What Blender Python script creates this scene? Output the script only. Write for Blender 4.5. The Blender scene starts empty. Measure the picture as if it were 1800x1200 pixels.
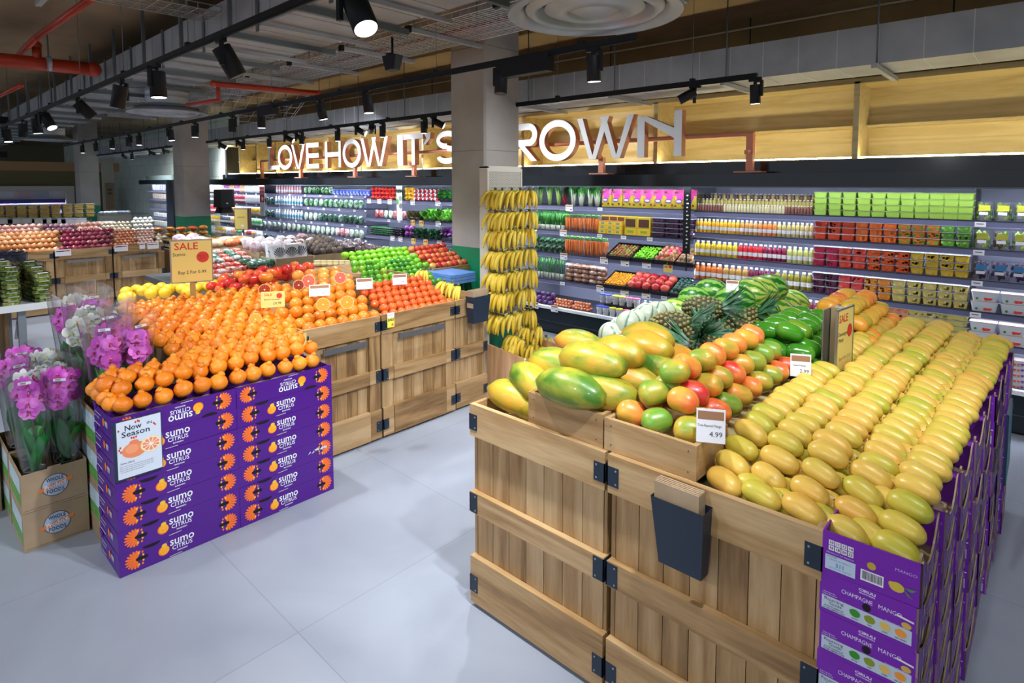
import bpy, math, random
from mathutils import Matrix, Vector, noise as mnoise
sc = bpy.context.scene
col = sc.collection
R = math.radians
# ---------------------------------------------------------------- camera, world, exposure
F = 1040.0; H = 2.0; PITCH = R(4.0); YAW = R(42.6); CY = 322 + F*math.tan(PITCH)
cd = bpy.data.cameras.new('camera'); cam = bpy.data.objects.new('camera', cd); col.objects.link(cam)
cam.location = (0, 0, H); cam.rotation_euler = (R(90)-PITCH, 0, YAW)
cd.sensor_width = 36; cd.lens = F/1800*36; cd.shift_y = -(600-CY)/1800; cd.clip_end = 200
sc.camera = cam
w = bpy.data.worlds.new('world'); sc.world = w; w.use_nodes = True
w.node_tree.nodes['Background'].inputs[0].default_value = (.80, .88, 1.0, 1)
w.node_tree.nodes['Background'].inputs[1].default_value = .85
sc.view_settings.view_transform = 'Standard'; sc.view_settings.look = 'None'
sc.view_settings.gamma = 1; sc.view_settings.exposure = 0.0; sc.view_settings.use_curve_mapping = False
SPOT_W = 140.0     # watts of one track spotlight
LED = 34.0          # glow of the shelf light strips
try:
    sc.cycles.max_bounces = 7; sc.cycles.transparent_max_bounces = 16; sc.cycles.use_denoising = True
    sc.cycles.caustics_reflective = False; sc.cycles.caustics_refractive = False
    sc.cycles.sample_clamp_indirect = 4
except Exception: pass
# ---------------------------------------------------------------- measuring the photograph
_f = Vector((-math.sin(YAW)*math.cos(PITCH), math.cos(YAW)*math.cos(PITCH), -math.sin(PITCH)))
_r = Vector((math.cos(YAW), math.sin(YAW), 0)); _u = _r.cross(_f)
def ray(x, y): return _f + _r*((x-900)/F) - _u*((y-CY)/F)
def PZ(x, y, z): d = ray(x, y); return Vector((0, 0, H)) + d*((z-H)/d.z)
def PY(x, y, Y): d = ray(x, y); return Vector((0, 0, H)) + d*(Y/d.y)
def PX(x, y, X): d = ray(x, y); return Vector((0, 0, H)) + d*(X/d.x)
rnd = random.Random(7)
U = rnd.uniform
ORD = 'first second third fourth fifth sixth seventh eighth ninth tenth eleventh twelfth thirteenth fourteenth fifteenth sixteenth seventeenth eighteenth nineteenth twentieth'.split()
def O(n):
    if n < 20: return ORD[n]
    t, u = divmod(n+1, 10); T = {2: 'twent', 3: 'thirt', 4: 'fort', 5: 'fift'}[t]
    return T+'ieth' if u == 0 else T+'y-'+ORD[u-1]
# ---------------------------------------------------------------- materials
def newmat(n):
    m = bpy.data.materials.new(n); m.use_nodes = True; return m, m.node_tree, m.node_tree.nodes['Principled BSDF']
def N(t, k, **kw):
    n = t.nodes.new(k)
    for a, b in kw.items():
        if a.startswith('i_'):
            key = a[2:]; key = int(key) if key.isdigit() else key.replace('_', ' ')
            n.inputs[key].default_value = b
        else: setattr(n, a, b)
    return n
def c4(c): return tuple(c[:3])+(1,)
def M(name, c, rough=.5, metal=0, spec=.5, emit=None, es=0, coat=0, bump=0, bs=60):
    m, t, b = newmat(name)
    b.inputs['Base Color'].default_value = c4(c); b.inputs['Roughness'].default_value = rough
    b.inputs['Metallic'].default_value = metal; b.inputs['Specular IOR Level'].default_value = spec
    b.inputs['Coat Weight'].default_value = coat
    if emit: b.inputs['Emission Color'].default_value = c4(emit); b.inputs['Emission Strength'].default_value = es
    if bump:
        tc = N(t, 'ShaderNodeTexCoord'); n = N(t, 'ShaderNodeTexNoise', i_Scale=bs); bp = N(t, 'ShaderNodeBump', i_Strength=bump, i_Distance=.01)
        t.links.new(tc.outputs['Object'], n.inputs['Vector']); t.links.new(n.outputs[0], bp.inputs['Height']); t.links.new(bp.outputs[0], b.inputs['Normal'])
    return m
def ramp(t, stops):
    r = t.nodes.new('ShaderNodeValToRGB'); e = r.color_ramp.elements
    while len(e) < len(stops): e.new(.5)
    for k, (p, c) in enumerate(stops): e[k].position = p; e[k].color = c4(c)
    return r
def MN(name, stops, scale=3, rough=.5, metal=0, detail=4, bump=0, bs=None, mapsc=(1, 1, 1), byobj=.0, coat=0, dist=0, world=False, spec=.5, val=0):
    """noise-ramped material; byobj shifts the noise and the ramp by each object's random number"""
    m, t, b = newmat(name); L = t.links.new
    tc = N(t, 'ShaderNodeTexCoord'); oi = N(t, 'ShaderNodeObjectInfo')
    mp = N(t, 'ShaderNodeMapping'); mp.inputs['Scale'].default_value = mapsc
    if world:
        ge = N(t, 'ShaderNodeNewGeometry'); L(ge.outputs['Position'], mp.inputs['Vector'])
    else: L(tc.outputs['Object'], mp.inputs['Vector'])
    sc_ = N(t, 'ShaderNodeMath', operation='MULTIPLY', i_1=37.0); L(oi.outputs['Random'], sc_.inputs[0])
    n = N(t, 'ShaderNodeTexNoise', noise_dimensions='4D', i_Scale=scale, i_Detail=detail, i_Distortion=dist)
    L(mp.outputs[0], n.inputs['Vector']); 
    if byobj: L(sc_.outputs[0], n.inputs['W'])
    r = ramp(t, stops); f = n.outputs[0]
    if byobj:
        a = N(t, 'ShaderNodeMath', operation='SUBTRACT', i_1=.5); L(oi.outputs['Random'], a.inputs[0])
        k = N(t, 'ShaderNodeMath', operation='MULTIPLY_ADD', i_1=byobj); L(a.outputs[0], k.inputs[0]); L(f, k.inputs[2]); f = k.outputs[0]
    L(f, r.inputs[0]); out = r.outputs[0]
    if val:
        h = N(t, 'ShaderNodeHueSaturation'); q = N(t, 'ShaderNodeMath', operation='MULTIPLY_ADD', i_1=val, i_2=1-val/2)
        L(oi.outputs['Random'], q.inputs[0]); L(q.outputs[0], h.inputs['Value']); L(out, h.inputs['Color']); out = h.outputs[0]
    L(out, b.inputs['Base Color']); b.inputs['Roughness'].default_value = rough; b.inputs['Metallic'].default_value = metal
    b.inputs['Coat Weight'].default_value = coat; b.inputs['Specular IOR Level'].default_value = spec
    if bump:
        n2 = N(t, 'ShaderNodeTexNoise', i_Scale=bs or scale*8, i_Detail=3); bp = N(t, 'ShaderNodeBump', i_Strength=bump, i_Distance=.01)
        L(mp.outputs[0], n2.inputs['Vector']); L(n2.outputs[0], bp.inputs['Height']); L(bp.outputs[0], b.inputs['Normal'])
    return m
def wood(name, axis, dark, mid, light, rough=.45):
    """oak boards: grain runs along the axis, every board (face attribute rnd) has its own tone and figure"""
    m, t, b = newmat(name); L = t.links.new
    tc = N(t, 'ShaderNodeTexCoord'); at = N(t, 'ShaderNodeAttribute', attribute_name='rnd')
    s = [9, 9, 9]; s['xyz'.index(axis)] = .9
    mp = N(t, 'ShaderNodeMapping'); mp.inputs['Scale'].default_value = s; L(tc.outputs['Object'], mp.inputs['Vector'])
    of = N(t, 'ShaderNodeMath', operation='MULTIPLY', i_1=61.0); L(at.outputs['Fac'], of.inputs[0])
    n1 = N(t, 'ShaderNodeTexNoise', noise_dimensions='4D', i_Scale=.55, i_Detail=2.0, i_Distortion=.3)
    n2 = N(t, 'ShaderNodeTexNoise', noise_dimensions='4D', i_Scale=9.0, i_Detail=4.0)
    for n in (n1, n2): L(mp.outputs[0], n.inputs['Vector']); L(of.outputs[0], n.inputs['W'])
    k = N(t, 'ShaderNodeMath', operation='MULTIPLY', i_1=34.0); L(n1.outputs[0], k.inputs[0])
    si = N(t, 'ShaderNodeMath', operation='SINE'); L(k.outputs[0], si.inputs[0])
    ma = N(t, 'ShaderNodeMath', operation='MULTIPLY_ADD', i_1=.15, i_2=.13); L(si.outputs[0], ma.inputs[0])
    ad = N(t, 'ShaderNodeMath', operation='MULTIPLY_ADD', i_1=.55); L(n2.outputs[0], ad.inputs[0]); L(ma.outputs[0], ad.inputs[2])
    a2 = N(t, 'ShaderNodeMath', operation='MULTIPLY_ADD', i_1=.42); L(at.outputs['Fac'], a2.inputs[0]); L(ad.outputs[0], a2.inputs[2])
    r = ramp(t, [(.2, dark), (.55, mid), (.95, light)]); L(a2.outputs[0], r.inputs[0]); L(r.outputs[0], b.inputs['Base Color'])
    b.inputs['Roughness'].default_value = rough
    bp = N(t, 'ShaderNodeBump', i_Strength=.12, i_Distance=.004); L(ad.outputs[0], bp.inputs['Height']); L(bp.outputs[0], b.inputs['Normal'])
    return m
def clear(name, tint=(1, 1, 1), f=.12, rough=.12):
    m, t, b = newmat(name); L = t.links.new
    tr = N(t, 'ShaderNodeBsdfTransparent'); tr.inputs[0].default_value = c4(tint); gl = N(t, 'ShaderNodeBsdfGlossy', i_Roughness=rough)
    lw = N(t, 'ShaderNodeLayerWeight', i_Blend=.35); mu = N(t, 'ShaderNodeMath', operation='MULTIPLY_ADD', i_1=.55, i_2=f)
    mx = N(t, 'ShaderNodeMixShader'); L(lw.outputs['Facing'], mu.inputs[0]); L(mu.outputs[0], mx.inputs[0]); L(tr.outputs[0], mx.inputs[1]); L(gl.outputs[0], mx.inputs[2])
    L(mx.outputs[0], t.nodes['Material Output'].inputs[0]); return m
OD, OM, OL = (.16, .082, .028), (.34, .20, .08), (.50, .34, .175)
mt = dict(
 ox=wood('oak_grain_x', 'x', OD, OM, OL), oy=wood('oak_grain_y', 'y', OD, OM, OL), oz=wood('oak_grain_z', 'z', OD, OM, OL),
 px=wood('pale_ply', 'x', (.40, .30, .125), (.54, .42, .19), (.66, .54, .29)),
 ozb=wood('reddish_oak_grain', 'z', (.26, .115, .045), (.44, .23, .105), (.58, .34, .18)),
 floor=None,
 ceil=MN('ceiling_boards', [(.3, (.13, .085, .045)), (.5, (.30, .21, .12)), (.72, (.42, .32, .21))], .5, .8, world=True, detail=6, dist=.4),
 wallwood=MN('brown_wall_panel', [(.3, (.16, .10, .035)), (.7, (.27, .18, .075))], 1.2, .6, world=True),
 pale=MN('pale_green_blockwork', [(.3, (.60, .70, .63)), (.7, (.68, .77, .70))], 1.5, .8, world=True),
 conc=MN('column_concrete', [(.25, (.26, .24, .22)), (.5, (.42, .395, .37)), (.8, (.53, .505, .475))], 1.4, .75, detail=8, bump=.15, bs=25, world=True),
 green=MN('green_column_paint', [(.3, (.0, .20, .085)), (.7, (.005, .26, .12))], 6, .45),
 galv=MN('galvanised_steel', [(.3, (.38, .41, .45)), (.5, (.45, .48, .52)), (.7, (.52, .55, .60))], 3, .42, metal=.35, detail=3, world=True),
 galvd=M('duct_strap_steel', (.16, .19, .21), .5, .7),
 tray=M('tray_wire_steel', (.62, .64, .66), .35, .8),
 red=M('sprinkler_red_paint', (.50, .045, .015), .4),
 black=M('black_metal', (.006, .007, .009), .5, spec=.3), blackg=M('black_gloss_panel', (.003, .005, .008), .14, spec=.45),
 slate=M('dark_blue_grey_metal', (.018, .03, .05), .45, .3), steel=M('brushed_handle_steel', (.33, .35, .38), .35, .9),
 rail=M('shelf_edge_blue_grey', (.13, .14, .25), .35), shelf=M('shelf_dark_metal', (.05, .055, .09), .4), fback=M('case_back_panel', (.42, .46, .62), .5),
 caseb=M('case_base_black', (.008, .014, .020), .3, spec=.35), white=M('white_plastic', (.82, .84, .88), .35), paper=M('white_card', (.82, .82, .86), .6),
 cream=M('cream_metal', (.62, .58, .50), .5), ply=M('letter_edge_copper', (.42, .17, .09), .6), copper=M('coral_painted_steel', (.62, .22, .13), .5),
 kraft=MN('kraft_board', [(.3, (.32, .225, .135)), (.7, (.40, .29, .18))], 8, .8), kraftd=M('kraft_board_inside', (.25, .16, .085), .85),
 purple=M('purple_box_print', (.072, .007, .225), .38), purple2=M('violet_box_print', (.17, .014, .38), .38), purpled=M('purple_dark', (.05, .004, .15), .45),
 orangep=M('orange_print', (.90, .17, .015), .5), yellp=M('yellow_print', (.85, .50, .04), .5), void=M('dark_hole', (.004, .003, .005), .9),
 yel=M('yellow_sale_card', (.76, .60, .17), .55), yel2=M('bright_yellow_tag', (.85, .78, .08), .55), redp=M('red_print', (.62, .03, .012), .55), blk=M('black_print', (.02, .02, .025), .6),
 navy=M('navy_frame', (.01, .025, .06), .4), lblue=M('pale_blue_print', (.38, .50, .66), .6), oran2=M('orange_banner', (.75, .22, .05), .6), brownp=M('brown_print', (.33, .16, .08), .6),
 led=M('led_strip', (1, 1, 1), .5, emit=(.83, .88, 1), es=LED), ledw=M('warm_led_strip', (1, 1, 1), .5, emit=(1, .90, .55), es=30), lens=M('lit_lens', (1, 1, 1), .5, emit=(1, .98, .95), es=7),
 clear=clear('clear_plastic'), sleeve=clear('cellophane_sleeve', (.96, .97, .98), .05, .18), glass=clear('glass_shelf', (.85, .95, .93), .15, .03),
 mesh=M('white_perforated_metal', (.62, .60, .55), .5))
# floor: large pale grey tiles of polished concrete
def floor_mat():
    m, t, b = newmat('pale_grey_floor_tiles'); L = t.links.new
    ge = N(t, 'ShaderNodeNewGeometry')
    br = N(t, 'ShaderNodeTexBrick', i_Scale=1.0); br.offset = .0; br.inputs['Brick Width'].default_value = 1.2; br.inputs['Row Height'].default_value = 1.2; br.inputs['Mortar Size'].default_value = .0025
    br.inputs['Color1'].default_value = (.30, .33, .39, 1); br.inputs['Color2'].default_value = (.28, .31, .37, 1); br.inputs['Mortar'].default_value = (.22, .24, .29, 1)
    L(ge.outputs['Position'], br.inputs['Vector'])
    n = N(t, 'ShaderNodeTexNoise', i_Scale=1.1, i_Detail=7.0, i_Distortion=.8); L(ge.outputs['Position'], n.inputs['Vector'])
    r = ramp(t, [(.3, (.80, .80, .82)), (.65, (1, 1, 1))]); L(n.outputs[0], r.inputs[0])
    mx = N(t, 'ShaderNodeMix', data_type='RGBA', blend_type='MULTIPLY'); mx.inputs[0].default_value = 1
    L(br.outputs['Color'], mx.inputs[6]); L(r.outputs[0], mx.inputs[7]); L(mx.outputs[2], b.inputs['Base Color'])
    r2 = ramp(t, [(.3, (.36,)*3), (.7, (.5,)*3)]); L(n.outputs[0], r2.inputs[0]); L(r2.outputs[0], b.inputs['Roughness']); return m
mt['floor'] = floor_mat()
_mc = {}
def C(c, rough=.45, **k):
    """a plain coloured material, made once per colour"""
    key = tuple(round(v, 3) for v in c)+(rough,)
    if key not in _mc: _mc[key] = M('colour_%d' % len(_mc), c, rough, **k)
    return _mc[key]
# ---------------------------------------------------------------- mesh building
MXP = Matrix(((0, 0, 1, 0), (1, 0, 0, 0), (0, 1, 0, 0), (0, 0, 0, 1)))      # flat work facing +X (its x runs along +Y, its y up)
MYN = Matrix(((1, 0, 0, 0), (0, 0, -1, 0), (0, 1, 0, 0), (0, 0, 0, 1)))     # flat work facing -Y (its x runs along +X, its y up)
def T(x=0, y=0, z=0): return Matrix.Translation((x, y, z))
def RX(a): return Matrix.Rotation(a, 4, 'X')
def RY(a): return Matrix.Rotation(a, 4, 'Y')
def RZ(a): return Matrix.Rotation(a, 4, 'Z')
def S(x, y=None, z=None): return Matrix.Diagonal((x, x if y is None else y, x if z is None else z, 1))
_txt = {}
def text_mesh(s, off=0, sp=1):
    k = (s, off, sp)
    if k not in _txt:
        cu = bpy.data.curves.new('t', 'FONT'); cu.body = s; cu.size = 1; cu.align_x = 'CENTER'; cu.align_y = 'CENTER'; cu.resolution_u = 2; cu.offset = off; cu.space_character = sp
        o = bpy.data.objects.new('t', cu); col.objects.link(o); dg = bpy.context.evaluated_depsgraph_get()
        me = bpy.data.meshes.new_from_object(o.evaluated_get(dg))
        _txt[k] = ([v.co.copy() for v in me.vertices], [tuple(p.vertices) for p in me.polygons])
        bpy.data.objects.remove(o); bpy.data.meshes.remove(me); bpy.data.curves.remove(cu)
    return _txt[k]
class MB:
    def __init__(s): s.v = []; s.f = []; s.mi = []; s.sm = []; s.rn = []; s.ms = []; s.M = Matrix()
    def add(s, vs, fs, m, smooth=False, X=None, r=None):
        if isinstance(m, str): m = mt[m]
        if m not in s.ms: s.ms.append(m)
        k = s.ms.index(m); b = len(s.v); A = s.M @ X if X is not None else s.M; r = rnd.random() if r is None else r
        s.v += [tuple(A @ Vector(v)) for v in vs]
        for f in fs: s.f.append(tuple(b+i for i in f)); s.mi.append(k); s.sm.append(smooth); s.rn.append(r)
        return s
    def box(s, x0, y0, z0, x1, y1, z1, m, X=None, r=None):
        if x0 > x1: x0, x1 = x1, x0
        if y0 > y1: y0, y1 = y1, y0
        if z0 > z1: z0, z1 = z1, z0
        v = [(x0, y0, z0), (x1, y0, z0), (x1, y1, z0), (x0, y1, z0), (x0, y0, z1), (x1, y0, z1), (x1, y1, z1), (x0, y1, z1)]
        return s.add(v, [(0, 3, 2, 1), (4, 5, 6, 7), (0, 1, 5, 4), (1, 2, 6, 5), (2, 3, 7, 6), (3, 0, 4, 7)], m, X=X, r=r)
    def frus(s, w0, d0, w1, d1, z0, z1, m, X=None, bev=0):
        """tapered block centred on the axis, chamfered corners"""
        def ring(w, d, z):
            a, b = w/2, d/2; c = bev
            return [(-a+c, -b, z), (a-c, -b, z), (a, -b+c, z), (a, b-c, z), (a-c, b, z), (-a+c, b, z), (-a, b-c, z), (-a, -b+c, z)] if c else [(-a, -b, z), (a, -b, z), (a, b, z), (-a, b, z)]
        A, B = ring(w0, d0, z0), ring(w1, d1, z1); n = len(A)
        return s.add(A+B, [tuple(range(n))[::-1], tuple(range(n, 2*n))]+[(i, (i+1) % n, n+(i+1) % n, n+i) for i in range(n)], m, X=X)
    def prism(s, pts, z0, z1, m, mside=None, X=None):
        n = len(pts); v = [(x, y, z0) for x, y in pts]+[(x, y, z1) for x, y in pts]
        s.add(v, [tuple(range(n))[::-1]], mside or m, X=X); s.add(v, [tuple(range(n, 2*n))], m, X=X)
        return s.add(v, [(i, (i+1) % n, n+(i+1) % n, n+i) for i in range(n)], mside or m, X=X)
    def poly(s, pts, m, z=0, X=None): return s.add([(p[0], p[1], z) for p in pts], [tuple(range(len(pts)))], m, X=X)
    def disc(s, cx, cy, r, m, z=0, X=None, n=16, ry=None, a0=0, a1=2*math.pi):
        return s.poly([(cx+r*math.cos(a0+(a1-a0)*i/n), cy+(ry or r)*math.sin(a0+(a1-a0)*i/n)) for i in range(n+(0 if a1-a0 > 6.2 else 1))], m, z, X)
    def text(s, t, x, y, size, m, z=0, X=None, off=0, w=None, sp=1):
        vs, fs = text_mesh(t, off, sp)
        sx = size
        if w:
            ww = max(v.x for v in vs)-min(v.x for v in vs); sx = w/max(ww, .01)
        return s.add([(x+v.x*sx, y+v.y*size, z) for v in vs], fs, m, X=X)
    def lathe(s, prof, m, n=16, X=None, cap=True):
        v = []; fs = []
        for r, z in prof: v += [(r*math.cos(2*math.pi*i/n), r*math.sin(2*math.pi*i/n), z) for i in range(n)]
        for k in range(len(prof)-1):
            for i in range(n): j = (i+1) % n; fs.append((k*n+i, k*n+j, (k+1)*n+j, (k+1)*n+i))
        s.add(v, fs, m, True, X=X)
        if cap:
            if prof[0][0] > 1e-4: s.add(v[:n], [tuple(range(n))[::-1]], m, X=X)
            if prof[-1][0] > 1e-4: s.add(v[-n:], [tuple(range(n))], m, X=X)
        return s
    def tube(s, pts, r, m, n=8, X=None, flat=1):
        """tube along pts; r a number or one per point"""
        P = [Vector(p) for p in pts]; rs = r if hasattr(r, '__len__') else [r]*len(P); v = []; fs = []
        up = Vector((0, 0, 1)); pu = None
        for i, p in enumerate(P):
            d = (P[min(i+1, len(P)-1)]-P[max(i-1, 0)]).normalized()
            if pu is None: a = d.cross(up) if abs(d.z) < .95 else d.cross(Vector((1, 0, 0)))
            else: a = pu-d*pu.dot(d)
            a.normalize(); pu = a; b = d.cross(a)
            v += [tuple(p+(a*math.cos(2*math.pi*k/n)+b*math.sin(2*math.pi*k/n)*flat)*rs[i]) for k in range(n)]
        for i in range(len(P)-1):
            for k in range(n): j = (k+1) % n; fs.append((i*n+k, i*n+j, (i+1)*n+j, (i+1)*n+k))
        s.add(v, fs+[tuple(range(n))[::-1], tuple(range((len(P)-1)*n, len(P)*n))], m, True, X=X); return s
    def ball(s, rx, ry, rz, m, nu=14, nv=9, X=None, fn=None):
        v = [(0, 0, -rz)]; 
        for j in range(1, nv):
            a = -math.pi/2+math.pi*j/nv
            for i in range(nu): b = 2*math.pi*i/nu; v.append((rx*math.cos(a)*math.cos(b), ry*math.cos(a)*math.sin(b), rz*math.sin(a)))
        v.append((0, 0, rz)); fs = [(0, 1+(i+1) % nu, 1+i) for i in range(nu)]
        for j in range(nv-2):
            for i in range(nu): k = (i+1) % nu; a = 1+j*nu; fs.append((a+i, a+k, a+nu+k, a+nu+i))
        a = 1+(nv-2)*nu; fs += [(a+i, a+(i+1) % nu, len(v)-1) for i in range(nu)]
        if fn: v = [fn(*p) for p in v]
        return s.add(v, fs, m, True, X=X)
    def leaf(s, pts, ws, m, up=(0, 0, 1), X=None, fold=.25):
        """blade along pts with widths ws, folded along its middle"""
        P = [Vector(p) for p in pts]; v = []; fs = []; u = Vector(up)
        for i, p in enumerate(P):
            d = (P[min(i+1, len(P)-1)]-P[max(i-1, 0)]).normalized(); a = d.cross(u)
            if a.length < 1e-3: a = Vector((1, 0, 0))
            a.normalize(); nrm = a.cross(d)
            v += [tuple(p-a*ws[i]+nrm*ws[i]*fold), tuple(p), tuple(p+a*ws[i]+nrm*ws[i]*fold)]
        for i in range(len(P)-1): b = 3*i; fs += [(b, b+1, b+4, b+3), (b+1, b+2, b+5, b+4)]
        return s.add(v, fs, m, True, X=X)
    def mesh(s, name):
        me = bpy.data.meshes.new(name); me.from_pydata(s.v, [], s.f)
        for m in s.ms: me.materials.append(m)
        me.polygons.foreach_set('material_index', s.mi); me.polygons.foreach_set('use_smooth', s.sm)
        a = me.attributes.new('rnd', 'FLOAT', 'FACE'); a.data.foreach_set('value', s.rn); me.update(); return me
def brief(l):
    """keeps a label within sixteen words"""
    for a, c in ((' row back from the front', ' row back'), (' row up from the front', ' row up'), (' from the left', ' from left'), (' of its stack', ' in stack'), (' from the bottom', ' from bottom'), (', heaped on top', ', on top'), (' from left, first row back', ', first row back'), (' on the first shelf down', ' on the top shelf'), (' shelf down', ' shelf'), (' the ', ' '), (' a ', ' '), ('shot bottle', 'bottle')):
        if len(l.replace(',', ' ').split()) <= 16: break
        l = l.replace(a, c)
    return l
def tag(o, label=None, cat=None, group=None, kind=None):
    if label: o['label'] = brief(label)
    if cat: o['category'] = cat
    if group: o['group'] = group
    if kind: o['kind'] = kind
    return o
def obj(name, mb, parent=None, loc=(0, 0, 0), rot=(0, 0, 0), label=None, cat=None, group=None, kind=None, sc_=None):
    me = mb.mesh(name) if isinstance(mb, MB) else mb
    o = bpy.data.objects.new(name, me); o.location = loc; o.rotation_euler = rot
    if sc_: o.scale = (sc_,)*3 if not hasattr(sc_, '__len__') else sc_
    col.objects.link(o); o.parent = parent
    return tag(o, label, cat, group, kind)
def struct(name, mb): return obj(name, mb, kind='structure')
def empty(name, loc, label, cat, group=None, rot=(0, 0, 0)):
    o = bpy.data.objects.new(name, None); o.location = loc; o.rotation_euler = rot; o.empty_display_size = .1; col.objects.link(o); return tag(o, label, cat, group)
def kids(root, parts):
    """parts: list of (name, mesh[, loc, rot]) linked under root"""
    for p in parts:
        obj(p[0], p[1], root, p[2] if len(p) > 2 else (0, 0, 0), p[3] if len(p) > 3 else (0, 0, 0))
def put(name, proto, loc, rot=(0, 0, 0), label='', cat='', group=None, s=1):
    """proto: a mesh, or [mesh of the thing, (part name, mesh, loc, rot)...]"""
    if isinstance(proto, list): o = obj(name, proto[0], None, loc, rot, label, cat, group, sc_=s); kids(o, proto[1:])
    else: o = obj(name, proto, None, loc, rot, label, cat, group, sc_=s)
    return o
# ================================================================ the building
def BOX(*a):
    b = MB(); b.box(*a); return b
struct('floor', BOX(-38, -9, -.1, 9, 7.1, 0, 'floor'))
struct('ceiling', BOX(-38, -9, 3.9, 9, 7.1, 4.05, 'ceil'))
b = BOX(-16.6, 7.0, 0, 9, 7.2, 3.9, 'wallwood')
x = -16
while x < 8: b.box(x, 6.994, 0, x+.012, 7.0, 3.9, 'void'); x += 1.9
struct('wall_back', b)
b = BOX(-38, 7.0, 0, -16.6, 7.2, 3.9, 'pale'); gc = C((.34, .40, .36))
z = .4; k = 0
while z < 3.8:
    b.box(-38, 6.994, z, -16.6, 7.0, z+.010, gc); x = -37.5+(k % 2)*.45
    while x < -16.7: b.box(x, 6.994, z, x+.010, 7.0, min(z+.45, 3.9), gc); x += .9
    z += .45; k += 1
struct('wall_back', b)
b = BOX(-38.2, -9, 0, -38, 7.0, 3.9, C((.20, .18, .12))); struct('wall_left', b)
# conduit along the top of the wall
b = MB(); b.tube([(-30, 6.96, 3.78), (8, 6.96, 3.78)], .012, C((.5, .42, .3)), 6); struct('trim_1', b)
# columns
for i, (x, lab) in enumerate([(-4.48, 'concrete column with a green painted base, nearest one beside the banana stand'), (-13.4, 'concrete column with a green painted base, standing behind the onion bins'), (-22.3, 'farthest concrete column with a green base at the left, behind the snack tubs')]):
    b = MB(); s = .53; y0, y1 = 4.45, 4.45+s; x0, x1 = x-s, x; c = .022
    b.prism([(x0, y0), (x1-c, y0), (x1, y0+c), (x1, y1), (x0, y1)], 1.3, 3.9, 'conc')
    for zz in (2.35, 3.45): b.box(x1-.008, y0+c, zz, x1+.001, y1, zz+.006, C((.2, .18, .16))); b.box(x0, y0-.001, zz, x1-c, y0+.004, zz+.006, C((.2, .18, .16)))
    col_o = obj('concrete_column', b, label=lab, cat='column', group='concrete columns')
    b = MB(); b.prism([(x0, y0), (x1-c, y0), (x1, y0+c), (x1, y1), (x0, y1)], 0, 1.3, 'green'); obj('painted_base', b, col_o, label='green painted base band')
# ---------------------------------------------------------------- ducts
def rep(name, parent, mb, xs, y=0, z=0):
    me = mb.mesh(name)
    for x in xs: obj(name, me, parent, (x, y, z))
def fr(a, b_, st): 
    o = []
    while a < b_: o.append(a); a += st
    return o
root = empty('ceiling_duct', (-12, 2.64, 3.3), 'wide grey galvanised air duct hanging above the aisle on the left', 'duct')
b = MB(); b.box(-18, -.38, 0, 14, .38, .34, 'galv', r=.5)
for x in fr(-18, 14, .32): b.box(x, -.384, -.004, x+.010, .384, .344, C((.36, .38, .40), .5))
obj('duct_body', b, root)
b = MB(); b.box(0, -.5, -.06, .04, .5, -.012, 'galvd'); b.box(0, -.5, -.06, .03, -.47, .62, 'galvd'); rep('hanger_bracket', root, b, fr(-17.4, 13, 1.15))
b = MB(); b.box(.0, -.395, -.05, .045, -.385, .36, 'galvd'); rep('duct_strap', root, b, fr(-17.1, 13, 1.15))
b = MB(); b.box(0, -.45, -.045, .035, .55, -.012, 'galv'); b.box(.0, .25, -.055, .02, .27, -.045, 'white'); rep('cross_channel', root, b, fr(-16.9, 13, 1.15))
root = empty('ceiling_duct', (-12, 5.78, 2.95), 'narrow galvanised air duct running along the back wall above the lettering', 'duct')
b = MB(); b.box(-14, -.28, 0, 16, .28, .31, 'galv', r=.5)
for x in fr(-14, 16, .3): b.box(x, -.283, -.003, x+.007, .283, .312, C((.66, .68, .70), .35))
obj('duct_body', b, root)
b = MB(); b.tube([(0, -.31, -.045), (0, -.31, .95)], .007, 'galvd', 6); b.box(-.02, -.4, -.05, .02, .45, -.012, 'galv'); rep('hanger_bracket', root, b, fr(-13.5, 16, 1.22))
def diffuser(x, lab):
    r = empty('air_diffuser', (x, 2.9, 2.97), lab, 'air diffuser', 'round ceiling air diffusers')
    b = MB(); b.lathe([(.27, .12), (.27, .2), (.275, .21), (.27, .22), (.27, .28), (.275, .285), (.27, .295), (.27, .34)], 'galv', 32, cap=False); obj('duct_neck', b, r)
    b = MB(); b.lathe([(.50, .0), (.505, .012), (.48, .02), (.30, .10), (.265, .13)], 'galv', 40, cap=False); b.lathe([(.50, 0), (.44, .004), (.42, .03), (.40, .05)], 'galv', 40, cap=False); obj('cone', b, r)
    b = MB()
    b.lathe([(.40, .03), (.37, .006), (.345, .004), (.34, .02), (.30, .07)], 'galv', 40, cap=False)
    b.lathe([(.29, .035), (.22, .008), (.16, .004), (.155, .02), (.10, .06)], 'galv', 40, cap=False)
    b.lathe([(.14, .03), (.10, .008), (.06, .002), (.0001, .004)], 'galv', 32, cap=False); obj('ring_vane', b, r)
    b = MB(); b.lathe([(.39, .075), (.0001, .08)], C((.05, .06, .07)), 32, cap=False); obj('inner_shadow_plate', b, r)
diffuser(-2.02, 'large round metal air diffuser above the main column, nearest of the three')
diffuser(-9.2, 'round metal air diffuser on a short neck, the middle one above the aisle')
diffuser(-17.0, 'small far round metal air diffuser at the left')
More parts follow.
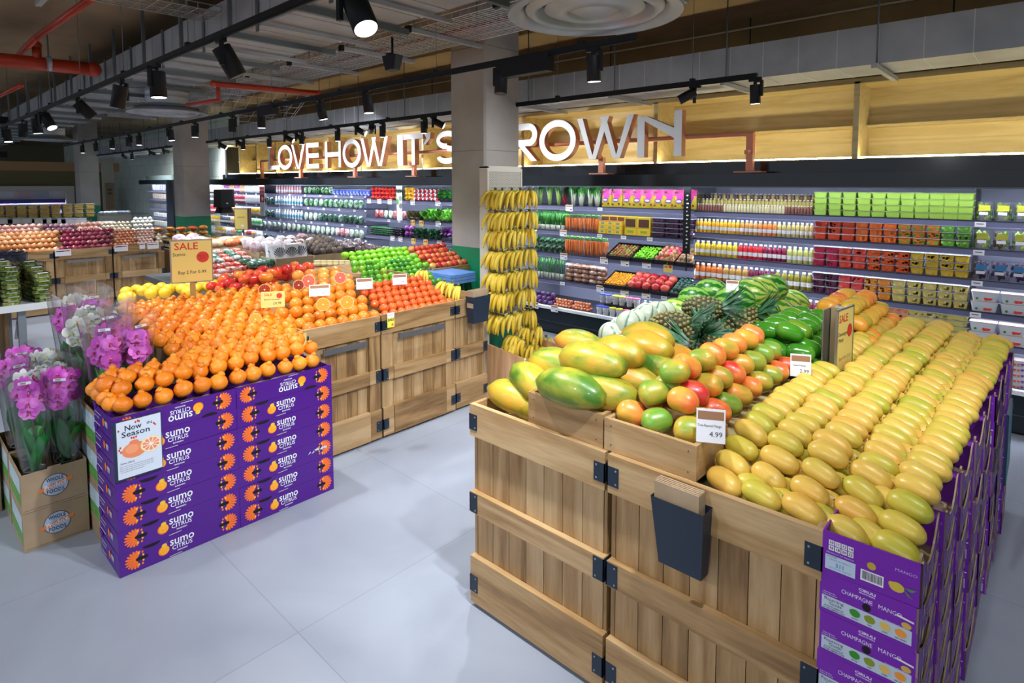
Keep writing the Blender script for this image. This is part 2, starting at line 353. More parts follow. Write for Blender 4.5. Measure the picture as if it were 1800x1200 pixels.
# ---------------------------------------------------------------- wire cable trays
def tray(x0, x1, y0, y1, z, lab, along='x', step=.1, zend=None):
    b = MB(); zend = z if zend is None else zend; n = 8
    def P(u, v, h=0):
        zz = z+(zend-z)*u
        return (x0+(x1-x0)*u, y0+(y1-y0)*v, zz+h) if along == 'x' else (x0+(x1-x0)*v, y0+(y1-y0)*u, zz+h)
    for k in range(n+1):
        b.tube([P(0, k/n), P(1, k/n)], .0035 if k not in (0, n) else .005, 'tray', 4)
    for v in (0, 1): b.tube([P(0, v, .05), P(1, v, .05)], .005, 'tray', 4)
    Ln = abs(x1-x0) if along == 'x' else abs(y1-y0)
    for k in range(int(Ln/step)+1):
        u = k*step/Ln; b.tube([P(u, 0, .05), P(u, 0), P(u, 1), P(u, 1, .05)], .003, 'tray', 4)
    r = obj('cable_tray', b, label=lab, cat='cable tray')
    return r
t1 = tray(-14, 0, 3.3, 3.62, 3.34, 'long wire cable tray with a red cable, hanging between the two ducts')
t2 = tray(-14, 0, 3.66, 3.96, 3.34, 'second wire cable tray nearer the back wall, alongside the red cable')
b = MB(); b.tube([(-14, 3.64, 3.36), (0, 3.64, 3.36)], .02, 'red', 8); obj('red_cable', b, t1, label='red cable')
b = MB(); b.box(0, 3.2, 3.29, .04, 4.06, 3.325, 'galv'); b.box(-.01, 3.17, 3.28, .05, 3.2, 3.335, 'black'); b.tube([(.02, 3.25, 3.3), (.02, 3.25, 3.9)], .006, 'galvd', 5); b.tube([(.02, 4.0, 3.3), (.02, 4.0, 3.9)], .006, 'galvd', 5)
rep('cross_channel', t1, b, fr(-13.6, 0, 1.05))
tray(-9.3, -8.5, 4.7, 3.4, 2.95, 'ladder of wire tray dropping at a slant in front of the back wall', 'x', .14, 3.4)
tray(-5.9, -5.5, -4, 2.2, 3.5, 'wire cable tray crossing the ceiling at the top left', 'y')
b = MB(); b.box(-6.2, 1.0, 3.44, -5.2, 1.04, 3.475, 'galv'); b.tube([(-5.25, 1.02, 3.45), (-5.25, 1.02, 3.9)], .007, 'galvd', 5); b.tube([(-6.15, 1.02, 3.45), (-6.15, 1.02, 3.9)], .007, 'galvd', 5)
obj('channel_bracket', b, label='short steel channel hung on two rods under the tray at top left', cat='bracket')
# ---------------------------------------------------------------- sprinkler pipes
def pipe(pts, r, lab, extra=None):
    b = MB()
    for a, c in zip(pts, pts[1:]): b.tube([a, c], r, 'red', 12)
    for p in pts: b.ball(r*1.15, r*1.15, r*1.15, 'red', 10, 6, X=T(*p))
    o = obj('sprinkler_pipe', b, label=lab, cat='pipe')
    return o
def P3(x, y, z): p = PZ(x, y, z); return (p.x, p.y, z)
qa, qb = Vector(P3(-120, 92, 3.5)), Vector(P3(145, 120, 3.5)); qc = qa+(qb-qa)*((2.1-qa.y)/(qb.y-qa.y)) if qb.y != qa.y else qb
o = pipe([tuple(qa), tuple(qc)], .085, 'thick red sprinkler main at the far left under the ceiling')
b = MB(); p = P3(86, 112, 3.5); b.tube([(p[0], p[1], 3.5), (p[0], p[1], 3.9)], .008, 'galvd', 6); b.lathe([(.095, -.02), (.095, .02)], 'galv', 16, X=T(*p) @ RX(R(90))); obj('pipe_clamp', b, o)
pipe([P3(30, 100, 3.66), P3(64, 66, 3.66), P3(160, -2, 3.66)], .035, 'thinner red sprinkler branch climbing to the top edge at left')
p = P3(65, 100, 3.58); pipe([(p[0], p[1], 3.5), (p[0], p[1], 3.72)], .05, 'short upright red riser joining the thick main to its branch')
pipe([P3(-10, 172, 3.4), P3(38, 150, 3.4)], .03, 'thin red pipe stub at the left edge')
a, c = PY(375, 147, 3.35), PY(560, 163, 3.35)
a = PZ(375, 147, 3.2); c = PZ(560, 164, 3.2)
pipe([tuple(a), tuple(c)], .035, 'red sprinkler pipe crossing below the wire tray')
a2 = PZ(383, 150, 3.2); d2 = PX(383, 176, a2.x); e2 = PZ(330, 184, d2.z); pipe([tuple(a2), (a2.x, a2.y, d2.z), tuple(e2)], .022, 'thin red drop pipe behind the middle diffuser')
b = MB(); b.box(-30, -9, 3.3, -3.6, -8.9, 3.5, 'black')
# dark service run and beams far left
for i, (x0, x1, y0, z0, z1, m_, nm, lb) in enumerate([(-18, -17.6, -6, 3.35, 3.5, 'black', 'service_rail', 'black service rail under the ceiling at left'),
        (-26, -25.7, -8, 2.85, 3.05, 'black', 'service_rail', 'black lighting beam across the far left bay')]):
    b = MB(); b.box(x0, y0, z0, x1, 3.2, z1, m_); obj(nm, b, label=lb, cat='rail')
# ---------------------------------------------------------------- lighting tracks and spotlights
def track(x0, x1, y, z, lab):
    b = MB(); b.box(x0, y-.018, z, x1, y+.018, z+.035, 'black'); b.box(x0, y-.012, z-.012, x1, y-.002, z, 'black')
    o = obj('lighting_track', b, label=lab, cat='lighting track', group='ceiling lighting tracks')
    b = MB(); b.tube([(0, y, z+.03), (0, y, 3.9)], .0025, 'galvd', 4); b.box(-.02, y-.02, z+.03, .02, y+.02, z+.055, 'black'); rep('suspension_wire', o, b, fr(x0+.6, x1, 1.5))
TZ = 2.9
track(-20, .2, 1.53, 2.9, 'black lighting track nearest the camera, running over the left aisle')
track(-18, -1.98, 3.3, 2.9, 'black lighting track in the middle, passing in front of the main column')
track(-24, -1.84, 4.95, 2.86, 'black lighting track along the back wall in front of the lettering')
_sp = {}
def spot_parts(r, h):
    if (r, h) in _sp: return _sp[(r, h)]
    a = MB(); a.box(-.05, -.016, -.03, .05, .016, 0, 'black'); a.box(-.012, -.008, -.055, .012, .008, -.03, 'black')
    hd = MB(); hd.lathe([(r, 0), (r, -h), (r*.9, -h-.002)], 'black', 24, cap=False); hd.lathe([(.0001, .002), (r*.96, .002), (r, 0)], 'black', 24, cap=False)
    arm = MB(); arm.box(r, -.014, -h*.62, r+.02, .014, .03, 'black'); arm.box(0, -.01, .02, r+.02, .01, .034, 'black')
    ln = MB(); ln.lathe([(r*.9, 0), (.0001, -.001)], 'lens', 20, cap=False)
    of = MB(); of.lathe([(r*.9, 0), (.0001, -.001)], C((.05, .05, .05)), 20, cap=False)
    _sp[(r, h)] = [x.mesh(n) for x, n in ((a, 'track_adapter'), (hd, 'lamp_head'), (arm, 'yoke_arm'), (ln, 'lens'), (of, 'lens'))]
    return _sp[(r, h)]
LIGHTS = []
def spotlight(px, py, y, z, r=.05, h=.175, tilt=0, pan=0, lit=True, lab='', power=1.0, X=None):
    x = PY(px, py, y).x if X is None else X
    A, Hd, Ar, Ln, Of = spot_parts(r, h)
    o = empty('track_spotlight', (x, y, z), lab, 'spotlight', 'track spotlights')
    obj('track_adapter', A, o); q = (R(tilt), 0, R(pan))
    hd = obj('lamp_head', Hd, o, (0, 0, -.06), q)
    obj('yoke_arm', Ar, o, (0, 0, -.06), (0, 0, R(pan)))
    obj('lens', Ln if lit else Of, hd, (0, 0, -h-.001))
    if lit or power:
        ld = bpy.data.lights.new('spot', 'SPOT'); ld.energy = SPOT_W*power; ld.spot_size = R(95); ld.spot_blend = .9; ld.shadow_soft_size = .045; ld.color = (.93, .96, 1.0)
        lo = bpy.data.objects.new('spot_lamp', ld); lo.location = (0, 0, -h-.02); col.objects.link(lo); lo.parent = hd
    return o
# nearest track: (px, tilt, pan, lit)
for i, (px, ti, pa, li) in enumerate([(620, 33, -92, 1), (388, 28, -20, 0), (275, 3, -60, 1), (212, 12, 130, 0), (135, 42, -10, 0), (78, 34, -60, 1), (62, 6, 0, 1), (39, 2, 30, 0), (11, 8, 300, 1)]):
    py = 228-(px)*.424
    spotlight(px, py, 1.53, 2.9, .058, .19, ti, pa, li, 'black spotlight on the nearest ceiling track, %s along it from the right' % O(i), 1)
for i, (px, ti, pa, li) in enumerate([(1043, 4, 0, 1), (882, 8, 200, 0), (645, 6, 300, 1), (562, 12, 330, 1), (459, 0, 0, 1), (408, 0, 20, 0), (342, 0, 20, 1), (299, 8, 300, 1), (244, 0, 0, 1), (226, 0, 30, 0), (197, 0, 0, 1), (168, 4, 0, 0), (145, 0, 0, 1)]):
    py = 263-(px-105)*.19
    spotlight(px, py, 3.3, 2.9, .048, .165, ti, pa, li, 'black spotlight on the middle ceiling track, %s along it from the right' % O(i), 1)
for i, (px, ti, pa, li, pw) in enumerate([(1328, 4, 0, 1, 1), (1222, 62, 120, 0, .6), (762, 62, -50, 1, 1), (745, 0, 0, 1, 1), (672, 0, 0, 1, 1), (653, 75, 60, 0, .6), (627, 62, -50, 1, 1), (593, 0, 0, 1, 1), (530, 0, 0, 1, 1), (520, 72, 330, 0, .6), (502, 62, -50, 1, 1), (473, 0, 0, 1, 1), (427, 0, 0, 1, 1), (417, 60, -40, 1, 2.2), (386, 58, -35, 1, 2.0), (232, 0, 0, 1, 1), (286, 82, 10, 0, 3), (262, 70, -10, 1, 3), (215, 60, 30, 0, 4)]):  # last three heads are added to brighten the pale back wall
    py = 242-(px-450)*.1245
    spotlight(px, py, 4.95, 2.86, .042, .15, ti, pa, li, 'black spotlight on the back wall track, %s along it from the right' % O(i), pw)
# lamps added beyond the frame and behind the camera to brighten the scene
b = MB(); b.box(-1.5, 2.06, 3.02, .6, 2.10, 3.055, 'black'); o_ = obj('lighting_track', b, label='short black lighting track above the mango stand, out of the picture', cat='lighting track', group='ceiling lighting tracks')  # unseen track, added to light the mango bed and the lettering
b = MB(); b.tube([(0, 2.08, 3.05), (0, 2.08, 3.9)], .0025, 'galvd', 4); rep('suspension_wire', o_, b, [-1.3, .1])
for i, (x, ti, pa, pw) in enumerate([(.35, 34, 12, .40), (-.25, 30, 10, .40), (-.85, 40, 35, .55), (.1, 52, 30, .5), (-.5, 54, 60, .45)]):
    spotlight(0, 0, 2.08, 3.02, .05, .175, ti, pa, 1, 'added spotlight on the short unseen track above the mango stand, %s from the right' % O(i), pw, X=x)
for i, (x, ti, pa) in enumerate([(-1.05, 44, 80), (-.35, 40, 100)]):  # extra heads added to brighten the purple citrus boxes and the floor
    spotlight(0, 0, 1.53, 2.9, .058, .19, ti, pa, 1, 'added unseen spotlight on the nearest track above the camera, %s from its right end' % O(i), 1.5, X=x)
b = MB(); b.box(-9, -1.52, 2.9, .5, -1.48, 2.935, 'black'); o_ = obj('lighting_track', b, label='added unseen lighting track behind the viewpoint, parallel to the others', cat='lighting track', group='ceiling lighting tracks')  # unseen track added for frontal fill on crates and kraft boxes
b = MB(); b.tube([(0, -1.5, 2.93), (0, -1.5, 3.9)], .0025, 'galvd', 4); rep('suspension_wire', o_, b, [-8, -5, -2, .2])
for i, (x, ti, pa, pw) in enumerate([(.2, 42, 15, .8), (-1.6, 45, 0, .8), (-3.4, 42, 5, 1.0), (-5.2, 40, 0, 1.0), (-7.2, 35, 20, 1.0)]):
    spotlight(0, 0, -1.5, 2.9, .05, .175, ti, pa, 1, 'added fill spotlight on the unseen track behind the viewpoint, %s from the right' % O(i), pw, X=x)
# small black speaker
p = PZ(690, 112, 3.1); r = empty('ceiling_speaker', tuple(p), 'small black loudspeaker hanging under the wire tray left of the column', 'speaker')
b = MB(); b.frus(.13, .1, .2, .12, -.06, .07, 'black', bev=.02); obj('cabinet', b, r); b = MB(); b.tube([(0, 0, .06), (0, 0, .24)], .012, 'black', 6); b.box(-.03, -.05, .07, .03, .05, .09, 'black'); obj('bracket', b, r)
b = MB(); b.box(-.25, -.04, -.06, .25, .04, .06, 'black'); obj('driver_box', b, label='black driver box on the middle track just right of the column', cat='driver box', loc=(PY(921, 123, 3.3).x, 3.3, 2.85)); 
b = MB(); b.box(-.2, -.04, -.05, .2, .04, .05, 'black'); obj('driver_box', b, label='black driver box on the middle track beside the slanting wire ladder', cat='driver box', loc=(PY(470, 190, 3.3).x, 3.3, 2.86))
# ---------------------------------------------------------------- wooden bulkhead with lit niches above the cold cases
root = empty('wooden_bulkhead', (0, 6.45, 2.15), 'pale wooden bulkhead of lit open niches above the cold cases', 'bulkhead')
b = MB()
for k in range(9): b.box(-16.1+k*2.0, .42, .09, -14.1+k*2.0, .45, .82, 'px', r=.5)
obj('back_panel', b, root)
b = MB()
for k in range(8): b.box(-16.1+k*2.2, 0, .80, -13.9+k*2.2, .5, .85, 'px', r=.4)
obj('top_board', b, root)
b = MB()
for k in range(8): b.box(-16.1+k*2.2, .28, .40, -13.9+k*2.2, .45, .425, 'px', r=.4)
obj('middle_ledge', b, root)
xs = [PY(p_, 200, 6.45).x for p_ in (1505, 1153, 919, 742, 633, 575, 527, 482, 448, 418, 392)]
for x in xs+[-.05+1.45]:
    b = MB(); b.box(x-.025, 0, .09, x+.025, .44, .82, 'px'); obj('niche_divider', b, root)
b = MB(); b.box(-16.1, .0, .06, 1.6, .45, .09, 'px'); obj('bottom_board', b, root)
b = MB(); b.box(-16.1, .02, .092, 1.6, .05, .104, 'ledw'); obj('light_strip', b, root)
b = MB(); b.box(-16.2, -.03, 0, -16.1, .5, .95, 'black'); obj('end_post', b, root)
# ---------------------------------------------------------------- lettering on its coral rail
SY = 6.08
def X6(px): return PY(px, 260, SY).x
root = empty('lettering_sign', (0, SY, 2.3), 'large white letters LOVE HOW ITS GROWN on a coral steel rail above the cold cases', 'sign')
LH = .505; ST = .085; DP = .09
def stroke(a, c, w):
    a = Vector(a); c = Vector(c); d = (c-a).normalized(); n = Vector((-d.y, d.x))*w/2
    return [tuple(a-n), tuple(c-n), tuple(c+n), tuple(a+n)]
def vb(x, w, y0=0, y1=1): return [(x, y0*LH), (x+w, y0*LH), (x+w, y1*LH), (x, y1*LH)]
def arcring(cx, cy, rx, ry, a0, a1, w, n=28):
    o_ = []; i_ = []
    for k in range(n+1):
        a = a0+(a1-a0)*k/n; o_.append((cx+rx*math.cos(a), cy+ry*math.sin(a))); i_.append((cx+(rx-w)*math.cos(a), cy+(ry-w)*math.sin(a)))
    return o_, i_
def glyph(ch, x0, x1, first):
    b = MB(); X = T(0, DP, 0) @ MYN; w = x1-x0; s = ST; lift = [0]
    def P(pts): 
        a = sum(p[0]*q[1]-q[0]*p[1] for p, q in zip(pts, pts[1:]+pts[:1]))
        if a < 0: pts = pts[::-1]
        lift[0] += .0008; b.prism([(x0+p[0], p[1]) for p in pts], 0, DP+lift[0], 'letter', 'ply', X=X)
    def A(o_, i_):
        for k in range(len(o_)-1): 
            q = [o_[k], o_[k+1], i_[k+1], i_[k]]; q = [(x0+p[0], p[1]) for p in q]
            a = sum(p[0]*r_[1]-r_[0]*p[1] for p, r_ in zip(q, q[1:]+q[:1]))
            if a < 0: q = q[::-1]
            n = 4; v = [(x, y, 0) for x, y in q]+[(x, y, DP) for x, y in q]
            b.add(v, [(4, 5, 6, 7)], 'letter', X=X); b.add(v, [(0, 1, 5, 4), (1, 2, 6, 5), (2, 3, 7, 6), (3, 0, 4, 7), (3, 2, 1, 0)], 'ply', X=X)
    PI = math.pi
    if ch == 'L': P(vb(0, s)); P([(s, 0), (w, 0), (w, s), (s, s)])
    elif ch == 'E': P(vb(0, s)); [P([(s, y), (w, y), (w, y+s), (s, y+s)]) for y in (0, LH/2-s/2, LH-s)]
    elif ch == 'H': P(vb(0, s)); P(vb(w-s, s)); P([(s, LH/2-s/2), (w-s, LH/2-s/2), (w-s, LH/2+s/2), (s, LH/2+s/2)])
    elif ch == 'I': P(vb(0, w))
    elif ch == 'T': P(vb(w/2-s/2, s, 0, 1-s/LH)); P([(0, LH-s), (w, LH-s), (w, LH), (0, LH)])
    elif ch == 'O': A(*arcring(w/2, LH/2, w/2, LH/2+.012, 0, 2*PI, s, 40))
    elif ch == 'V': P([(0, LH), (s*1.05, LH), (w/2+s*.1, 0), (w/2-s*.6, 0)]); P([(w, LH), (w-s*1.05, LH), (w/2-s*.1, 0), (w/2+s*.6, 0)])
    elif ch == 'W':
        h = w*.58
        for q in (0, w-h): P([(q, LH), (q+s*1.0, LH), (q+h/2+s*.15, 0), (q+h/2-s*.6, 0)]); P([(q+h, LH), (q+h-s, LH), (q+h/2-s*.15, 0), (q+h/2+s*.6, 0)])
    elif ch == 'N': P(vb(0, s*1.1, 0, .92)); P(vb(w-s*1.1, s*1.1)); P([(0, LH*.92), (s*1.4, LH*.92), (w-s*1.1, LH*.62), (w-s*1.1, LH*.40)])
    elif ch == 'R': P(vb(0, s)); A(*arcring(w-.15, LH*.70, .15, LH*.30, -PI/2, PI/2, s)); P([(s, LH-s), (w-.15, LH-s), (w-.15, LH), (s, LH)]); P([(s, LH*.40), (w-.15, LH*.40), (w-.15, LH*.40+s), (s, LH*.40+s)]); P([(w*.38, LH*.41), (w*.38+s*1.2, LH*.41), (w, 0), (w-s*1.2, 0)])
    elif ch == 'S': A(*arcring(w/2, LH*.725, w/2, LH*.28, PI*.12, PI*1.5, s)); A(*arcring(w/2, LH*.275, w/2, LH*.28, -PI*.9, PI*.5, s))
    elif ch == 'G': A(*arcring(w/2, LH/2, w/2, LH/2+.012, PI*.2, PI*1.93, s)); P([(w*.5, LH*.36), (w, LH*.36), (w, LH*.36+s), (w*.5, LH*.36+s)])
    elif ch == "'": P([(0, LH), (w, LH), (w*.9, LH*.8), (w*.2, LH*.62), (0, LH*.66), (w*.4, LH*.82)])
    return b
mt['letter'] = M('white_letter_face', (.85, .86, .88), .5)
for ch, a, c in [('L', 471, 491), ('O', 488, 513), ('V', 512, 536), ('E', 538, 560), ('H', 571, 599), ('O', 602, 634), ('W', 634, 682), ('I', 698.5, 708), ('T', 709, 744), ("'", 745, 757), ('S', 767, 805), ('G', 838, 886), ('R', 893, 944), ('O', 948, 1012), ('W', 1014, 1114), ('N', 1120, 1198)]:
    x0, x1 = X6(a), X6(c); o = obj('letter', glyph(ch, x0, x1-DP*.0, 0), root); o['label'] = 'white letter '+(ch if ch != "'" else 'apostrophe')
b = MB(); xl, xr = X6(449), X6(1316)
b.tube([(xl, .13, .21), (xr, .13, .21)], .026, 'copper', 8); obj('rail', b, root)
for p_ in (449, 517, 612, 716, 1047, 1310):
    x = X6(p_); b = MB(); b.box(x-.035, .11, -.17, x+.035, .17, .21 if p_ in (449, 1310, 716) else .02, 'copper'); b.box(x-.14, .06, -.19, x+.14, .22, -.175, 'copper'); b.box(x-.02, .02, .0, x+.02, .12, .04, 'copper'); obj('post', b, root)
# ================================================================ cold cases along the back wall
FY = 6.07; SHY = 6.33       # ledge front, shelf front
def XS(px, y=420): return PY(px, y, SHY).x
Z6 = [1.685, 1.447, 1.184, .914, .655]; Z4 = [1.70, 1.36, 1.045, .675]; Z5 = [1.77, 1.505, 1.205, .93, .63]
def tagmesh(w_, h_, kind):
    b = MB(); b.box(-w_/2, -.004, -h_/2, w_/2, 0, h_/2, 'yel' if kind == 'y' else 'paper')
    if kind == 'y': b.disc(w_*.26, h_*.2, h_*.2, 'redp', .0045, X=MYN, n=10); b.box(-w_*.4, -.005, h_*.05, w_*.0, -.004, h_*.2, 'redp')
    elif h_ > .06: b.box(-w_*.45, -.005, h_*.2, w_*.45, -.004, h_*.42, 'brownp'); b.box(-w_*.4, -.005, -h_*.05, w_*.1, -.004, 0, 'blk'); b.box(w_*.15, -.005, -h_*.3, w_*.4, -.004, -h_*.15, 'blk')
    else: b.box(-w_*.35, -.005, 0, w_*.3, -.004, h_*.15, 'blk')
    return b.mesh('price_tag')
TG = {'w': tagmesh(.115, .085, 'w'), 's': tagmesh(.075, .042, 's'), 'y': tagmesh(.115, .10, 'y'), 'yt': None}
b = MB(); b.box(-.035, -.004, -.035, .035, 0, .05, 'paper'); b.box(-.035, -.0045, -.11, .035, 0, -.035, 'yel2'); b.text('SALE', 0, -.05, .036, 'blk', .0055, X=MYN, off=.02); b.disc(.012, -.092, .014, 'oran2', .0055, X=MYN, n=10); TG['yt'] = b.mesh('sale_tag')
def case(x0, x1, zs, lab, tags=(), topblank=False):
    r = empty('cold_case', ((x0+x1)/2, FY, 0), lab, 'cold case', 'open refrigerated cases along the back wall')
    h = (x1-x0)/2; g = .004
    b = MB(); b.box(-h+g, .03, .02, h-g, .9, .30, 'caseb'); b.box(-h+g, .05, 0, h-g, .85, .02, 'void'); b.box(-h+g, .022, .155, h-g, .03, .165, C((.1, .12, .14))); b.box(-h+g, .0, .17, h-g, .05, .33, 'caseb'); obj('base', b, r)
    b = MB(); b.box(-h+g, -.01, .33, h-g, .05, .365, 'white'); obj('front_ledge', b, r)
    b = MB(); b.box(-h+g, .05, .30, h-g, .8, .35, 'shelf'); obj('deck', b, r)
    b = MB(); b.box(-h+g, .80, .35, h-g, .84, 2.0, 'fback'); obj('back_panel', b, r)
    for s2 in (-1, 1): b = MB(); b.box((h-.006)*s2, .30, .35, h*s2, .8, 1.97, 'clear'); obj('side_panel', b, r)
    b = MB(); b.box(-h+g/2, 0, 1.965, h-g/2, .10, 2.10, 'blackg'); b.box(-h+g/2, .10, 1.99, h-g/2, .9, 2.10, 'black'); b.box(-h+g/2, -.006, 1.955, h-g/2, .08, 1.966, C((.12, .15, .19), .3)); obj('fascia', b, r)
    b = MB(); b.box(-h+g/2, .36, 2.10, h-g/2, .38, 2.23, 'blackg'); obj('upper_panel', b, r)
    b = MB(); b.box(-h+.03, .12, 1.955, h-.03, .15, 1.963, 'led'); obj('canopy_light', b, r)
    for i, z in enumerate(zs):
        b = MB(); b.box(-h+.014, .27, z-.018, h-.014, .79, z, 'shelf'); b.box(-h+.014, .255, z-.052, h-.014, .27, z-.004, 'rail'); b.box(-h+.014, .253, z-.056, h-.014, .262, z-.052, C((.5, .53, .6), .3)); b.box(-h+.014, .253, z-.006, h-.014, .262, z-.001, 'black')
        s_ = obj('shelf', b, r)
        b = MB(); b.box(-h+.03, .28, z-.030, h-.03, .30, z-.022, 'led'); obj('light_strip', b, s_)
        for (row, px, k) in tags:
            if row == i:
                x = XS(px)-(x0+x1)/2
                if -h < x < h: obj('price_tag', TG[k], s_, (x, .25, z-.03 if k != 'y' else z-.04))
    for (row, px, k) in tags:
        if row == 9:
            x = PY(px, 540, FY).x-(x0+x1)/2
            if -h < x < h: obj('price_tag', TG[k], r, (x, -.015, .35))
    return r
tg = [(0, p, 's') for p in (1372, 1430, 1580)]+[(1, p, 's') for p in (1262, 1305, 1340, 1483, 1538, 1585, 1660)]+[(2, p, 's') for p in (1290, 1330, 1375, 1432)]+[(3, p, 's') for p in (1300, 1340, 1430)]+[(3, p, 'yt') for p in (1483, 1528, 1607)]+[(4, p, 'yt') for p in (1526, 1608)]+[(4, p, 's') for p in (1573, 1475)]+[(0, p, 's') for p in (1225, 1247)]
case(XS(1709), XS(1222), Z6, 'black cold case with juices on its left and stacked cut fruit tubs on its right', tg)
case(XS(1709), 1.3, Z6, 'black cold case at the right edge with grapes and strawberry tubs', [(k, 1722, 's') for k in range(4)]+[(4, 1722, 'yt')])
tg = [(0, 1001, 'w'), (0, 1055, 's'), (1, 991, 'w'), (1, 1055, 's'), (1, 1097, 's'), (1, 1143, 's'), (2, 992, 'w'), (2, 1063, 'w'), (2, 1100, 'w'), (2, 1138, 'w'), (2, 1176, 'y'), (3, 990, 's'), (3, 1057, 'w'), (3, 1100, 'w'), (3, 1138, 'w'), (3, 1170, 's'), (9, 942, 'w'), (9, 976, 'w')]
c3 = case(-5.36, XS(1222), Z4, 'black cold case right of the banana stand with scallions, carrots and black fruit trays', tg)
b = MB(); b.box(-.008, 0, 0, .008, .01, 1.0, 'black'); b.frus(.085, .012, .085, .012, .2, .98, 'black'); 
for i in range(14): b.box(-.006, -.0075, .27+i*.045, .006+.008*(i % 3), -.0062, .285+i*.045, 'white')
obj('hanging_sign', b, label='narrow black hanging sign with white lettering at the left end of the juices', cat='sign', loc=(XS(1211), SHY-.06, 1.0))
tg = [(0, p, 'w') for p in (651, 669, 687, 727, 771)]+[(1, p, 'y') for p in (727, 742)]+[(1, 771, 'w')]+[(1, p, 's') for p in (685, 703)]+[(2, p, 'w') for p in (691, 705)]+[(2, p, 'y') for p in (728, 749)]+[(2, 773, 'w')]+[(3, p, 'y') for p in (653, 670)]+[(3, p, 's') for p in (685, 703)]
case(-7.42, -5.36, Z4, 'black cold case behind the concrete column with radishes and leafy greens', tg)
case(XS(642), -7.42, Z4, 'black cold case left of the column with bell peppers and cucumbers', tg)
tg = [(k, 485+27*j+k*5, 's') for k in range(5) for j in range(6)]
case(-13.0, XS(642), Z5, 'long black cold case of bagged salads behind the avocados', tg)
case(-16.4, -13.0, Z5, 'leftmost black cold case of the run, behind the yellow aisle sign', [(k, 385+17*j, 's') for k in range(4) for j in range(6)])
b = MB(); b.box(-.3, 0, 0, .3, .9, 2.1, 'caseb'); obj('case_end_cabinet', b, label='tall black cabinet beside the far cold case', cat='cabinet', loc=(-19.2, 6.0, 0))
case(-22.3, -19.5, Z5, 'far cold case against the pale wall left of the column')
b = MB(); b.box(-1.4, .1, 0, 1.4, .9, .14, C((.09, .12, .12))); obj('case_canopy', b, label='dark green canopy box on top of the far cold case', cat='canopy', loc=(-20.6, 6.1, 2.101))
# ---------------------------------------------------------------- products
def bottle(c, cap=(.85, .87, .92), r=.034, h=.17, lab=(.8, .8, .8), labz=None, neck=.45):
    b = MB(); m = C(c, .18)
    b.lathe([(r*.9, 0), (r, .01), (r, h*.68), (r*.85, h*.78), (r*neck, h*.88), (r*neck, h*.92)], m, 12)
    b.lathe([(r*neck*1.25, h*.90), (r*neck*1.25, h)], C(cap), 12)
    if lab: b.lathe([(r*1.02, h*.2), (r*1.02, h*.45)], C(lab), 12, cap=False)
    return b.mesh('bottle')
def tub(c, c2=None, w_=.12, d=.12, h=.058, lid=True, chunks=True, seed=1):
    """clear tub with its contents as lumps, and a clear lid edge"""
    rr = random.Random(seed); b = MB(); c2 = c2 or c
    b.frus(w_*.80, d*.80, w_*.94, d*.94, .002, h*.90, C(c, .4), bev=.01)
    if chunks:
        for i in range(12):
            u = rr.uniform(-.38, .38)*w_; z = rr.uniform(.2, .8)*h; k = rr.choice((c, c2)); q = rr.uniform(.010, .017)
            b.box(u-q, -d*.455, z-q*.7, u+q, -d*.40, z+q*.7, C(k, .4), X=T(0, 0, 0) @ RY(rr.uniform(-.1, .1)))
        for i in range(8):
            u = rr.uniform(-.38, .38)*w_; v = rr.uniform(-.38, .38)*d; q = rr.uniform(.010, .017); b.box(u-q, v-q, h*.8, u+q, v+q, h*.93, C(rr.choice((c, c2)), .4))
    b.frus(w_, d, w_, d, h*.93, h, C((.60, .64, .66), .15) if lid is True else C(lid, .3), bev=.008)
    b.frus(w_*.97, d*.97, w_*1.0, d*1.0, h*.82, h*.93, 'clear', bev=.008)
    return b.mesh('tub')
def lay(name, desc, where, meshes, pxs, z, y=SHY+.075, stack=1, ph=.06, rows=1, pd=.1, cat='tub', group=None, jit=.003, rot=0, s=1, fall=0, zoff=0):
    """one thing at each pixel column pxs on the shelf of height z"""
    n = 0
    if len(pxs) > 1:      # neighbours stand side by side without touching
        m0 = meshes[0] if isinstance(meshes, list) else meshes; vx = [v.co.x for v in m0.vertices]; pt_ = abs(PY(pxs[1], 420, y).x-PY(pxs[0], 420, y).x)
        f_ = pt_*.95/((max(vx)-min(vx))*s)
        if f_ < 1 and m0.name.split('.')[0] in ('bottle', 'tub', 'clamshell', 'snack_pouch', 'date_box', 'dip_cup', 'small_bottle', 'blue_box', 'strawberry_tub', 'berry_tray'): s = (s*f_, s*max(f_, .6), s)
    for i, px in enumerate(pxs):
        for rw in range(rows):
            x = PY(px, 420, y+rw*pd).x if rw == 0 else x
            for k in range(stack):
                me = meshes[(i+k+rw) % len(meshes)] if isinstance(meshes, list) and not isinstance(meshes[0], str) else meshes
                l = '%s %s, %s from the left' % (desc, where, O(i))
                if stack > 1: l += ', '+('topmost' if k == stack-1 else 'bottom' if k == 0 else O(k)+' up')+' of its stack'
                if rows > 1: l += ', '+('front' if rw == 0 else O(rw))+' row'
                put(name, me, (x+U(-jit, jit), y+rw*pd+U(-jit, jit), z+.001+k*ph+rw*zoff), (0, 0, rot+U(-.04, .04)), l, cat, group or desc+'s '+where, s); n += 1
def rng(a, c, n): return [a+(c-a)*(i+.5)/n for i in range(n)]
def W(k): return 'on the %s shelf down' % O(k)
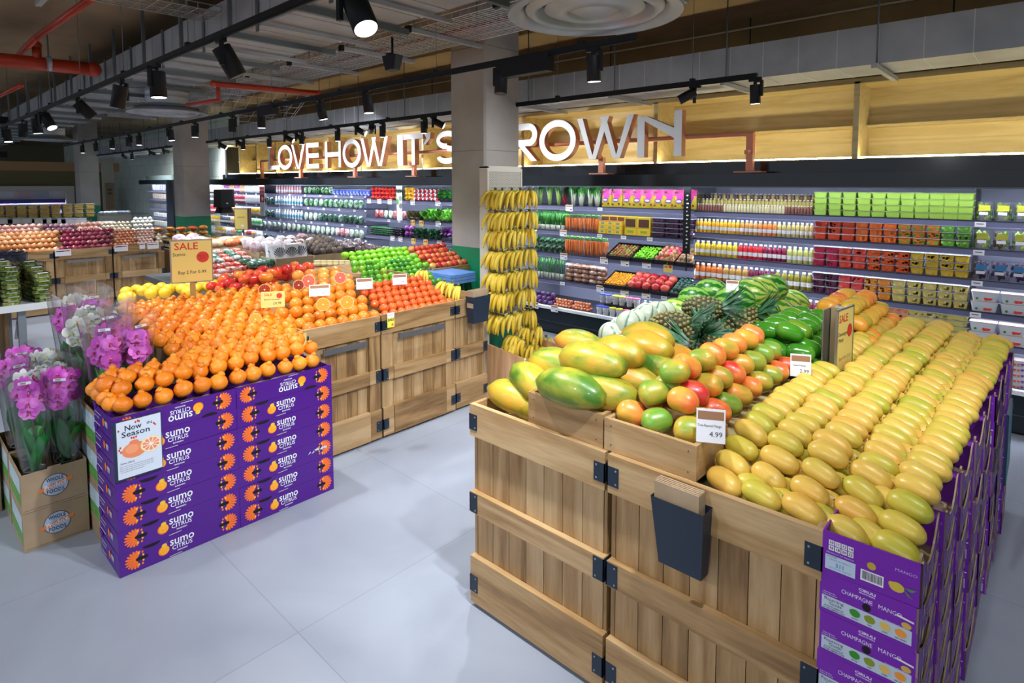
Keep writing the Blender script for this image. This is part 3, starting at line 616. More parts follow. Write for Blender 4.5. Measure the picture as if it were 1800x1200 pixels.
# juice side of the right case
smb = bottle((.20, .08, .06), r=.022, h=.085, lab=None); sma = bottle((.50, .42, .12), r=.022, h=.085, lab=None); smc = bottle((.55, .50, .30), r=.022, h=.085, lab=None)
q = lambda c_, **k: bottle(c_, **k)
lay('juice_bottle', 'small dark juice shot bottle', W(0), [smb], rng(1224, 1270, 10), Z6[0], cat='bottle')
lay('juice_bottle', 'small pale yellow juice shot bottle', W(0), [smc], rng(1270, 1378, 21), Z6[0], cat='bottle')
lay('juice_bottle', 'small brown juice shot bottle', W(0), [smb], rng(1378, 1427, 9), Z6[0], cat='bottle')
b = MB(); b.box(-1.03, 0, 0, 1.03, .3, .055, 'clear'); b.box(-1.03, .12, .055, 1.03, .3, .11, 'clear'); obj('display_riser', b, label='clear stepped riser under the juice shot bottles', cat='riser', loc=(XS(1325), SHY+.14, Z6[0]+.001))
lay('juice_bottle', 'small juice shot bottle on the middle step', W(0), [sma], rng(1232, 1428, 30), Z6[0]+.057, y=SHY+.19, cat='bottle')
lay('juice_bottle', 'small dark juice shot bottle on the back step', W(0), [smb, sma], rng(1246, 1432, 26), Z6[0]+.113, y=SHY+.31, cat='bottle')
def juices(row, specs, h=.165, r=.034):
    for (a, c_, n, colr, nm) in specs:
        lay('juice_bottle', 'bottle of '+nm+' juice', W(row), [bottle(colr, h=h, r=r)], rng(a, c_, n), Z6[row], cat='bottle')
juices(1, [(1222, 1300, 11, (.80, .42, .02), 'golden orange'), (1300, 1332, 4, (.62, .30, .08), 'peach coloured'), (1332, 1366, 4, (.72, .22, .04), 'dark orange'), (1366, 1430, 8, (.52, .42, .15), 'pale amber')], h=.15)
juices(2, [(1222, 1298, 8, (.70, .50, .03), 'yellow'), (1298, 1342, 5, (.65, .02, .03), 'bright red'), (1342, 1384, 5, (.25, .01, .05), 'beetroot'), (1384, 1432, 5, (.50, .52, .16), 'pale green')])
juices(3, [(1222, 1272, 5, (.62, .16, .03), 'carrot'), (1272, 1318, 4, (.42, .24, .06), 'brown'), (1318, 1364, 5, (.16, .015, .05), 'purple'), (1364, 1432, 6, (.24, .22, .03), 'olive green')], h=.18, r=.038)
juices(4, [(1222, 1300, 8, (.5, .05, .04), 'dark red'), (1300, 1400, 10, (.30, .27, .08), 'murky green'), (1400, 1480, 7, (.20, .03, .06), 'berry')])
# cut fruit tubs
gt = tub((.30, .50, .07), (.36, .55, .12), .185, .14, .056, lid=(.42, .58, .20), chunks=False)
lay('dip_tub', 'pale green guacamole tub', W(0), [gt], rng(1429, 1708, 11), Z6[0], stack=4, ph=.0575)
RO, OR_, GR, CR, YE, PY_, PU = (.70, .06, .012), (.85, .14, .01), (.12, .38, .03), (.50, .01, .06), (.70, .45, .02), (.72, .58, .14), (.08, .01, .04)
def cut(row, specs, w_=.155, h=.062, st=3):
    for (a, c_, n, c1, c2, nm) in specs:
        lay('fruit_tub', 'clear tub of '+nm, W(row), [tub(c1, c2, w_, .14, h, seed=a)], rng(a, c_, n), Z6[row], stack=st, ph=h+.001)
cut(1, [(1432, 1504, 3, RO, (.62, .04, .01), 'red grated carrot'), (1504, 1578, 3, OR_, (.9, .2, .02), 'orange carrot sticks'), (1578, 1654, 3, (.85, .22, .02), GR, 'carrot and celery'), (1654, 1708, 2, GR, (.3, .6, .1), 'green peas')])
cut(2, [(1432, 1476, 2, CR, (.65, .02, .10), 'pomegranate seeds'), (1476, 1526, 2, (.80, .06, .03), (.85, .12, .08), 'watermelon cubes'), (1526, 1602, 3, (.85, .10, .015), (.88, .22, .05), 'papaya cubes'), (1602, 1708, 4, YE, (.75, .52, .06), 'mango cubes')], h=.064)
cut(3, [(1432, 1477, 2, PU, (.2, .03, .1), 'dark berries'), (1477, 1523, 2, (.80, .06, .06), (.9, .2, .15), 'pink melon'), (1523, 1572, 2, (.85, .30, .03), (.9, .4, .08), 'orange melon'), (1572, 1708, 5, PY_, (.8, .68, .3), 'pineapple chunks')], h=.066)
cut(4, [(1495, 1556, 1, (.75, .12, .08), (.8, .25, .15), 'pink grapefruit'), (1558, 1604, 1, (.85, .30, .12), (.9, .4, .2), 'peach melon'), (1606, 1652, 1, PY_, (.66, .62, .3), 'pale honeydew'), (1656, 1706, 1, PY_, (.6, .6, .2), 'pale pineapple sticks')], w_=.25, h=.05, st=4)
cut4 = tub(YE, PY_, .24, .2, .07, seed=4)
lay('fruit_tub', 'clear tub of yellow pineapple', 'on the bottom deck', [cut4], rng(1600, 1706, 3), .352, y=FY+.2, stack=3, ph=.072)
# right edge case
def clam(c1, c2, lab1, w_=.19, h=.16, seed=3):
    rr = random.Random(seed); b = MB()
    for i in range(34):
        b.ball(.017, .017, .017, C(rr.choice((c1, c2)), .25), 8, 5, X=T(rr.uniform(-.4, .4)*w_, rr.uniform(-.03, .05), rr.uniform(.10, .88)*h))
    b.frus(w_*.92, .13, w_, .14, 0, h, 'clear', bev=.03)
    X = T(0, -.073, 0) @ MYN; b.poly([(-.06, h*.50), (.065, h*.52), (.065, h*.80), (-.05, h*.82)], C(lab1), X=X); b.poly([(-.05, h*.30), (.045, h*.30), (.045, h*.46), (-.05, h*.46)], 'paper', .001, X=X)
    return b.mesh('clamshell')
G1 = clam((.16, .34, .03), (.35, .50, .10), (.62, .60, .05)); G2 = clam((.16, .34, .03), (.08, .01, .03), (.62, .60, .05), seed=5); G3 = clam((.02, .015, .06), (.05, .02, .08), (.03, .20, .42), seed=6)
for row, ms_, nm in ((0, [G1], 'green grapes'), (1, [G1, G2], 'mixed grapes'), (2, [G3], 'blueberries')):
    lay('fruit_punnet', 'clear punnet of '+nm, W(row)+' at the right edge', ms_, [1727, 1761, 1795], Z6[row], cat='punnet')
def strawtub(c=(.80, .03, .015), w_=.20, h=.085, dots=1):
    b = MB(); b.frus(w_*.86, .12, w_, .15, 0, h*.93, C((.68, .72, .76)), bev=.012); b.frus(w_*1.03, .16, w_*1.03, .16, h*.93, h, C((.72, .62, .58), .25), bev=.01)
    X = T(0, -.0685, h*.02) @ MYN @ Matrix.Rotation(-.11, 4, 'X')
    for k in range(dots): b.disc(.035+k*.03-.02*(dots > 1), h*.42, h*.30, C(c) if k < 2 else C((.22, .05, .45)), .002+.0004*k, X=X, n=16)
    b.disc(.012, h*.25, h*.2, C(c), .003, X=X, n=14, ry=h*.16); b.disc(-.045, h*.68, h*.22, C((.72, .62, .04)), .003, X=X, n=14, ry=h*.15); b.disc(-.055, h*.25, h*.13, C((.02, .22, .06)), .003, X=X, n=10); b.disc(.055, h*.75, h*.12, C((.02, .18, .05)), .0035, X=X, n=8, ry=h*.07)
    b.box(.0+.01, -.0705, h*.40, .06, -.0695, h*.46, 'white')
    return b.mesh('strawberry_tub')
stt = strawtub(); sb3 = strawtub(h=.045, dots=3, w_=.21)
lay('strawberry_tub', 'strawberry tub', W(3)+' at the right edge', [stt], [1737, 1791], Z6[3], stack=2, ph=.087)
lay('strawberry_tub', 'strawberry tub', W(4)+' at the right edge', [stt], [1737, 1791], Z6[4], stack=2, ph=.087)
lay('berry_tray', 'flat white mixed berry tray', 'at the bottom right edge', [sb3], [1745, 1795], .352, y=FY+.16, stack=5, ph=.046, cat='tray')
# bagged and boxed goods, section beside the bananas
def pouch(w_=.15, h=.225):
    b = MB(); n = 6
    vs = []; fs = []
    for j in range(n+1):
        for i in range(n+1):
            u, v = i/n, j/n; t_ = .035*math.sin(math.pi*u)**.7*math.sin(math.pi*min(1, v*1.1+.05))**.7; vs.append(((u-.5)*w_, -t_, v*h))
    for j in range(n):
        for i in range(n): a = j*(n+1)+i; fs.append((a, a+1, a+n+2, a+n+1))
    b.add(vs[:], [f for k, f in enumerate(fs) if k < n*4], C((.78, .62, .05), .3), True); b.add(vs, [f for k, f in enumerate(fs) if k >= n*4], C((.82, .04, .35), .3), True)
    b.box(-w_/2, 0, 0, w_/2, .02, h, C((.7, .55, .05))); X = T(0, -.038, 0) @ MYN
    b.disc(.015, h*.62, .045, C((.85, .06, .38)), 0, X=X); b.disc(.0, h*.40, .042, C((.16, .05, .42)), .001, X=X, ry=.027); b.disc(-.0, h*.40, .032, C((.75, .7, .85)), .002, X=X, ry=.014); b.disc(-.045, h*.15, .018, C((.18, .05, .03)), -.004, X=X, ry=.012); b.disc(.045, h*.18, .015, C((.18, .05, .03)), -.008, X=X); b.disc(-.04, h*.85, .02, C((.22, .04, .06)), -.012, X=X, ry=.013)
    b.text('date', .015, h*.66, .035, 'white', .001, X=X) if False else None
    return b.mesh('snack_pouch')
pc = pouch()
lay('snack_pouch', 'yellow and pink snack pouch', 'on the top shelf left of the juices', [pc], rng(1057, 1222, 9), Z4[0], cat='pouch')
b = MB(); b.box(-.075, -.1, 0, .075, .1, .05, C((.75, .50, .03))); b.frus(.15, .2, .15, .2, .05, .052, C((.3, .1, .03))); b.box(-.03, -.101, .015, .03, -.1, .04, C((.12, .3, .25))); ybx = b.mesh('date_box')
lay('date_box', 'small yellow fruit box', 'below the pink pouches', [ybx], rng(1057, 1098, 3), Z4[1], stack=3, ph=.053, cat='box')
b = MB(); b.box(-.065, 0, 0, .065, .03, .07, C((.75, .45, .02))); b.box(-.06, -.001, .005, .06, 0, .055, C((.10, .035, .02))); dsp = b.mesh('date_box')
lay('date_box', 'tilted open box of dates standing on the small yellow boxes', 'below the pink pouches', [dsp], rng(1057, 1098, 3), Z4[1]+.16, cat='box')
b = MB(); b.box(-.10, -.06, 0, .10, .08, .225, C((.74, .52, .03))); b.box(-.08, -.0615, .10, .08, -.06, .20, C((.08, .03, .02))); b.box(-.1, -.0612, .088, .1, -.06, .094, C((.4, .25, .02))); b.box(-.05, -.062, .03, .05, -.06, .06, C((.3, .4, .02))); yb2 = b.mesh('date_box')
lay('date_box', 'tall yellow box with a dark window', 'below the pink pouches', [yb2], rng(1100, 1147, 2), Z4[1], cat='box')
dc = tub((.05, .02, .05), (.14, .05, .08), .175, .13, .055, lid=(.35, .36, .5), seed=8)
lay('date_tub', 'clear tub of dark dates', 'below the pink pouches', [dc], rng(1148, 1222, 3), Z4[1], stack=4, ph=.057)
def trayful(px0, px1, z, me_fn, lab, item, name, cat, nx=5, ny=5, pitch=.05, fz=.03, tilt=.42, hz=None, lz=2):
    x0, x1 = XS(px0), XS(px1); w_ = x1-x0-.012; d = .34
    r = empty('produce_tray', ((x0+x1)/2, SHY-.03, z+.004), lab, 'tray', 'black produce trays', rot=(tilt, 0, 0))
    b = MB(); b.box(-w_/2, 0, 0, w_/2, d, .006, 'black'); b.box(-w_/2, 0, 0, w_/2, .006, .05, 'black'); b.box(-w_/2, d-.006, 0, w_/2, d, .05, 'black'); b.box(-w_/2, 0, 0, -w_/2+.006, d, .05, 'black'); b.box(w_/2-.006, 0, 0, w_/2, d, .05, 'black'); obj('tray_body', b, r)
    A = T((x0+x1)/2, SHY-.03, z+.004) @ RX(tilt); k = 0
    for l in range(lz):
        for j in range(ny-l):
            for i in range(nx-l):
                u = -w_/2+w_*(i+.5+l*.5)/nx; v = .012+(d-.03)*(j+.5+l*.5)/ny
                p = A @ Vector((u+U(-.004, .004), v+U(-.004, .004), fz+l*fz*1.15)); me = me_fn[k % len(me_fn)] if isinstance(me_fn, list) else me_fn; k += 1
                put(name, me, tuple(p), (U(0, 6), U(-.5, .5), U(0, 6)), '%s, %s row up from the front, %s from the left%s' % (item, O(j), O(i), ', heaped on top' if l else ''), cat, item.split(' in ')[0]+'s in the black tray')
def ballm(name, c1, r, c2=None, stem=None, rough=.3, sq=1, sc_=4):
    b = MB(); b.ball(r, r, r*sq, MN(name+'_skin', [(.35, c1), (.65, c2 or c1)], sc_/r/20, rough, byobj=.35, val=.25), 12, 8)
    if stem: b.lathe([(r*.22, r*.93*sq), (r*.12, r*1.15*sq)], C(stem), 6)
    return b.mesh(name)
rmb = ballm('rambutan', (.30, .05, .02), .018, (.25, .28, .05)); chl = MB(); chl.ball(.03, .014, .012, C((.20, .62, .02), .25), 10, 6); chl = chl.mesh('lime_chilli')
drg = MB(); drg.ball(.032, .032, .042, MN('dragonfruit_skin', [(.4, (.65, .04, .12)), (.6, (.75, .25, .15))], 12, .4), 12, 8)
for k in range(7): a = k*.9; drg.leaf([(.028*math.cos(a), .028*math.sin(a), -.02+.006*k), (.045*math.cos(a), .045*math.sin(a), .0+.006*k), (.05*math.cos(a), .05*math.sin(a), .022+.006*k)], [.008, .007, .001], C((.20, .35, .05)))
drg = drg.mesh('dragon_fruit'); pot = ballm('brown_kiwi', (.26, .15, .07), .03, (.36, .24, .13), rough=.8)
kum = ballm('kumquat', (.85, .35, .01), .017, (.9, .45, .02)); pom = MB(); pom.ball(.058, .058, .052, MN('pomegranate_skin', [(.3, (.50, .02, .03)), (.7, (.72, .16, .10))], 8, .25, byobj=.3), 16, 10); pom.lathe([(.016, .048), (.012, .058), (.02, .07)], C((.55, .12, .05)), 8, cap=False); pom = pom.mesh('pomegranate')
avo = ballm('avocado', (.01, .05, .035), .032, (.03, .12, .07), rough=.35, sq=1.15)
LN = ' in the upper row of black trays'; LN2 = ' in the lower row of black trays'
trayful(1068, 1112, Z4[2], rmb, 'black tray of mixed small nuts, first tray of the upper row', 'speckled fruit'+LN, 'small_fruit', 'fruit', 8, 8, fz=.018)
trayful(1112, 1152, Z4[2], chl, 'black tray of bright green chillies, second tray of the upper row', 'green chilli'+LN, 'green_chilli', 'chilli', 7, 8, fz=.02, lz=2)
trayful(1152, 1190, Z4[2], drg, 'black tray of pink dragon fruit, third tray of the upper row', 'dragon fruit'+LN, 'dragon_fruit', 'fruit', 4, 4, fz=.035)
trayful(1190, 1222, Z4[2], pot, 'black tray of brown fruit, right tray of the upper row', 'brown fruit'+LN, 'brown_fruit', 'fruit', 4, 6, fz=.03)
trayful(1062, 1104, Z4[3], kum, 'black tray of orange kumquats, first tray of the lower row', 'orange kumquat'+LN2, 'kumquat', 'fruit', 9, 9, fz=.02)
trayful(1104, 1145, Z4[3], pom, 'black tray of pomegranates, second tray of the lower row', 'pomegranate in the lower black tray beside the kumquats', 'pomegranate', 'fruit', 3, 3, fz=.055, lz=1)
trayful(1145, 1180, Z4[3], pom, 'black tray of pomegranates, third tray of the lower row', 'pomegranate in the lower black tray beside the avocados', 'pomegranate', 'fruit', 2, 3, fz=.055, lz=1)
trayful(1180, 1222, Z4[3], avo, 'black tray of dark avocados, right tray of the lower row', 'dark avocado'+LN2, 'avocado', 'avocado', 5, 6, fz=.032)
def cup(c):
    b = MB(); b.lathe([(.028, 0), (.037, .09)], C((.62, .64, .68)), 14); b.lathe([(.039, .088), (.039, .098)], C(c), 14); b.disc(0, .045, .016, C((.15, .15, .2)), .0345, X=MYN, n=12); b.disc(0, .045, .012, C((.6, .62, .66)), .035, X=MYN, n=12); return b.mesh('dip_cup')
cb, cy_, cp = cup((.06, .10, .60)), cup((.65, .65, .05)), cup((.80, .12, .25))
for nm, me, a, c_, n, y_, z_, wh in (('blue', cb, 1050, 1072, 2, .10, .352, 'front'), ('yellow', cy_, 1073, 1096, 2, .10, .352, 'front'), ('pink', cp, 1097, 1120, 2, .10, .352, 'front'), ('blue', cb, 1055, 1077, 2, .28, .47, 'raised back'), ('yellow', cy_, 1078, 1101, 2, .28, .47, 'raised back'), ('pink', cp, 1102, 1128, 2, .28, .47, 'raised back')):
    lay('dip_cup', 'white cup with a %s lid in the %s row' % (nm, wh), 'below the fruit trays', [me], rng(a, c_, n), z_, y=FY+y_, cat='cup', s=1.15)
b = MB(); b.box(-.62, 0, 0, .62, .3, .115, 'black'); obj('display_riser', b, label='black riser under the back row of white cups', cat='riser', loc=(-3.55, FY+.2, .352))
bb = MB(); bb.lathe([(.03, 0), (.034, .02), (.026, .05), (.03, .07), (.014, .09)], C((.66, .68, .72)), 12); bb.lathe([(.016, .09), (.016, .105)], 'white', 10); bb.disc(0, .03, .014, 'blk', .033, X=MYN, n=8); bb = bb.mesh('small_bottle')
lay('small_bottle', 'small white bottle with a black print in the front row', 'below the fruit trays', [bb], rng(1126, 1205, 9), .352, y=FY+.10, cat='bottle')
lay('small_bottle', 'small white bottle with a black print in the back row', 'below the fruit trays', [bb], rng(1132, 1212, 9), .469, y=FY+.28, cat='bottle')
# vegetables
def mk_leaf_mat(n, a, c_, s=18): return MN(n, [(.35, a), (.65, c_)], s, .45, byobj=.3)
Lg, Dg, Yg = mk_leaf_mat('mid_green_leaf', (.015, .12, .02), (.06, .32, .05)), mk_leaf_mat('dark_green_leaf', (.004, .035, .012), (.02, .12, .04)), mk_leaf_mat('bright_green_leaf', (.06, .32, .015), (.20, .60, .06))
Pg, Bg = mk_leaf_mat('purple_leaf', (.06, .005, .08), (.22, .03, .25)), mk_leaf_mat('brown_green_leaf', (.04, .05, .01), (.12, .10, .03))
def bunch(leafm, stalkm, n=14, h=.24, sp=.07, sw=.008, lw=.03, st=.5, seed=1, curl=.03):
    rr = random.Random(seed); b = MB()
    for i in range(n):
        a = rr.uniform(0, 6.28); q = rr.uniform(.2, 1)*sp; hh = h*rr.uniform(.8, 1.05); bx, by = .25*q*math.cos(a), .25*q*math.sin(a); tx, ty = q*math.cos(a), q*math.sin(a)*.7
        m1 = (bx+(tx-bx)*st, by+(ty-by)*st, hh*st)
        b.tube([(bx, by, 0), m1, (tx, ty, hh*.85)], [sw, sw*.8, sw*.3], stalkm, 5)
        b.leaf([m1, ((m1[0]+tx)/2*1.1, (m1[1]+ty)/2*1.1, hh*(st+.25)), (tx*1.15, ty*1.15, hh*.93), (tx*1.3, ty*1.3-.0, hh)], [lw*.5, lw, lw*.9, lw*.25], leafm, up=(rr.uniform(-1, 1), -1, .2), fold=.3)
    return b.mesh('bunch')
def ruffle(leafm, r=.09, seed=2, n=26):
    rr = random.Random(seed); b = MB(); b.ball(r*.6, r*.55, r*.55, leafm, 12, 8, X=T(0, 0, r*.6))
    for i in range(n):
        a = rr.uniform(0, 6.28); e = rr.uniform(-.1, 1.3); d = Vector((math.cos(a)*math.cos(e), math.sin(a)*math.cos(e), math.sin(e))); p = d*r*.45+Vector((0, 0, r*.6)); t_ = Vector((rr.uniform(-.4, .4), rr.uniform(-.4, .4), .3))
        b.leaf([p, p+d*r*.35, p+d*r*.6+t_*r*.3, p+d*r*.62+t_*r*.7], [r*.22, r*.36, r*.34, r*.10], leafm, up=(rr.uniform(-1, 1), rr.uniform(-1, 1), rr.uniform(-1, 1)), fold=rr.uniform(-.5, .5))
    return b.mesh('leafy_head')
WH = C((.62, .68, .50)); 
pak = [bunch(Lg, WH, 12, .25, .06, .016, .035, .5, k) for k in (1, 2)]; chard = [bunch(Dg, C((.5, .02, .03)), 12, .25, .06, .008, .04, .45, 5)]; cel = [bunch(Lg, C((.35, .55, .15)), 16, .26, .05, .011, .02, .65, 7)]
lay('leafy_bunch', 'dark green leafy bunch', 'on the top shelf right of the bananas', cel, [950, 966, 982], Z4[0], cat='greens', y=SHY+.09)
lay('leafy_bunch', 'red stalked chard bunch', 'on the top shelf right of the bananas', chard, [992], Z4[0], cat='greens', y=SHY+.09)
lay('leafy_bunch', 'white stalked pak choi', 'on the top shelf right of the bananas', pak, [1007, 1022, 1037, 1050], Z4[0], cat='greens', y=SHY+.09)
def scall(seed, gm=Lg, h=.235, n=16, w_=.05):
    rr = random.Random(seed); b = MB()
    for i in range(n):
        x = rr.uniform(-w_, w_); y = rr.uniform(-.02, .02); t_ = rr.uniform(-.015, .015)
        b.tube([(x, y, 0), (x, y, h*.3)], [.006, .005], C((.66, .70, .60)), 5); b.tube([(x, y, h*.3), (x+t_, y-.005, h*.7), (x+2*t_, y+.01, h*rr.uniform(.88, 1.0))], [.005, .005, .003], gm, 5)
    return b.mesh('scallion_bunch')
sc1 = [scall(1), scall(2), scall(3)]; lk = [scall(k, Lg, .29, 9, .05) for k in (5, 6)]
lay('scallion_bunch', 'green scallion bunch', 'right of the bananas', sc1, rng(938, 992, 6), Z4[1], cat='scallions', y=SHY+.05)
lay('scallion_bunch', 'green scallion bunch behind the front ones', 'right of the bananas', sc1, rng(942, 996, 6), Z4[1]+.03, cat='scallions', y=SHY+.13)
lay('leek_bunch', 'green and white leek bunch', 'right of the bananas', lk, rng(942, 992, 5), Z4[3], cat='leeks', y=SHY+.05)
def carrots(seed, h=.20, n=9, w_=.055):
    rr = random.Random(seed); b = MB(); cm = MN('carrot_skin_%d' % seed, [(.3, (.62, .13, .02)), (.7, (.82, .24, .04))], 10, .5)
    for i in range(n):
        x = -w_+2*w_*(i+.5)/n; t_ = rr.uniform(-.02, .02); y = rr.uniform(-.025, .01)
        b.tube([(x+t_, y, .0), (x+t_*.6, y, h*.35), (x, y, h*.85), (x, y+.005, h*.92)], [.003, .0075, .011, .007], cm, 6)
        b.tube([(x, y, h*.9), (x+t_, y-.01, h*1.06), (x-t_, y-.015, h*1.12)], [.005, .004, .006], Yg, 5)
    return b.mesh('carrot_bunch')
cr = [carrots(k) for k in (1, 2, 3)]
lay('carrot_bunch', 'orange carrot bunch', 'on the second shelf beside the scallions', cr, rng(994, 1055, 5), Z4[1], cat='carrots', y=SHY+.05)
lay('carrot_bunch', 'orange carrot bunch', 'on the third shelf beside the broccoli', cr, rng(994, 1068, 6), Z4[2], cat='carrots', y=SHY+.05, s=1.1)
bro = MB(); 
for i in range(26): a = U(0, 6.28); e = U(0, 1.5); bro.ball(.022, .022, .02, Dg, 7, 5, X=T(.045*math.cos(a)*math.cos(e), .045*math.sin(a)*math.cos(e), .05+.04*math.sin(e)))
bro.lathe([(.015, 0), (.03, .06)], C((.2, .4, .12)), 8); bro = bro.mesh('broccoli')
for k in range(2): lay('broccoli', 'dark green broccoli head '+('in the lower row' if k == 0 else 'in the upper row'), 'on the third shelf', [bro], rng(940, 992, 5), Z4[2]+k*.095, cat='broccoli', y=SHY+.07+k*.03)
def bagm(mat, w_=.13, h=.15, d=.06, seed=1, lean=0):
    rr = random.Random(seed); b = MB(); ph = rr.uniform(0, 6)
    b.ball(w_/2, d/2, h/2, mat, 14, 10, X=T(0, 0, h/2), fn=lambda x, y, z: (x*(1+.28*abs(z/(h/2))**2.0)+.006*math.sin(40*z+ph), y+.008*math.sin(50*x+ph)*math.cos(45*z), z))
    return b.mesh('salad_bag')
def bagmat(n, stops, s=26, r=.2): return MN(n, stops, s, r, byobj=.2, detail=3, dist=1.2, bump=.6, bs=20, coat=.4)
BG = [bagmat('bag_greens', [(.3, (.01, .06, .02)), (.5, (.04, .22, .05)), (.62, (.45, .58, .50)), (.8, (.75, .82, .85))]), bagmat('bag_pale', [(.3, (.06, .16, .06)), (.5, (.40, .50, .40)), (.7, (.75, .80, .82))]),  # pale stops paint the plastic's white highlights into the colour
      bagmat('bag_dark', [(.35, (.008, .03, .02)), (.55, (.03, .12, .06)), (.75, (.42, .55, .56))]), bagmat('bag_red', [(.35, (.35, .02, .04)), (.5, (.55, .20, .20)), (.7, (.75, .80, .82))]), bagmat('bag_brown', [(.35, (.16, .06, .03)), (.55, (.38, .20, .12)), (.75, (.62, .60, .66))], 20)]
bgs = [[bagm(m_, seed=i*3+k) for k in range(2)] for i, m_ in enumerate(BG)]
bbw = bagm(BG[4], .15, .07, .12, 9)
lay('carrot_bag', 'brown bag of roots', 'on the fourth shelf beside the leeks', [bbw], rng(996, 1066, 5), Z4[3], stack=4, ph=.06, cat='bag', y=SHY+.08)
plum = ballm('plum', (.05, .01, .09), .032, (.16, .05, .25)); tomo = ballm('small_orange_carrot', (.72, .20, .07), .02, (.80, .32, .14), rough=.4); gar = ballm('garlic_bulb', (.55, .58, .52), .035, (.70, .72, .66), rough=.6, sq=.85)
def heap(name, me, px0, px1, zb, y0, nx, ny, nz, r, lab, cat, fr, grp):
    x0, x1 = XS(px0), XS(px1)
    for l in range(nz):
        for j in range(ny-l):
            for i in range(nx-(l % 2)):
                if j > 0 and 0 < i < nx-1-(l % 2) and l < nz-1: continue
                put(name, me, (x0+(x1-x0)*(i+.5+(l % 2)*.5)/nx, y0+r*1.9*(j+l*.5), zb+r+l*r*1.6), (U(0, 6), U(0, 6), 0), '%s, %s layer up, %s row back, %s from the left' % (lab, O(l), O(j), O(i)), cat, grp)
heap('purple_plum', plum, 950, 986, .352, FY+.1, 4, 3, 3, .032, 'dark purple plum on the case deck', 'plum', 0, 'dark plums on the case deck')
heap('baby_carrot', tomo, 985, 1016, .352, FY+.12, 6, 3, 5, .021, 'small orange root in the left bag', 'root', 0, 'small orange roots in the left bag')
heap('baby_carrot', tomo, 1018, 1048, .352, FY+.12, 6, 3, 5, .021, 'small orange root in the right bag', 'root', 0, 'small orange roots in the right bag')
heap('garlic_bulb', gar, 932, 950, .352, FY+.14, 2, 2, 3, .036, 'white bulb beside the plums', 'garlic', 0, 'white bulbs beside the plums')
# peppers, radishes, lettuces left of the column
pepm = lambda n, c_: MN(n, [(.4, c_), (.6, tuple(min(1, v*1.5+.01) for v in c_))], 6, .18)
def pepper(n, c_):
    b = MB(); b.ball(.042, .042, .045, pepm(n, c_), 14, 8, fn=lambda x, y, z: (x*(1+.12*math.cos(3*math.atan2(y, x))), y*(1+.12*math.cos(3*math.atan2(y, x))), z)); b.tube([(0, 0, .03), (0, 0, .055), (.01, 0, .062)], .006, C((.15, .4, .05)), 6); return b.mesh('bell_pepper')
pr, pgn, pyl = pepper('red_pepper', (.60, .01, .01)), pepper('green_pepper', (.04, .35, .02)), pepper('yellow_pepper', (.80, .36, .01))
for nm, me, a, c_, n in (('red', pr, 655, 697, 7), ('green', pgn, 698, 708, 2), ('yellow', pyl, 714, 730, 3)):
    for k in range(3):
        for i, px in enumerate(rng(a, c_, n)):
            put('bell_pepper', me, (PY(px, 420, SHY+.07+k*.02).x, SHY+.07+k*.02, Z4[0]+.04+k*.075), (R(90), U(0, 6), 0), '%s bell pepper on the top shelf, %s row up, %s from the left' % (nm, O(k), O(i)), 'pepper', nm+' bell peppers on the top shelf')
rad = MB()
for i in range(12): a = U(0, 6); q_ = U(0, .04); rad.ball(.017, .017, .02, C((.55, .01, .03), .3) if i % 3 else 'white', 8, 6, X=T(q_*math.cos(a), -.03+q_*math.sin(a), .02+U(0, .05)))
for i in range(6): rad.leaf([(U(-.03, .03), 0, .04), (U(-.04, .04), .04, .07), (U(-.05, .05), .08, .08)], [.006, .02, .005], Lg)
rad = rad.mesh('radish_bunch')
for k in range(3): lay('radish_bunch', 'radish bunch, %s row up,' % O(k), 'on the top shelf left of the column', [rad], rng(732, 776, 6), Z4[0]+k*.065, cat='radishes', y=SHY+.06+k*.04)
let, kal, pcb, dlet = [ruffle(Yg, .12, k) for k in (1, 2)], [ruffle(Dg, .10, k) for k in (3, 4)], [ruffle(Pg, .09, 5)], [ruffle(Bg, .09, 6)]
lay('lettuce', 'green leafy head', 'on the top shelf beside the column', [ruffle(Lg, .10, 9)], rng(776, 806, 3), Z4[0]+.02, cat='lettuce', y=SHY+.1)
lay('lettuce', 'bright green lettuce', 'on the second shelf beside the column', let, rng(745, 808, 5), Z4[1], cat='lettuce', y=SHY+.09)
lay('lettuce', 'dark red green lettuce', 'on the second shelf', dlet, rng(718, 745, 3), Z4[1], cat='lettuce', y=SHY+.09)
lay('kale', 'dark green kale', 'on the third shelf beside the column', kal, rng(730, 778, 4), Z4[2], cat='kale', y=SHY+.1)
lay('purple_kale', 'purple kale', 'on the third shelf beside the column', pcb, rng(778, 806, 2), Z4[2]+.05, cat='kale', y=SHY+.1)
lay('leafy_bunch', 'dark leafy bunch', 'on the fourth shelf beside the column', [bunch(Dg, Lg, 14, .24, .07, .006, .03, .3, 8)], rng(730, 780, 6), Z4[3], cat='greens', y=SHY+.1)
lay('celery', 'pale green celery', 'on the fourth shelf beside the column', [bunch(Yg, Yg, 14, .24, .07, .012, .03, .3, 9)], rng(782, 805, 2), Z4[3], cat='celery', y=SHY+.1)
def cuke(c1, c2, seed=1):
    b = MB(); b.tube([(0, -.08, 0), (0, -.06, 0), (0, .06, .004), (0, .08, .006)], [.008, .02, .02, .008], MN('cuke%d' % seed, [(.4, c1), (.6, c2)], 14, .3), 8); return b.mesh('cucumber')
ck, eg = cuke((.005, .05, .02), (.03, .16, .06), 1), cuke((.006, .003, .012), (.02, .01, .03), 2)
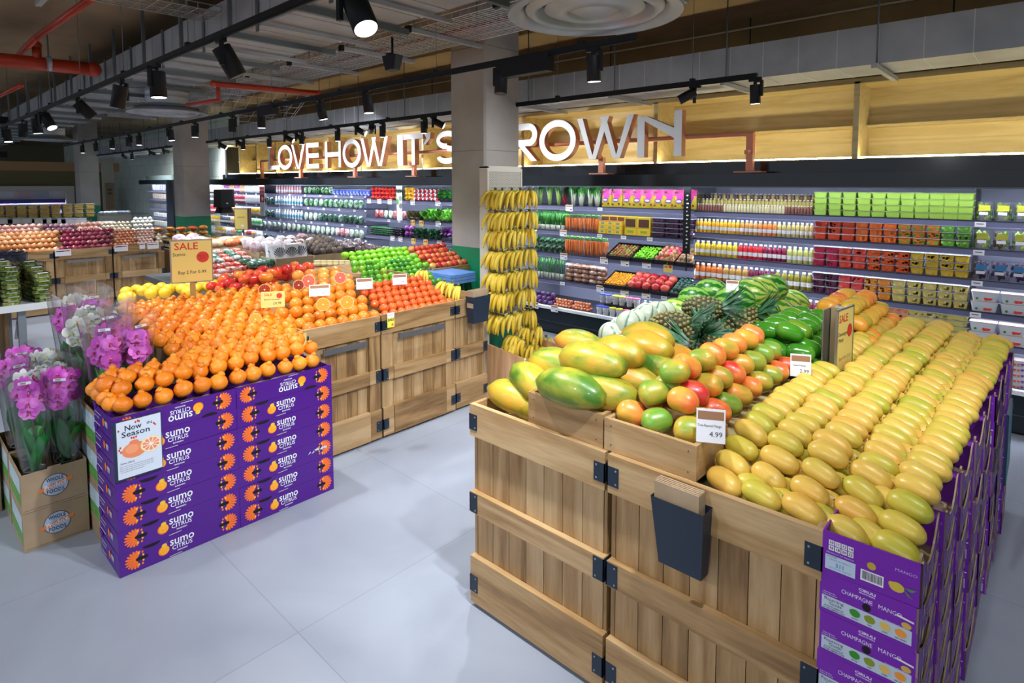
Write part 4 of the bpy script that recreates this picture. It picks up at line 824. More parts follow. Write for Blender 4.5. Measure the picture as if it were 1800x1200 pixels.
for k in range(4):
    lay('courgette', 'dark green courgette, %s row up,' % O(k), 'on the third shelf', [ck], rng(656, 692, 9), Z4[2]+.022+k*.036, cat='courgette', y=SHY+.09)
    lay('aubergine', 'black aubergine, %s row up,' % O(k), 'on the third shelf', [eg], rng(693, 711, 4), Z4[2]+.022+k*.036, cat='aubergine', y=SHY+.09)
rcb = ballm('red_cabbage', (.07, .006, .09), .06, (.18, .03, .20))
for k in range(2): lay('red_cabbage', 'purple red cabbage, %s row up,' % O(k), 'on the third shelf', [rcb], rng(713, 729, 2), Z4[2]+.06+k*.1, cat='cabbage', y=SHY+.1)
art = ballm('artichoke', (.05, .03, .03), .04, (.14, .10, .07), rough=.7); arg = ballm('green_artichoke', (.10, .20, .05), .045, (.28, .36, .16), rough=.7)
for k in range(2):
    lay('artichoke', 'dark brown artichoke, %s row up,' % O(k), 'on the fourth shelf', [art], rng(656, 671, 3), Z4[3]+.042+k*.075, cat='artichoke', y=SHY+.08)
    lay('artichoke', 'green artichoke, %s row up,' % O(k), 'on the fourth shelf', [arg], rng(672, 691, 3), Z4[3]+.046+k*.08, cat='artichoke', y=SHY+.08)
lay('asparagus_bunch', 'green asparagus bunch', 'on the fourth shelf', [scall(11, Lg, .2, 14, .045)], rng(692, 730, 6), Z4[3], cat='asparagus', y=SHY+.08)
lay('salad_bag', 'mixed vegetable bag', 'on the second shelf left of the hanging new sign', bgs[3]+bgs[1]+bgs[3], rng(660, 716, 7), Z4[1], cat='bag')
lay('courgette', 'dark cucumber lying on the case deck', 'behind the green apples', [ck], rng(650, 700, 6), .38, cat='cucumber', y=FY+.2, s=1.6)
# long salad case
pbot = bottle((.70, .35, .40), r=.03, h=.19, lab=(.75, .78, .85), cap=(.8, .8, .85)); wbot = bottle((.72, .76, .80), r=.032, h=.2, lab=(.12, .42, .60))
lay('drink_bottle', 'pink and white drink bottle', 'on the top shelf of the long salad case', [pbot], rng(488, 533, 10), Z5[0], cat='bottle')
for k in (1, 2): lay('drink_bottle', 'white drink bottle with a cyan label', W(k)+' of the long salad case', [wbot], rng(486, 534, 10), Z5[k], cat='bottle')
blb = MB(); blb.box(-.05, -.05, 0, .05, .05, .12, C((.05, .10, .55))); blb.box(-.04, -.051, .03, .0, -.05, .09, C((.4, .5, .9))); blb.box(.01, -.051, .02, .04, -.05, .05, 'white'); blb.box(-.052, -.052, .12, .052, .052, .125, 'white'); blb = blb.mesh('blue_box')
lay('blue_box', 'small blue and white box', 'on the top shelf of the long salad case', [blb], rng(590, 655, 11), Z5[0]-.02, cat='box')
for k, sp in ((0, [(536, 588, 7, 0)]), (1, [(536, 640, 12, 0), (462, 484, 3, 2)]), (2, [(536, 560, 3, 1), (560, 640, 9, 2), (462, 484, 3, 2)]), (3, [(462, 590, 15, 1), (590, 615, 3, 3), (615, 640, 3, 1)]), (4, [(462, 560, 9, 2), (556, 588, 4, 3), (588, 640, 6, 1)])):
    for j, (a, c_, n, m_) in enumerate(sp):
        lay('salad_bag', ['green salad bag', 'pale salad bag', 'dark leaf bag', 'red vegetable bag'][m_], W(k)+' of the long salad case, %s group' % O(j), bgs[m_], rng(a, c_, n), Z5[k], cat='bag', s=1.15)
# leftmost case: drinks and dairy in many colours
cols_ = [((.70, .72, .76), 'white'), ((.55, .04, .06), 'red'), ((.70, .45, .05), 'yellow'), ((.10, .35, .12), 'green'), ((.45, .12, .40), 'violet'), ((.75, .40, .20), 'orange'), ((.08, .10, .12), 'black')]
cm = [(bottle(c_, r=.045, h=.21, lab=(.75, .75, .78)), n) for c_, n in cols_]
seqs = ['wwwpovowww', 'kkgrrrrwww', 'rryyowwwyy', 'yykkoryygg', 'wyywogwrow']
for k, s_ in enumerate(seqs):
    key = dict(w=0, r=1, y=2, g=3, p=4, v=4, o=5, k=6); cnt = {}
    for i in range(30):
        ch = s_[int(i/3) % 10]; me, n = cm[key[ch]]; px = 372+i*3.0
        x = PY(px, 380, SHY+.08).x; cnt[n] = cnt.get(n, 0)+1
        put('drink_bottle', me, (x, SHY+.08, Z5[k]+.001), (0, 0, 0), '%s drink bottle on the %s shelf of the leftmost case, %s %s one from the left' % (n, O(k), O(cnt[n]-1), n), 'bottle', n+' drink bottles in the leftmost case')
bxm = [MB().box(-.07, -.07, 0, .07, .07, h_, C(c_)).mesh('carton') for h_, c_ in ((.2, (.65, .66, .72)), (.15, (.35, .30, .25)), (.12, (.12, .13, .15)), (.1, (.60, .62, .66)), (.14, (.5, .5, .45)))]
for k in range(5):
    for i in range(14):
        x = -21.9+i*.17; put('carton', bxm[(k) % 5], (x, SHY+.1, Z5[k]+.001), (0, 0, 0), '%s carton in the far case by the pale wall on the %s shelf, %s from the left' % (['white', 'brown', 'black', 'pale grey', 'beige'][k], O(k), O(i)), 'carton', 'cartons in the far case')
# hanging shelf signs
def hang(px, z0, z1, w_, fn, lab):
    b = MB(); b.box(-w_/2, -.004, z0, w_/2, 0, z1, 'paper'); fn(b, T(0, -.005, 0) @ MYN); obj('hanging_sign', b, label=lab, cat='sign', loc=(XS(px), SHY-.12, 0))
def f1(b, X):
    b.poly([(-.12, 1.56), (.12, 1.56), (.12, 1.92), (-.12, 1.92)], 'redp', X=X); b.text('LOCAL', 0, 1.84, .07, 'white', .001, X=X, off=.02); b.text('LOVE', 0, 1.76, .07, 'white', .001, X=X, off=.02); b.disc(.02, 1.64, .05, 'white', .001, X=X); b.disc(0, 1.38, .03, C((.5, .5, .52)), .001, X=X)
hang(472, 1.24, 1.95, .24, f1, 'tall red and white hanging sign on the salad case')
def f2(b, X):
    b.text('new', 0, 1.87, .12, 'blk', .001, X=X, off=.02); b.disc(-.05, 1.68, .035, C((.12, .4, .05)), .001, X=X, ry=.05); b.disc(.03, 1.74, .045, C((.3, .33, .35)), .001, X=X); b.disc(.035, 1.61, .045, C((.2, .24, .26)), .001, X=X)
hang(713, 1.36, 1.95, .155, f2, 'tall white hanging sign reading new between the peppers')
# ================================================================ oak display crates
HC = .98
def crate(W_, D_, lab, loc, rotz, door=False, seed=0, planks=7, end_left=False, rail=(.46, .56), low=(0.02, .245), top=.15, back=True):
    """front faces local -Y, front edge of the boards at y=0; width along x centred"""
    r = empty('oak_crate', loc, lab, 'crate', 'oak display crates', rot=(0, 0, rotz)); h = W_/2-.006; g = .03
    pl = MB(); x = -h+.02; n = planks; pw = (2*h-.04)/n
    for i in range(n): pl.box(x+.0015, g, .02, x+pw-.0015, g+.018, HC-.02, 'oz'); x += pw
    obj('front_planks', pl, r)
    for s in (-1, 1):
        b = MB(); xs_ = h-.022 if s > 0 else -h; n2 = max(3, int(D_/.12)); pw2 = (D_-g)/n2
        for i in range(n2): b.box(xs_+(.0 if s < 0 else .004), g+pw2*i+.001, .02, xs_+.018, g+pw2*(i+1)-.001, HC-.02, 'oz')
        obj('side_planks', b, r)
    if door:
        for s in (-1, 1): b = MB(); b.box((h-.095)*s, .008, .03, h*s, .03, HC-top, 'oz'); obj('frame_post', b, r)
    b = MB(); b.box(-h, 0, HC-top, h, .024, HC, 'ox'); obj('top_board', b, r)
    for s in (-1, 1): b = MB(); b.box((h-.022)*s, .024, HC-top, h*s, D_, HC, 'oy'); obj('side_rail', b, r)
    for z0, z1 in (rail, low):
        if door:
            b = MB(); b.box(-h, -.006, z0, -h+.10, .024, z1, 'ox'); obj('rail_block', b, r); b = MB(); b.box(h-.10, -.006, z0, h, .024, z1, 'ox'); obj('rail_block', b, r)
            b = MB(); b.box(-h+.104, -.010, z0, h-.104, .024, z1-.0, 'ox'); obj('door_rail', b, r)
        else:
            b = MB(); b.box(-h, 0, z0, h, .028, z1, 'ox'); obj('front_rail', b, r)
            
            for s in (-1, 1): b = MB(); b.box((h-.02)*s, .028, z0, h*s, D_, z1, 'oy'); obj('side_rail', b, r)
    if door:
        b = MB(); b.box(-h+.14, -.035, HC-top-.055, h-.14, -.027, HC-top-.015, 'steel'); b.box(-h+.17, -.03, HC-top-.04, -h+.19, .03, HC-top-.025, 'steel'); b.box(h-.19, -.03, HC-top-.04, h-.17, .03, HC-top-.025, 'steel'); obj('door_handle', b, r)
    for z0, z1 in ((HC-.12, HC-.045), (rail[0]+.005, rail[1]-.005), (low[1]-.17, low[1]-.09)):
        yy = -.0115 if door and z0 < .8 else -.0025
        for s in (-1, 1):
            b = MB(); xa = h*s; b.box(xa-.048*s, yy, z0, xa+.002*s, yy+.003, z1, 'slate'); b.box(xa-.002*s, yy, z0, xa+.002*s, .05, z1, 'slate')
            for q_ in (z0+.012, z1-.012): b.box(xa-.036*s-.003, yy-.002, q_-.003, xa-.036*s+.003, yy, q_+.003, C((.2, .22, .25)))
            obj('corner_bracket', b, r)
    b = MB(); b.box(-h+.025, .05, HC-.12, h-.025, D_, HC-.10, 'px'); obj('display_deck', b, r)
    return r
YF = 1.844
for i, (x, lab) in enumerate([(-1.59, 'oak crate with papayas on it, front left corner of the mango stand'), (-.83, 'oak crate under the mangoes with a dark blue card holder on its front')]):
    crate(.757, 1.35, lab, (x, YF, 0), 0, False)
crate(.757, 1.35, 'oak crate at the back left of the mango stand under the melons', (-1.59, YF+1.37, 0), 0, False)
crate(.757, 1.35, 'oak crate at the back of the mango stand under the yellow mangoes', (-.83, YF+1.37, 0), 0, False)
# riser boxes
def riser(x0, x1, y0, y1, z0, z1, lab):
    r = empty('oak_riser_box', ((x0+x1)/2, y0, z0), lab, 'box', 'oak riser boxes'); w_ = (x1-x0)/2; d = y1-y0; h = z1-z0
    b = MB(); b.box(-w_, 0, 0, w_, .018, h, 'ox'); obj('front_board', b, r); b = MB(); b.box(-w_, d-.018, 0, w_, d, h, 'ox'); obj('back_board', b, r)
    for s in (-1, 1): b = MB(); b.box(w_*s, .018, 0, (w_-.018)*s, d-.018, h, 'oy'); obj('side_board', b, r)
    b = MB(); b.box(-w_+.018, .018, h*.4, w_-.018, d-.018, h*.5, 'px'); obj('inner_deck', b, r)
    b = MB()
    for s in (-1, 1):
        for q_ in (.2, .8): b.lathe([(.003, 0), (.003, .001)], C((.08, .06, .04)), 6, X=T((w_-.03)*s, -.0005, h*q_) @ RX(R(90)))
    obj('screw_head', b, r); return r
z0 = HC+.001
riser(-1.622, -1.243, 1.868, 2.9, z0, 1.112, 'oak riser box under the papayas at the front of the stand')
riser(-1.236, -.862, 1.868, 2.125, z0, 1.105, 'oak riser box holding the red and green mangoes at the front')
b = MB(); b.box(-.20, 0, 0, .18, 1.5, .13, 'px'); b.box(-.20, 1.5, 0, .30, 2.5, .11, 'px'); obj('display_step', b, label='plywood step under the large mangoes behind the front riser box', cat='step', loc=(-1.245+.19, 2.13, HC-.09))
b = MB(); b.box(-.36, 0, 0, .36, 1.05, .18, 'px'); obj('display_step', b, label='plywood step under the melons and pineapples', cat='step', loc=(-1.60, 3.3, HC-.09))
# ---- papayas
def papaya_mesh(seed):
    rr = random.Random(seed); b = MB(); n = 16; m = 14; v = []; fs = []
    k1 = rr.uniform(.9, 1.1)
    for j in range(m+1):
        t_ = j/m; x = -.5+t_; r = .5*(math.sin(math.pi*(.035+.93*t_**.86))**.55)*(.80+.20*t_)
        if t_ < .15: r *= .55+.45*(t_/.15)
        for i in range(n):
            a = 2*math.pi*i/n; q = 1+.035*math.cos(5*a)
            v.append((x*.29*k1, r*.172*q*math.cos(a), r*.166*q*math.sin(a)+.006*math.sin(3.1*t_)))
    for j in range(m):
        for i in range(n): k = (i+1) % n; fs.append((j*n+i, j*n+k, (j+1)*n+k, (j+1)*n+i))
    fs += [tuple(range(n))[::-1], tuple(range(m*n, (m+1)*n))]
    b.add(v, fs, 'papaya', True); return b.mesh('papaya')
mt['papaya'] = MN('papaya_skin', [(.30, (.05, .14, .010)), (.42, (.19, .23, .018)), (.52, (.38, .28, .022)), (.62, (.52, .27, .025)), (.75, (.60, .17, .018))], 10, .38, byobj=.22, detail=5, dist=.6, coat=.15, bump=.08, bs=60, mapsc=(.6, 1, 1))
pms = [papaya_mesh(k) for k in range(3)]
tip = MB(); tip.lathe([(.010, 0), (.013, .004), (.006, .010), (.0001, .011)], C((.28, .26, .14)), 8); tip = tip.mesh('stem_scar')
PAP = [  # px, py of the middle, height, long axis turned from +X, tilt, scale, label tail
 (905, 700, 1.0, 8, 8, 1.0, 'green blotched papaya lying in the front left corner of the crate'),
 (948, 716, .985, 10, -10, .9, 'orange papaya half hidden behind the left end of the riser box'),
 (912, 688, .99, -5, 5, .8, 'bright green papaya behind the front left corner one'),
 (935, 673, 1.085, -12, 14, 1.0, 'orange papaya with a pale stem end pointing up left'),
 (975, 640, 1.15, 18, 0, 1.0, 'yellow green papaya leaning over the orange one at left'),
 (1000, 684, 1.165, 0, 0, 1.07, 'ripe yellow papaya at the left front of the riser box'),
 (1052, 690, 1.155, 12, -2, 1.05, 'green tipped papaya at the front edge of the riser box'),
 (1100, 668, 1.14, 10, 3, 1.0, 'papaya carrying a small sticker, behind the front one'),
 (1038, 636, 1.255, -4, -4, 1.08, 'top papaya of the heap with a green tip at left'),
 (1085, 622, 1.24, -8, -6, 1.05, 'orange papaya just behind the top one'),
 (1130, 612, 1.235, -14, -8, 1.08, 'orange yellow papaya right of the top ones'),
 (1018, 604, 1.17, 15, 4, .9, 'small papaya at the back left beside the bananas'),
 (1135, 597, 1.245, -6, -6, 1.1, 'long papaya topping the back of the heap'),
 (1140, 646, 1.17, -5, -4, 1.0, 'green papaya below the orange yellow ones'),
 (1180, 632, 1.15, -10, -5, 1.0, 'bright green papaya at the right beside the mangoes')]
for (px, py, z, yaw, tl, s_, lab) in PAP:
    p = PZ(px, py, z); put('papaya', [pms[len(lab) % 3], ('stem_scar', tip, (-.147, 0, 0), (0, R(-90), 0))], tuple(p), (U(-.3, .3) if 'sticker' not in lab else 0, R(-tl)*-1, R(yaw)), lab, 'papaya', 'papayas', s_)
    if 'sticker' in lab: b = MB(); b.box(-.016, -.010, 0, .016, .010, .001, 'white'); b.box(-.014, -.008, .001, .004, .008, .0015, C((.05, .06, .35))); b.box(.004, -.008, .001, .012, .008, .0015, C((.75, .25, .05))); obj('sticker', b, bpy.data.objects[-1] if False else [o for o in col.objects if o.get('label') == lab][0], (.03, -.022, .0835), (R(14), 0, 0))
# ---- mangoes
def mango_mesh(L, Wd, Ht, mat, seed, hook=.0):
    rr = random.Random(seed); b = MB(); k = rr.uniform(-.12, .12)
    def fn(x, y, z):
        u = x/(L/2); q = math.sqrt(max(0, 1-abs(u)**2.9)/max(1e-6, 1-u*u)) if abs(u) < .9999 else 1
        return (x, y*q*(1-.10*u)+.05*Wd*math.cos(u*2.2), z*q*(1-.08*u)+k*.1*Ht*math.cos(x/L*6))
    b.ball(Wd/2, Ht/2, L/2, mat, 16, 12, X=Matrix(((0, 0, 1, 0), (1, 0, 0, 0), (0, 1, 0, 0), (0, 0, 0, 1))), fn=lambda y, z, x: (lambda r_: (r_[1], r_[2], r_[0]))(fn(x, y, z)))
    return b
def mango_ball(*a): return mango_mesh(*a).mesh('mango')
mt['mred'] = MN('red_mango_skin', [(.25, (.14, .30, .03)), (.42, (.42, .34, .035)), (.54, (.76, .33, .04)), (.64, (.78, .20, .04)), (.78, (.66, .04, .03))], 9, .35, byobj=.45, detail=3, dist=.4, coat=.2, mapsc=(.8, 1, 1))
mt['mora'] = MN('orange_mango_skin', [(.25, (.42, .34, .03)), (.45, (.76, .40, .04)), (.65, (.82, .27, .03)), (.8, (.7, .10, .03))], 4, .35, byobj=.35, detail=3, coat=.2)
mt['mgre'] = MN('green_mango_skin', [(.3, (.02, .13, .008)), (.55, (.05, .24, .012)), (.72, (.22, .30, .02)), (.86, (.6, .22, .02))], 4, .2, byobj=.12, detail=4, coat=.5)
mt['myel'] = MN('yellow_mango_skin', [(.22, (.38, .40, .03)), (.36, (.58, .47, .055)), (.52, (.72, .49, .085)), (.8, (.74, .40, .065))], 3.5, .36, byobj=.35, detail=4, coat=.12, bump=.03, bs=80)
redm = [mango_ball(.118, .100, .094, 'mred', k) for k in range(3)]; oram = [mango_ball(.118, .098, .092, 'mora', k) for k in range(2)]; grem = [mango_ball(.142, .102, .094, 'mgre', k) for k in range(2)]
yelm = [mango_ball(.130, .080, .074, 'myel', k) for k in range(4)]
scar = MB(); scar.lathe([(.0035, 0), (.002, .003)], C((.10, .07, .03)), 6); scar = scar.mesh('stem_scar')
def mput(meshes, L, loc, rot, lab, grp, s_=1):
    return put(grp.split()[0]+'_mango' if grp.split()[0] != 'glossy' else 'green_mango', [rnd.choice(meshes), ('stem_scar', scar, (-L/2+.001, 0, 0), (0, R(-90), 0))], loc, rot, lab, 'mango', grp, s_)
# blushed mangoes: a heap four wide behind and in the front riser box
def mheap(ms_, L, x0, x1, y0, y1, nx, ny, zb, dz, nl, nm, grp, inset=.5, yaw=20, zslope=0):
    for l in range(nl):
        cx = nx-l; cy = ny-l
        for j in range(cy):
            for i in range(cx):
                if l == 0 and 0 < i < cx-1 and 0 < j < cy-1: continue
                x = x0+(x1-x0)*(i+l*inset+.5)/nx; y = y0+(y1-y0)*(j+l*inset+.5)/ny
                mput(ms_, L, (x+U(-.008, .008), y+U(-.008, .008), zb+l*dz+zslope*(y-y0)+U(-.006, .006)), (U(-.4, .4), U(-.25, .35), R(yaw)+U(-.5, .5)), '%s, %s layer, %s row back, %s from the left' % (nm, ['base', 'second', 'third', 'top'][l], O(j), O(i)), grp)
mheap(redm, .118, -1.225, -.875, 1.895, 3.04, 3, 10, 1.115, .078, 3, 'red and green mango beside the papayas', 'red and green mangoes', zslope=.0)
mheap(grem, .142, -1.27, -.80, 3.04, 3.86, 4, 8, 1.07, .078, 3, 'glossy green mango behind the red ones', 'glossy green mangoes', yaw=0)
mheap(oram, .118, -1.20, -.72, 3.88, 4.66, 4, 8, 1.08, .076, 3, 'orange mango in front of the watermelons', 'orange mangoes', yaw=5)
# yellow mangoes: long ridges running back from the front boards, long axes across them
nY = 0
def ridge(c_, y): return -.795+(-.292+.0287*(y-1.844)+.795)*c_/4
for c_ in range(5):
    inbox = c_ > 2; y0 = 1.93; ny = 32 if not inbox else 31
    for j in range(ny):
        y = y0+.0865*j
        if y > 4.62: break
        d = y-y0; x = ridge(c_, y)
        zt = 1.035+min(.05, d*.12) if not inbox else 1.01+min(.04, d*.1)
        if j < 3: zt -= (.055, .035, .015)[j]
        if math.hypot(x+.765, y-3.30) < .10: continue
        mput(yelm, .136, (x+U(-.008, .008), y+U(-.004, .004), zt+U(-.004, .004)), (U(-.35, .35), R(9)+U(-.12, .12), R(-14 if j < 26 else -5)+U(-.12, .12)), 'yellow mango on the %s ridge counted from the green mangoes, %s back from the front' % (O(c_), O(j)), 'yellow mangoes', U(.96, 1.06))
    if c_ < 4:
        for j in range(0, ny):
            y = y0+.03+.0865*j; xv = (ridge(c_, y)+ridge(c_+1, y))/2
            if y > 4.6: break
            zt = .975+min(.05, (y-y0)*.12)+(-.02 if j < 2 else 0)
            if math.hypot(xv+.765, y-3.30) < .10: continue
            mput(yelm, .136, (xv+U(-.008, .008), y, zt), (U(-.4, .4), R(12)+U(-.15, .15), R(-18)+U(-.2, .2)), 'yellow mango low in the valley right of the %s ridge, %s back from the front' % (O(c_), O(j)), 'yellow mangoes', .93)
for (px, py, z, yaw, lab) in [(1283, 812, .99, 35, 'pale mango hanging over the right corner of the front riser box'), (1283, 847, .95, 5, 'greenish mango tucked against the side of the riser box'), (1327, 856, .975, -5, 'blemished mango lying near the front board, right of the riser box'), (1352, 893, .93, 10, 'pale mango touching the front board halfway to the purple boxes'), (1310, 868, .92, -20, 'deep yellow mango low behind the card holder'), (1400, 915, .925, -15, 'green mango against the front board nearest the purple boxes'), (1380, 880, .965, -20, 'green tinged mango just above the green one at the front board')]:
    p = PZ(px, py, z); mput(yelm, .136, tuple(p), (U(-.3, .3), .1, R(yaw)), lab, 'yellow mangoes')
# ---- pineapples
def pineapple():
    b = MB(); n = 12; m = 12
    b.ball(.122, .066, .066, 'pdark', 20, 14)
    for j in range(m):
        t_ = -1.25+2.5*j/(m-1); x = .122*math.sin(t_); r = .068*math.cos(t_)
        k = max(5, int(n*math.cos(t_)+1))
        for i in range(k):
            a = 2*math.pi*(i+.5*(j % 2))/k; b.ball(.0118, .0118, .0075, 'pskin', 6, 4, X=T(x, (r-.001)*math.cos(a), (r-.001)*math.sin(a)) @ RX(a-math.pi/2) @ RY(0))
            b.leaf([(x-.004, (r+.003)*math.cos(a), (r+.003)*math.sin(a)), (x+.006, (r+.008)*math.cos(a), (r+.008)*math.sin(a)), (x+.013, (r+.005)*math.cos(a), (r+.005)*math.sin(a))], [.003, .002, .0005], 'ptip', up=(0, math.cos(a), math.sin(a)))
    body = b.mesh('pineapple')
    c_ = MB(); rr = random.Random(3)
    for k in range(46):
        a = rr.uniform(0, 6.28); o_ = k/46; sp_ = .35+.9*(1-o_); L_ = .12+.08*rr.random()
        d = Vector((1, sp_*math.cos(a), sp_*math.sin(a))).normalized(); p = Vector((.112, .02*math.cos(a), .02*math.sin(a)))
        q_ = Vector((0, math.cos(a), math.sin(a)))
        c_.leaf([p, p+d*L_*.4, p+d*L_*.75+q_*.006, p+d*L_+q_*.02], [.010, .013, .009, .001], 'pcrown', up=(rr.uniform(-.3, .3), math.cos(a), math.sin(a)), fold=.4)
    return [body, ('leaf_crown', c_.mesh('leaf_crown'))]
mt['pdark'] = C((.05, .04, .012), .7); mt['pskin'] = MN('pineapple_skin', [(.3, (.07, .09, .035)), (.5, (.20, .20, .07)), (.7, (.34, .28, .09))], 9, .6, byobj=.3, detail=5); mt['ptip'] = C((.10, .16, .06), .6)
mt['pcrown'] = MN('pineapple_leaf', [(.3, (.02, .10, .04)), (.5, (.06, .20, .10)), (.64, (.24, .36, .28)), (.8, (.42, .52, .46))], 14, .4, byobj=.1)
pin = pineapple()
for (px, py, z, yaw, ti, lab) in [(1180, 568, 1.19, 12, -6, 'pineapple at the left of the pile beside the striped white melons'), (1235, 540, 1.24, 18, -4, 'pineapple lying on top of the pile with its crown over the watermelons'), (1210, 588, 1.13, -25, -4, 'pineapple with silvery leaves pointing down to the papayas'),
        (1262, 590, 1.13, 150, 5, 'pineapple low in the pile next to the green mangoes'), (1290, 570, 1.15, 165, 8, 'pineapple behind the green mangoes, crown to the left'), (1250, 612, 1.09, 200, 0, 'lowest pineapple, behind the red mangoes'), (1300, 552, 1.15, 15, -6, 'pineapple half hidden under the crowns beside the watermelons')]:
    p = PZ(px, py, z); put('pineapple', pin, tuple(p), (U(0, 6), R(ti), R(yaw)), lab, 'pineapple', 'pineapples', 1.0)
# ---- watermelons and striped white melons
def striped(r, L, mat): 
    b = MB(); b.ball(L, r, r, mat, 28, 18); return b.mesh('melon')
def stripemat(name, light, mid, dark, n, w_):
    m, t, bs = newmat(name); Lk = t.links.new; tc = N(t, 'ShaderNodeTexCoord'); sp = N(t, 'ShaderNodeSeparateXYZ'); Lk(tc.outputs['Object'], sp.inputs[0])
    at = N(t, 'ShaderNodeMath', operation='ARCTAN2'); Lk(sp.outputs['Y'], at.inputs[0]); Lk(sp.outputs['Z'], at.inputs[1])
    nz = N(t, 'ShaderNodeTexNoise', i_Scale=24.0, i_Detail=5.0); Lk(tc.outputs['Object'], nz.inputs['Vector'])
    a = N(t, 'ShaderNodeMath', operation='MULTIPLY', i_1=float(n)); Lk(at.outputs[0], a.inputs[0])
    k = N(t, 'ShaderNodeMath', operation='MULTIPLY_ADD', i_1=w_[1]); Lk(nz.outputs[0], k.inputs[0]); Lk(a.outputs[0], k.inputs[2])
    s = N(t, 'ShaderNodeMath', operation='SINE'); Lk(k.outputs[0], s.inputs[0]); q_ = N(t, 'ShaderNodeMath', operation='MULTIPLY_ADD', i_1=.5, i_2=.5); Lk(s.outputs[0], q_.inputs[0])
    r = ramp(t, [(w_[0]-.15, light), (w_[0], mid), (min(1, w_[0]+.12), dark)]); Lk(q_.outputs[0], r.inputs[0]); Lk(r.outputs[0], bs.inputs['Base Color']); bs.inputs['Roughness'].default_value = .3; return m
mt['wmel'] = stripemat('watermelon_skin', (.20, .40, .06), (.06, .24, .03), (.012, .12, .012), 9, (.50, 6.0)); mt['wmel2'] = stripemat('pale_watermelon_skin', (.40, .48, .08), (.20, .38, .05), (.05, .22, .02), 10, (.62, 6.0))
mt['cmel'] = stripemat('striped_white_melon_skin', (.44, .50, .38), (.34, .42, .32), (.09, .18, .13), 5, (.93, .6))
wm, wm2, cm_ = striped(.105, .128, 'wmel'), striped(.105, .13, 'wmel2'), striped(.078, .085, 'cmel')
for (px, py, z, m_, s_, lab) in [(1190, 548, 1.12, wm2, .9, 'small pale green watermelon at the left of the pile'), (1222, 527, 1.19, wm, .95, 'dark striped watermelon left of the pile, in front of another'), (1250, 514, 1.24, wm, .95, 'dark striped watermelon at the back left of the pile'),
        (1292, 527, 1.235, wm, 1.0, 'largest dark striped watermelon, in the upper row above the pineapple crown'), (1318, 516, 1.25, wm2, 1.0, 'light green watermelon second in the upper row'), (1336, 510, 1.26, wm2, .95, 'yellowish watermelon third in the upper row'), (1353, 506, 1.27, wm, .95, 'striped watermelon at the right end of the upper row'),
        (1322, 560, 1.11, wm, 1.0, 'striped watermelon at the front of the lower row'), (1340, 548, 1.12, wm, .97, 'striped watermelon second in the lower row'), (1360, 543, 1.12, wm2, .97, 'light striped watermelon third in the lower row'), (1377, 535, 1.12, wm2, .95, 'light striped watermelon fourth in the lower row'), (1392, 532, 1.11, wm2, .95, 'yellowish watermelon last in the lower row beside the orange mangoes'), (1265, 560, 1.09, wm2, .95, 'light watermelon under the pineapples')]:
    p = PZ(px, py, z); put('watermelon', [m_, ('stem_scar', scar, (-.127, 0, 0), (0, R(-90), 0))], tuple(p), (U(0, 6), U(-.1, .1), R(U(-10, 20))), lab, 'watermelon', 'watermelons', s_)
for i, (px, py, z, lab) in enumerate([(1075, 590, 1.09, 'at the lower left'), (1092, 580, 1.10, 'second from the left'), (1105, 570, 1.16, 'above the second'), (1120, 566, 1.16, 'in the middle, upper row'), (1135, 556, 1.19, 'on top of the middle ones'), (1152, 553, 1.19, 'beside the small watermelon'), (1130, 582, 1.10, 'low behind the long papaya'), (1150, 572, 1.10, 'low beside the pineapple'), (1168, 552, 1.17, 'at the right end'), (1110, 592, 1.08, 'directly behind the papayas'), (1085, 600, 1.06, 'nearest the papayas')]):
    p = PZ(px, py, z); put('striped_melon', cm_, tuple(p), (U(0, 6), R(60)+U(-.4, .4), U(0, 6)), 'pale melon with dark stripes '+lab, 'melon', 'pale striped melons', 1)
# ---- price cards, sale sign
def card(px, py, z, w_, h, yaw, lab, kind='w', tilt=-.25, txt=None, price=None, Xp=None, grp='price cards', stand=.04):
    p = PX(px, py, Xp) if Xp else PZ(px, py, z); b = MB().box(-w_/2, -.001, 0, w_/2, .001, h, 'yel' if kind == 'y' else 'paper'); X = T(0, -.0012, 0) @ MYN
    if kind == 'y':
        b.text('SALE', -w_*.2, h*.8, h*.22, 'redp', .0005, X=X, off=.01); b.disc(w_*.27, h*.72, h*.17, 'redp', .0005, X=X)
    else: b.poly([(-w_*.45, h*.68), (w_*.45, h*.68), (w_*.45, h*.93), (-w_*.45, h*.93)], 'brownp', .0005, X=X)
    if txt: b.text(txt, -w_*.04, h*.5, h*.11, 'blk', .0005, X=X, w=min(w_*.82, w_*.055*len(txt)))
    if price: b.text(price, w_*.18, h*.25, h*.22, 'blk', .0005, X=X)
    r = obj('price_card', b, None, tuple(p), (tilt, 0, yaw), lab, 'price card', grp)
    if stand: b = MB(); b.box(-.004, .001, -stand, .004, .003, h*.3, 'clear'); obj('card_clip', b, r)
    return r
card(1249, 778, 1.03, .095, .115, R(28), 'white price card clipped to the right side of the front riser box', txt='Tree Ripened Mango', price='4.99', tilt=-.12, Xp=-.835)
card(1407, 662, 1.10, .088, .105, R(25), 'white price card standing between green and yellow mangoes', txt='Keitt Mango', price='2.99', tilt=-.1)
card(1287, 510, 1.36, .07, .06, R(20), 'white price card behind the watermelons', txt='20%', tilt=-.1)
p = PZ(1470, 652, 1.05)
r = empty('sale_sign', (p.x, p.y, .99), 'yellow SALE board in a steel frame standing among the yellow mangoes', 'sign', rot=(0, 0, R(84)))
b = MB(); 
for (x0_, x1_, z0_, z1_) in ((-.108, -.1, .07, .39), (.1, .108, .07, .39), (-.108, .108, .066, .074), (-.108, .108, .386, .393)): b.box(x0_, -.037, z0_, x1_, -.026, z1_, 'steel')
obj('steel_frame', b, r)
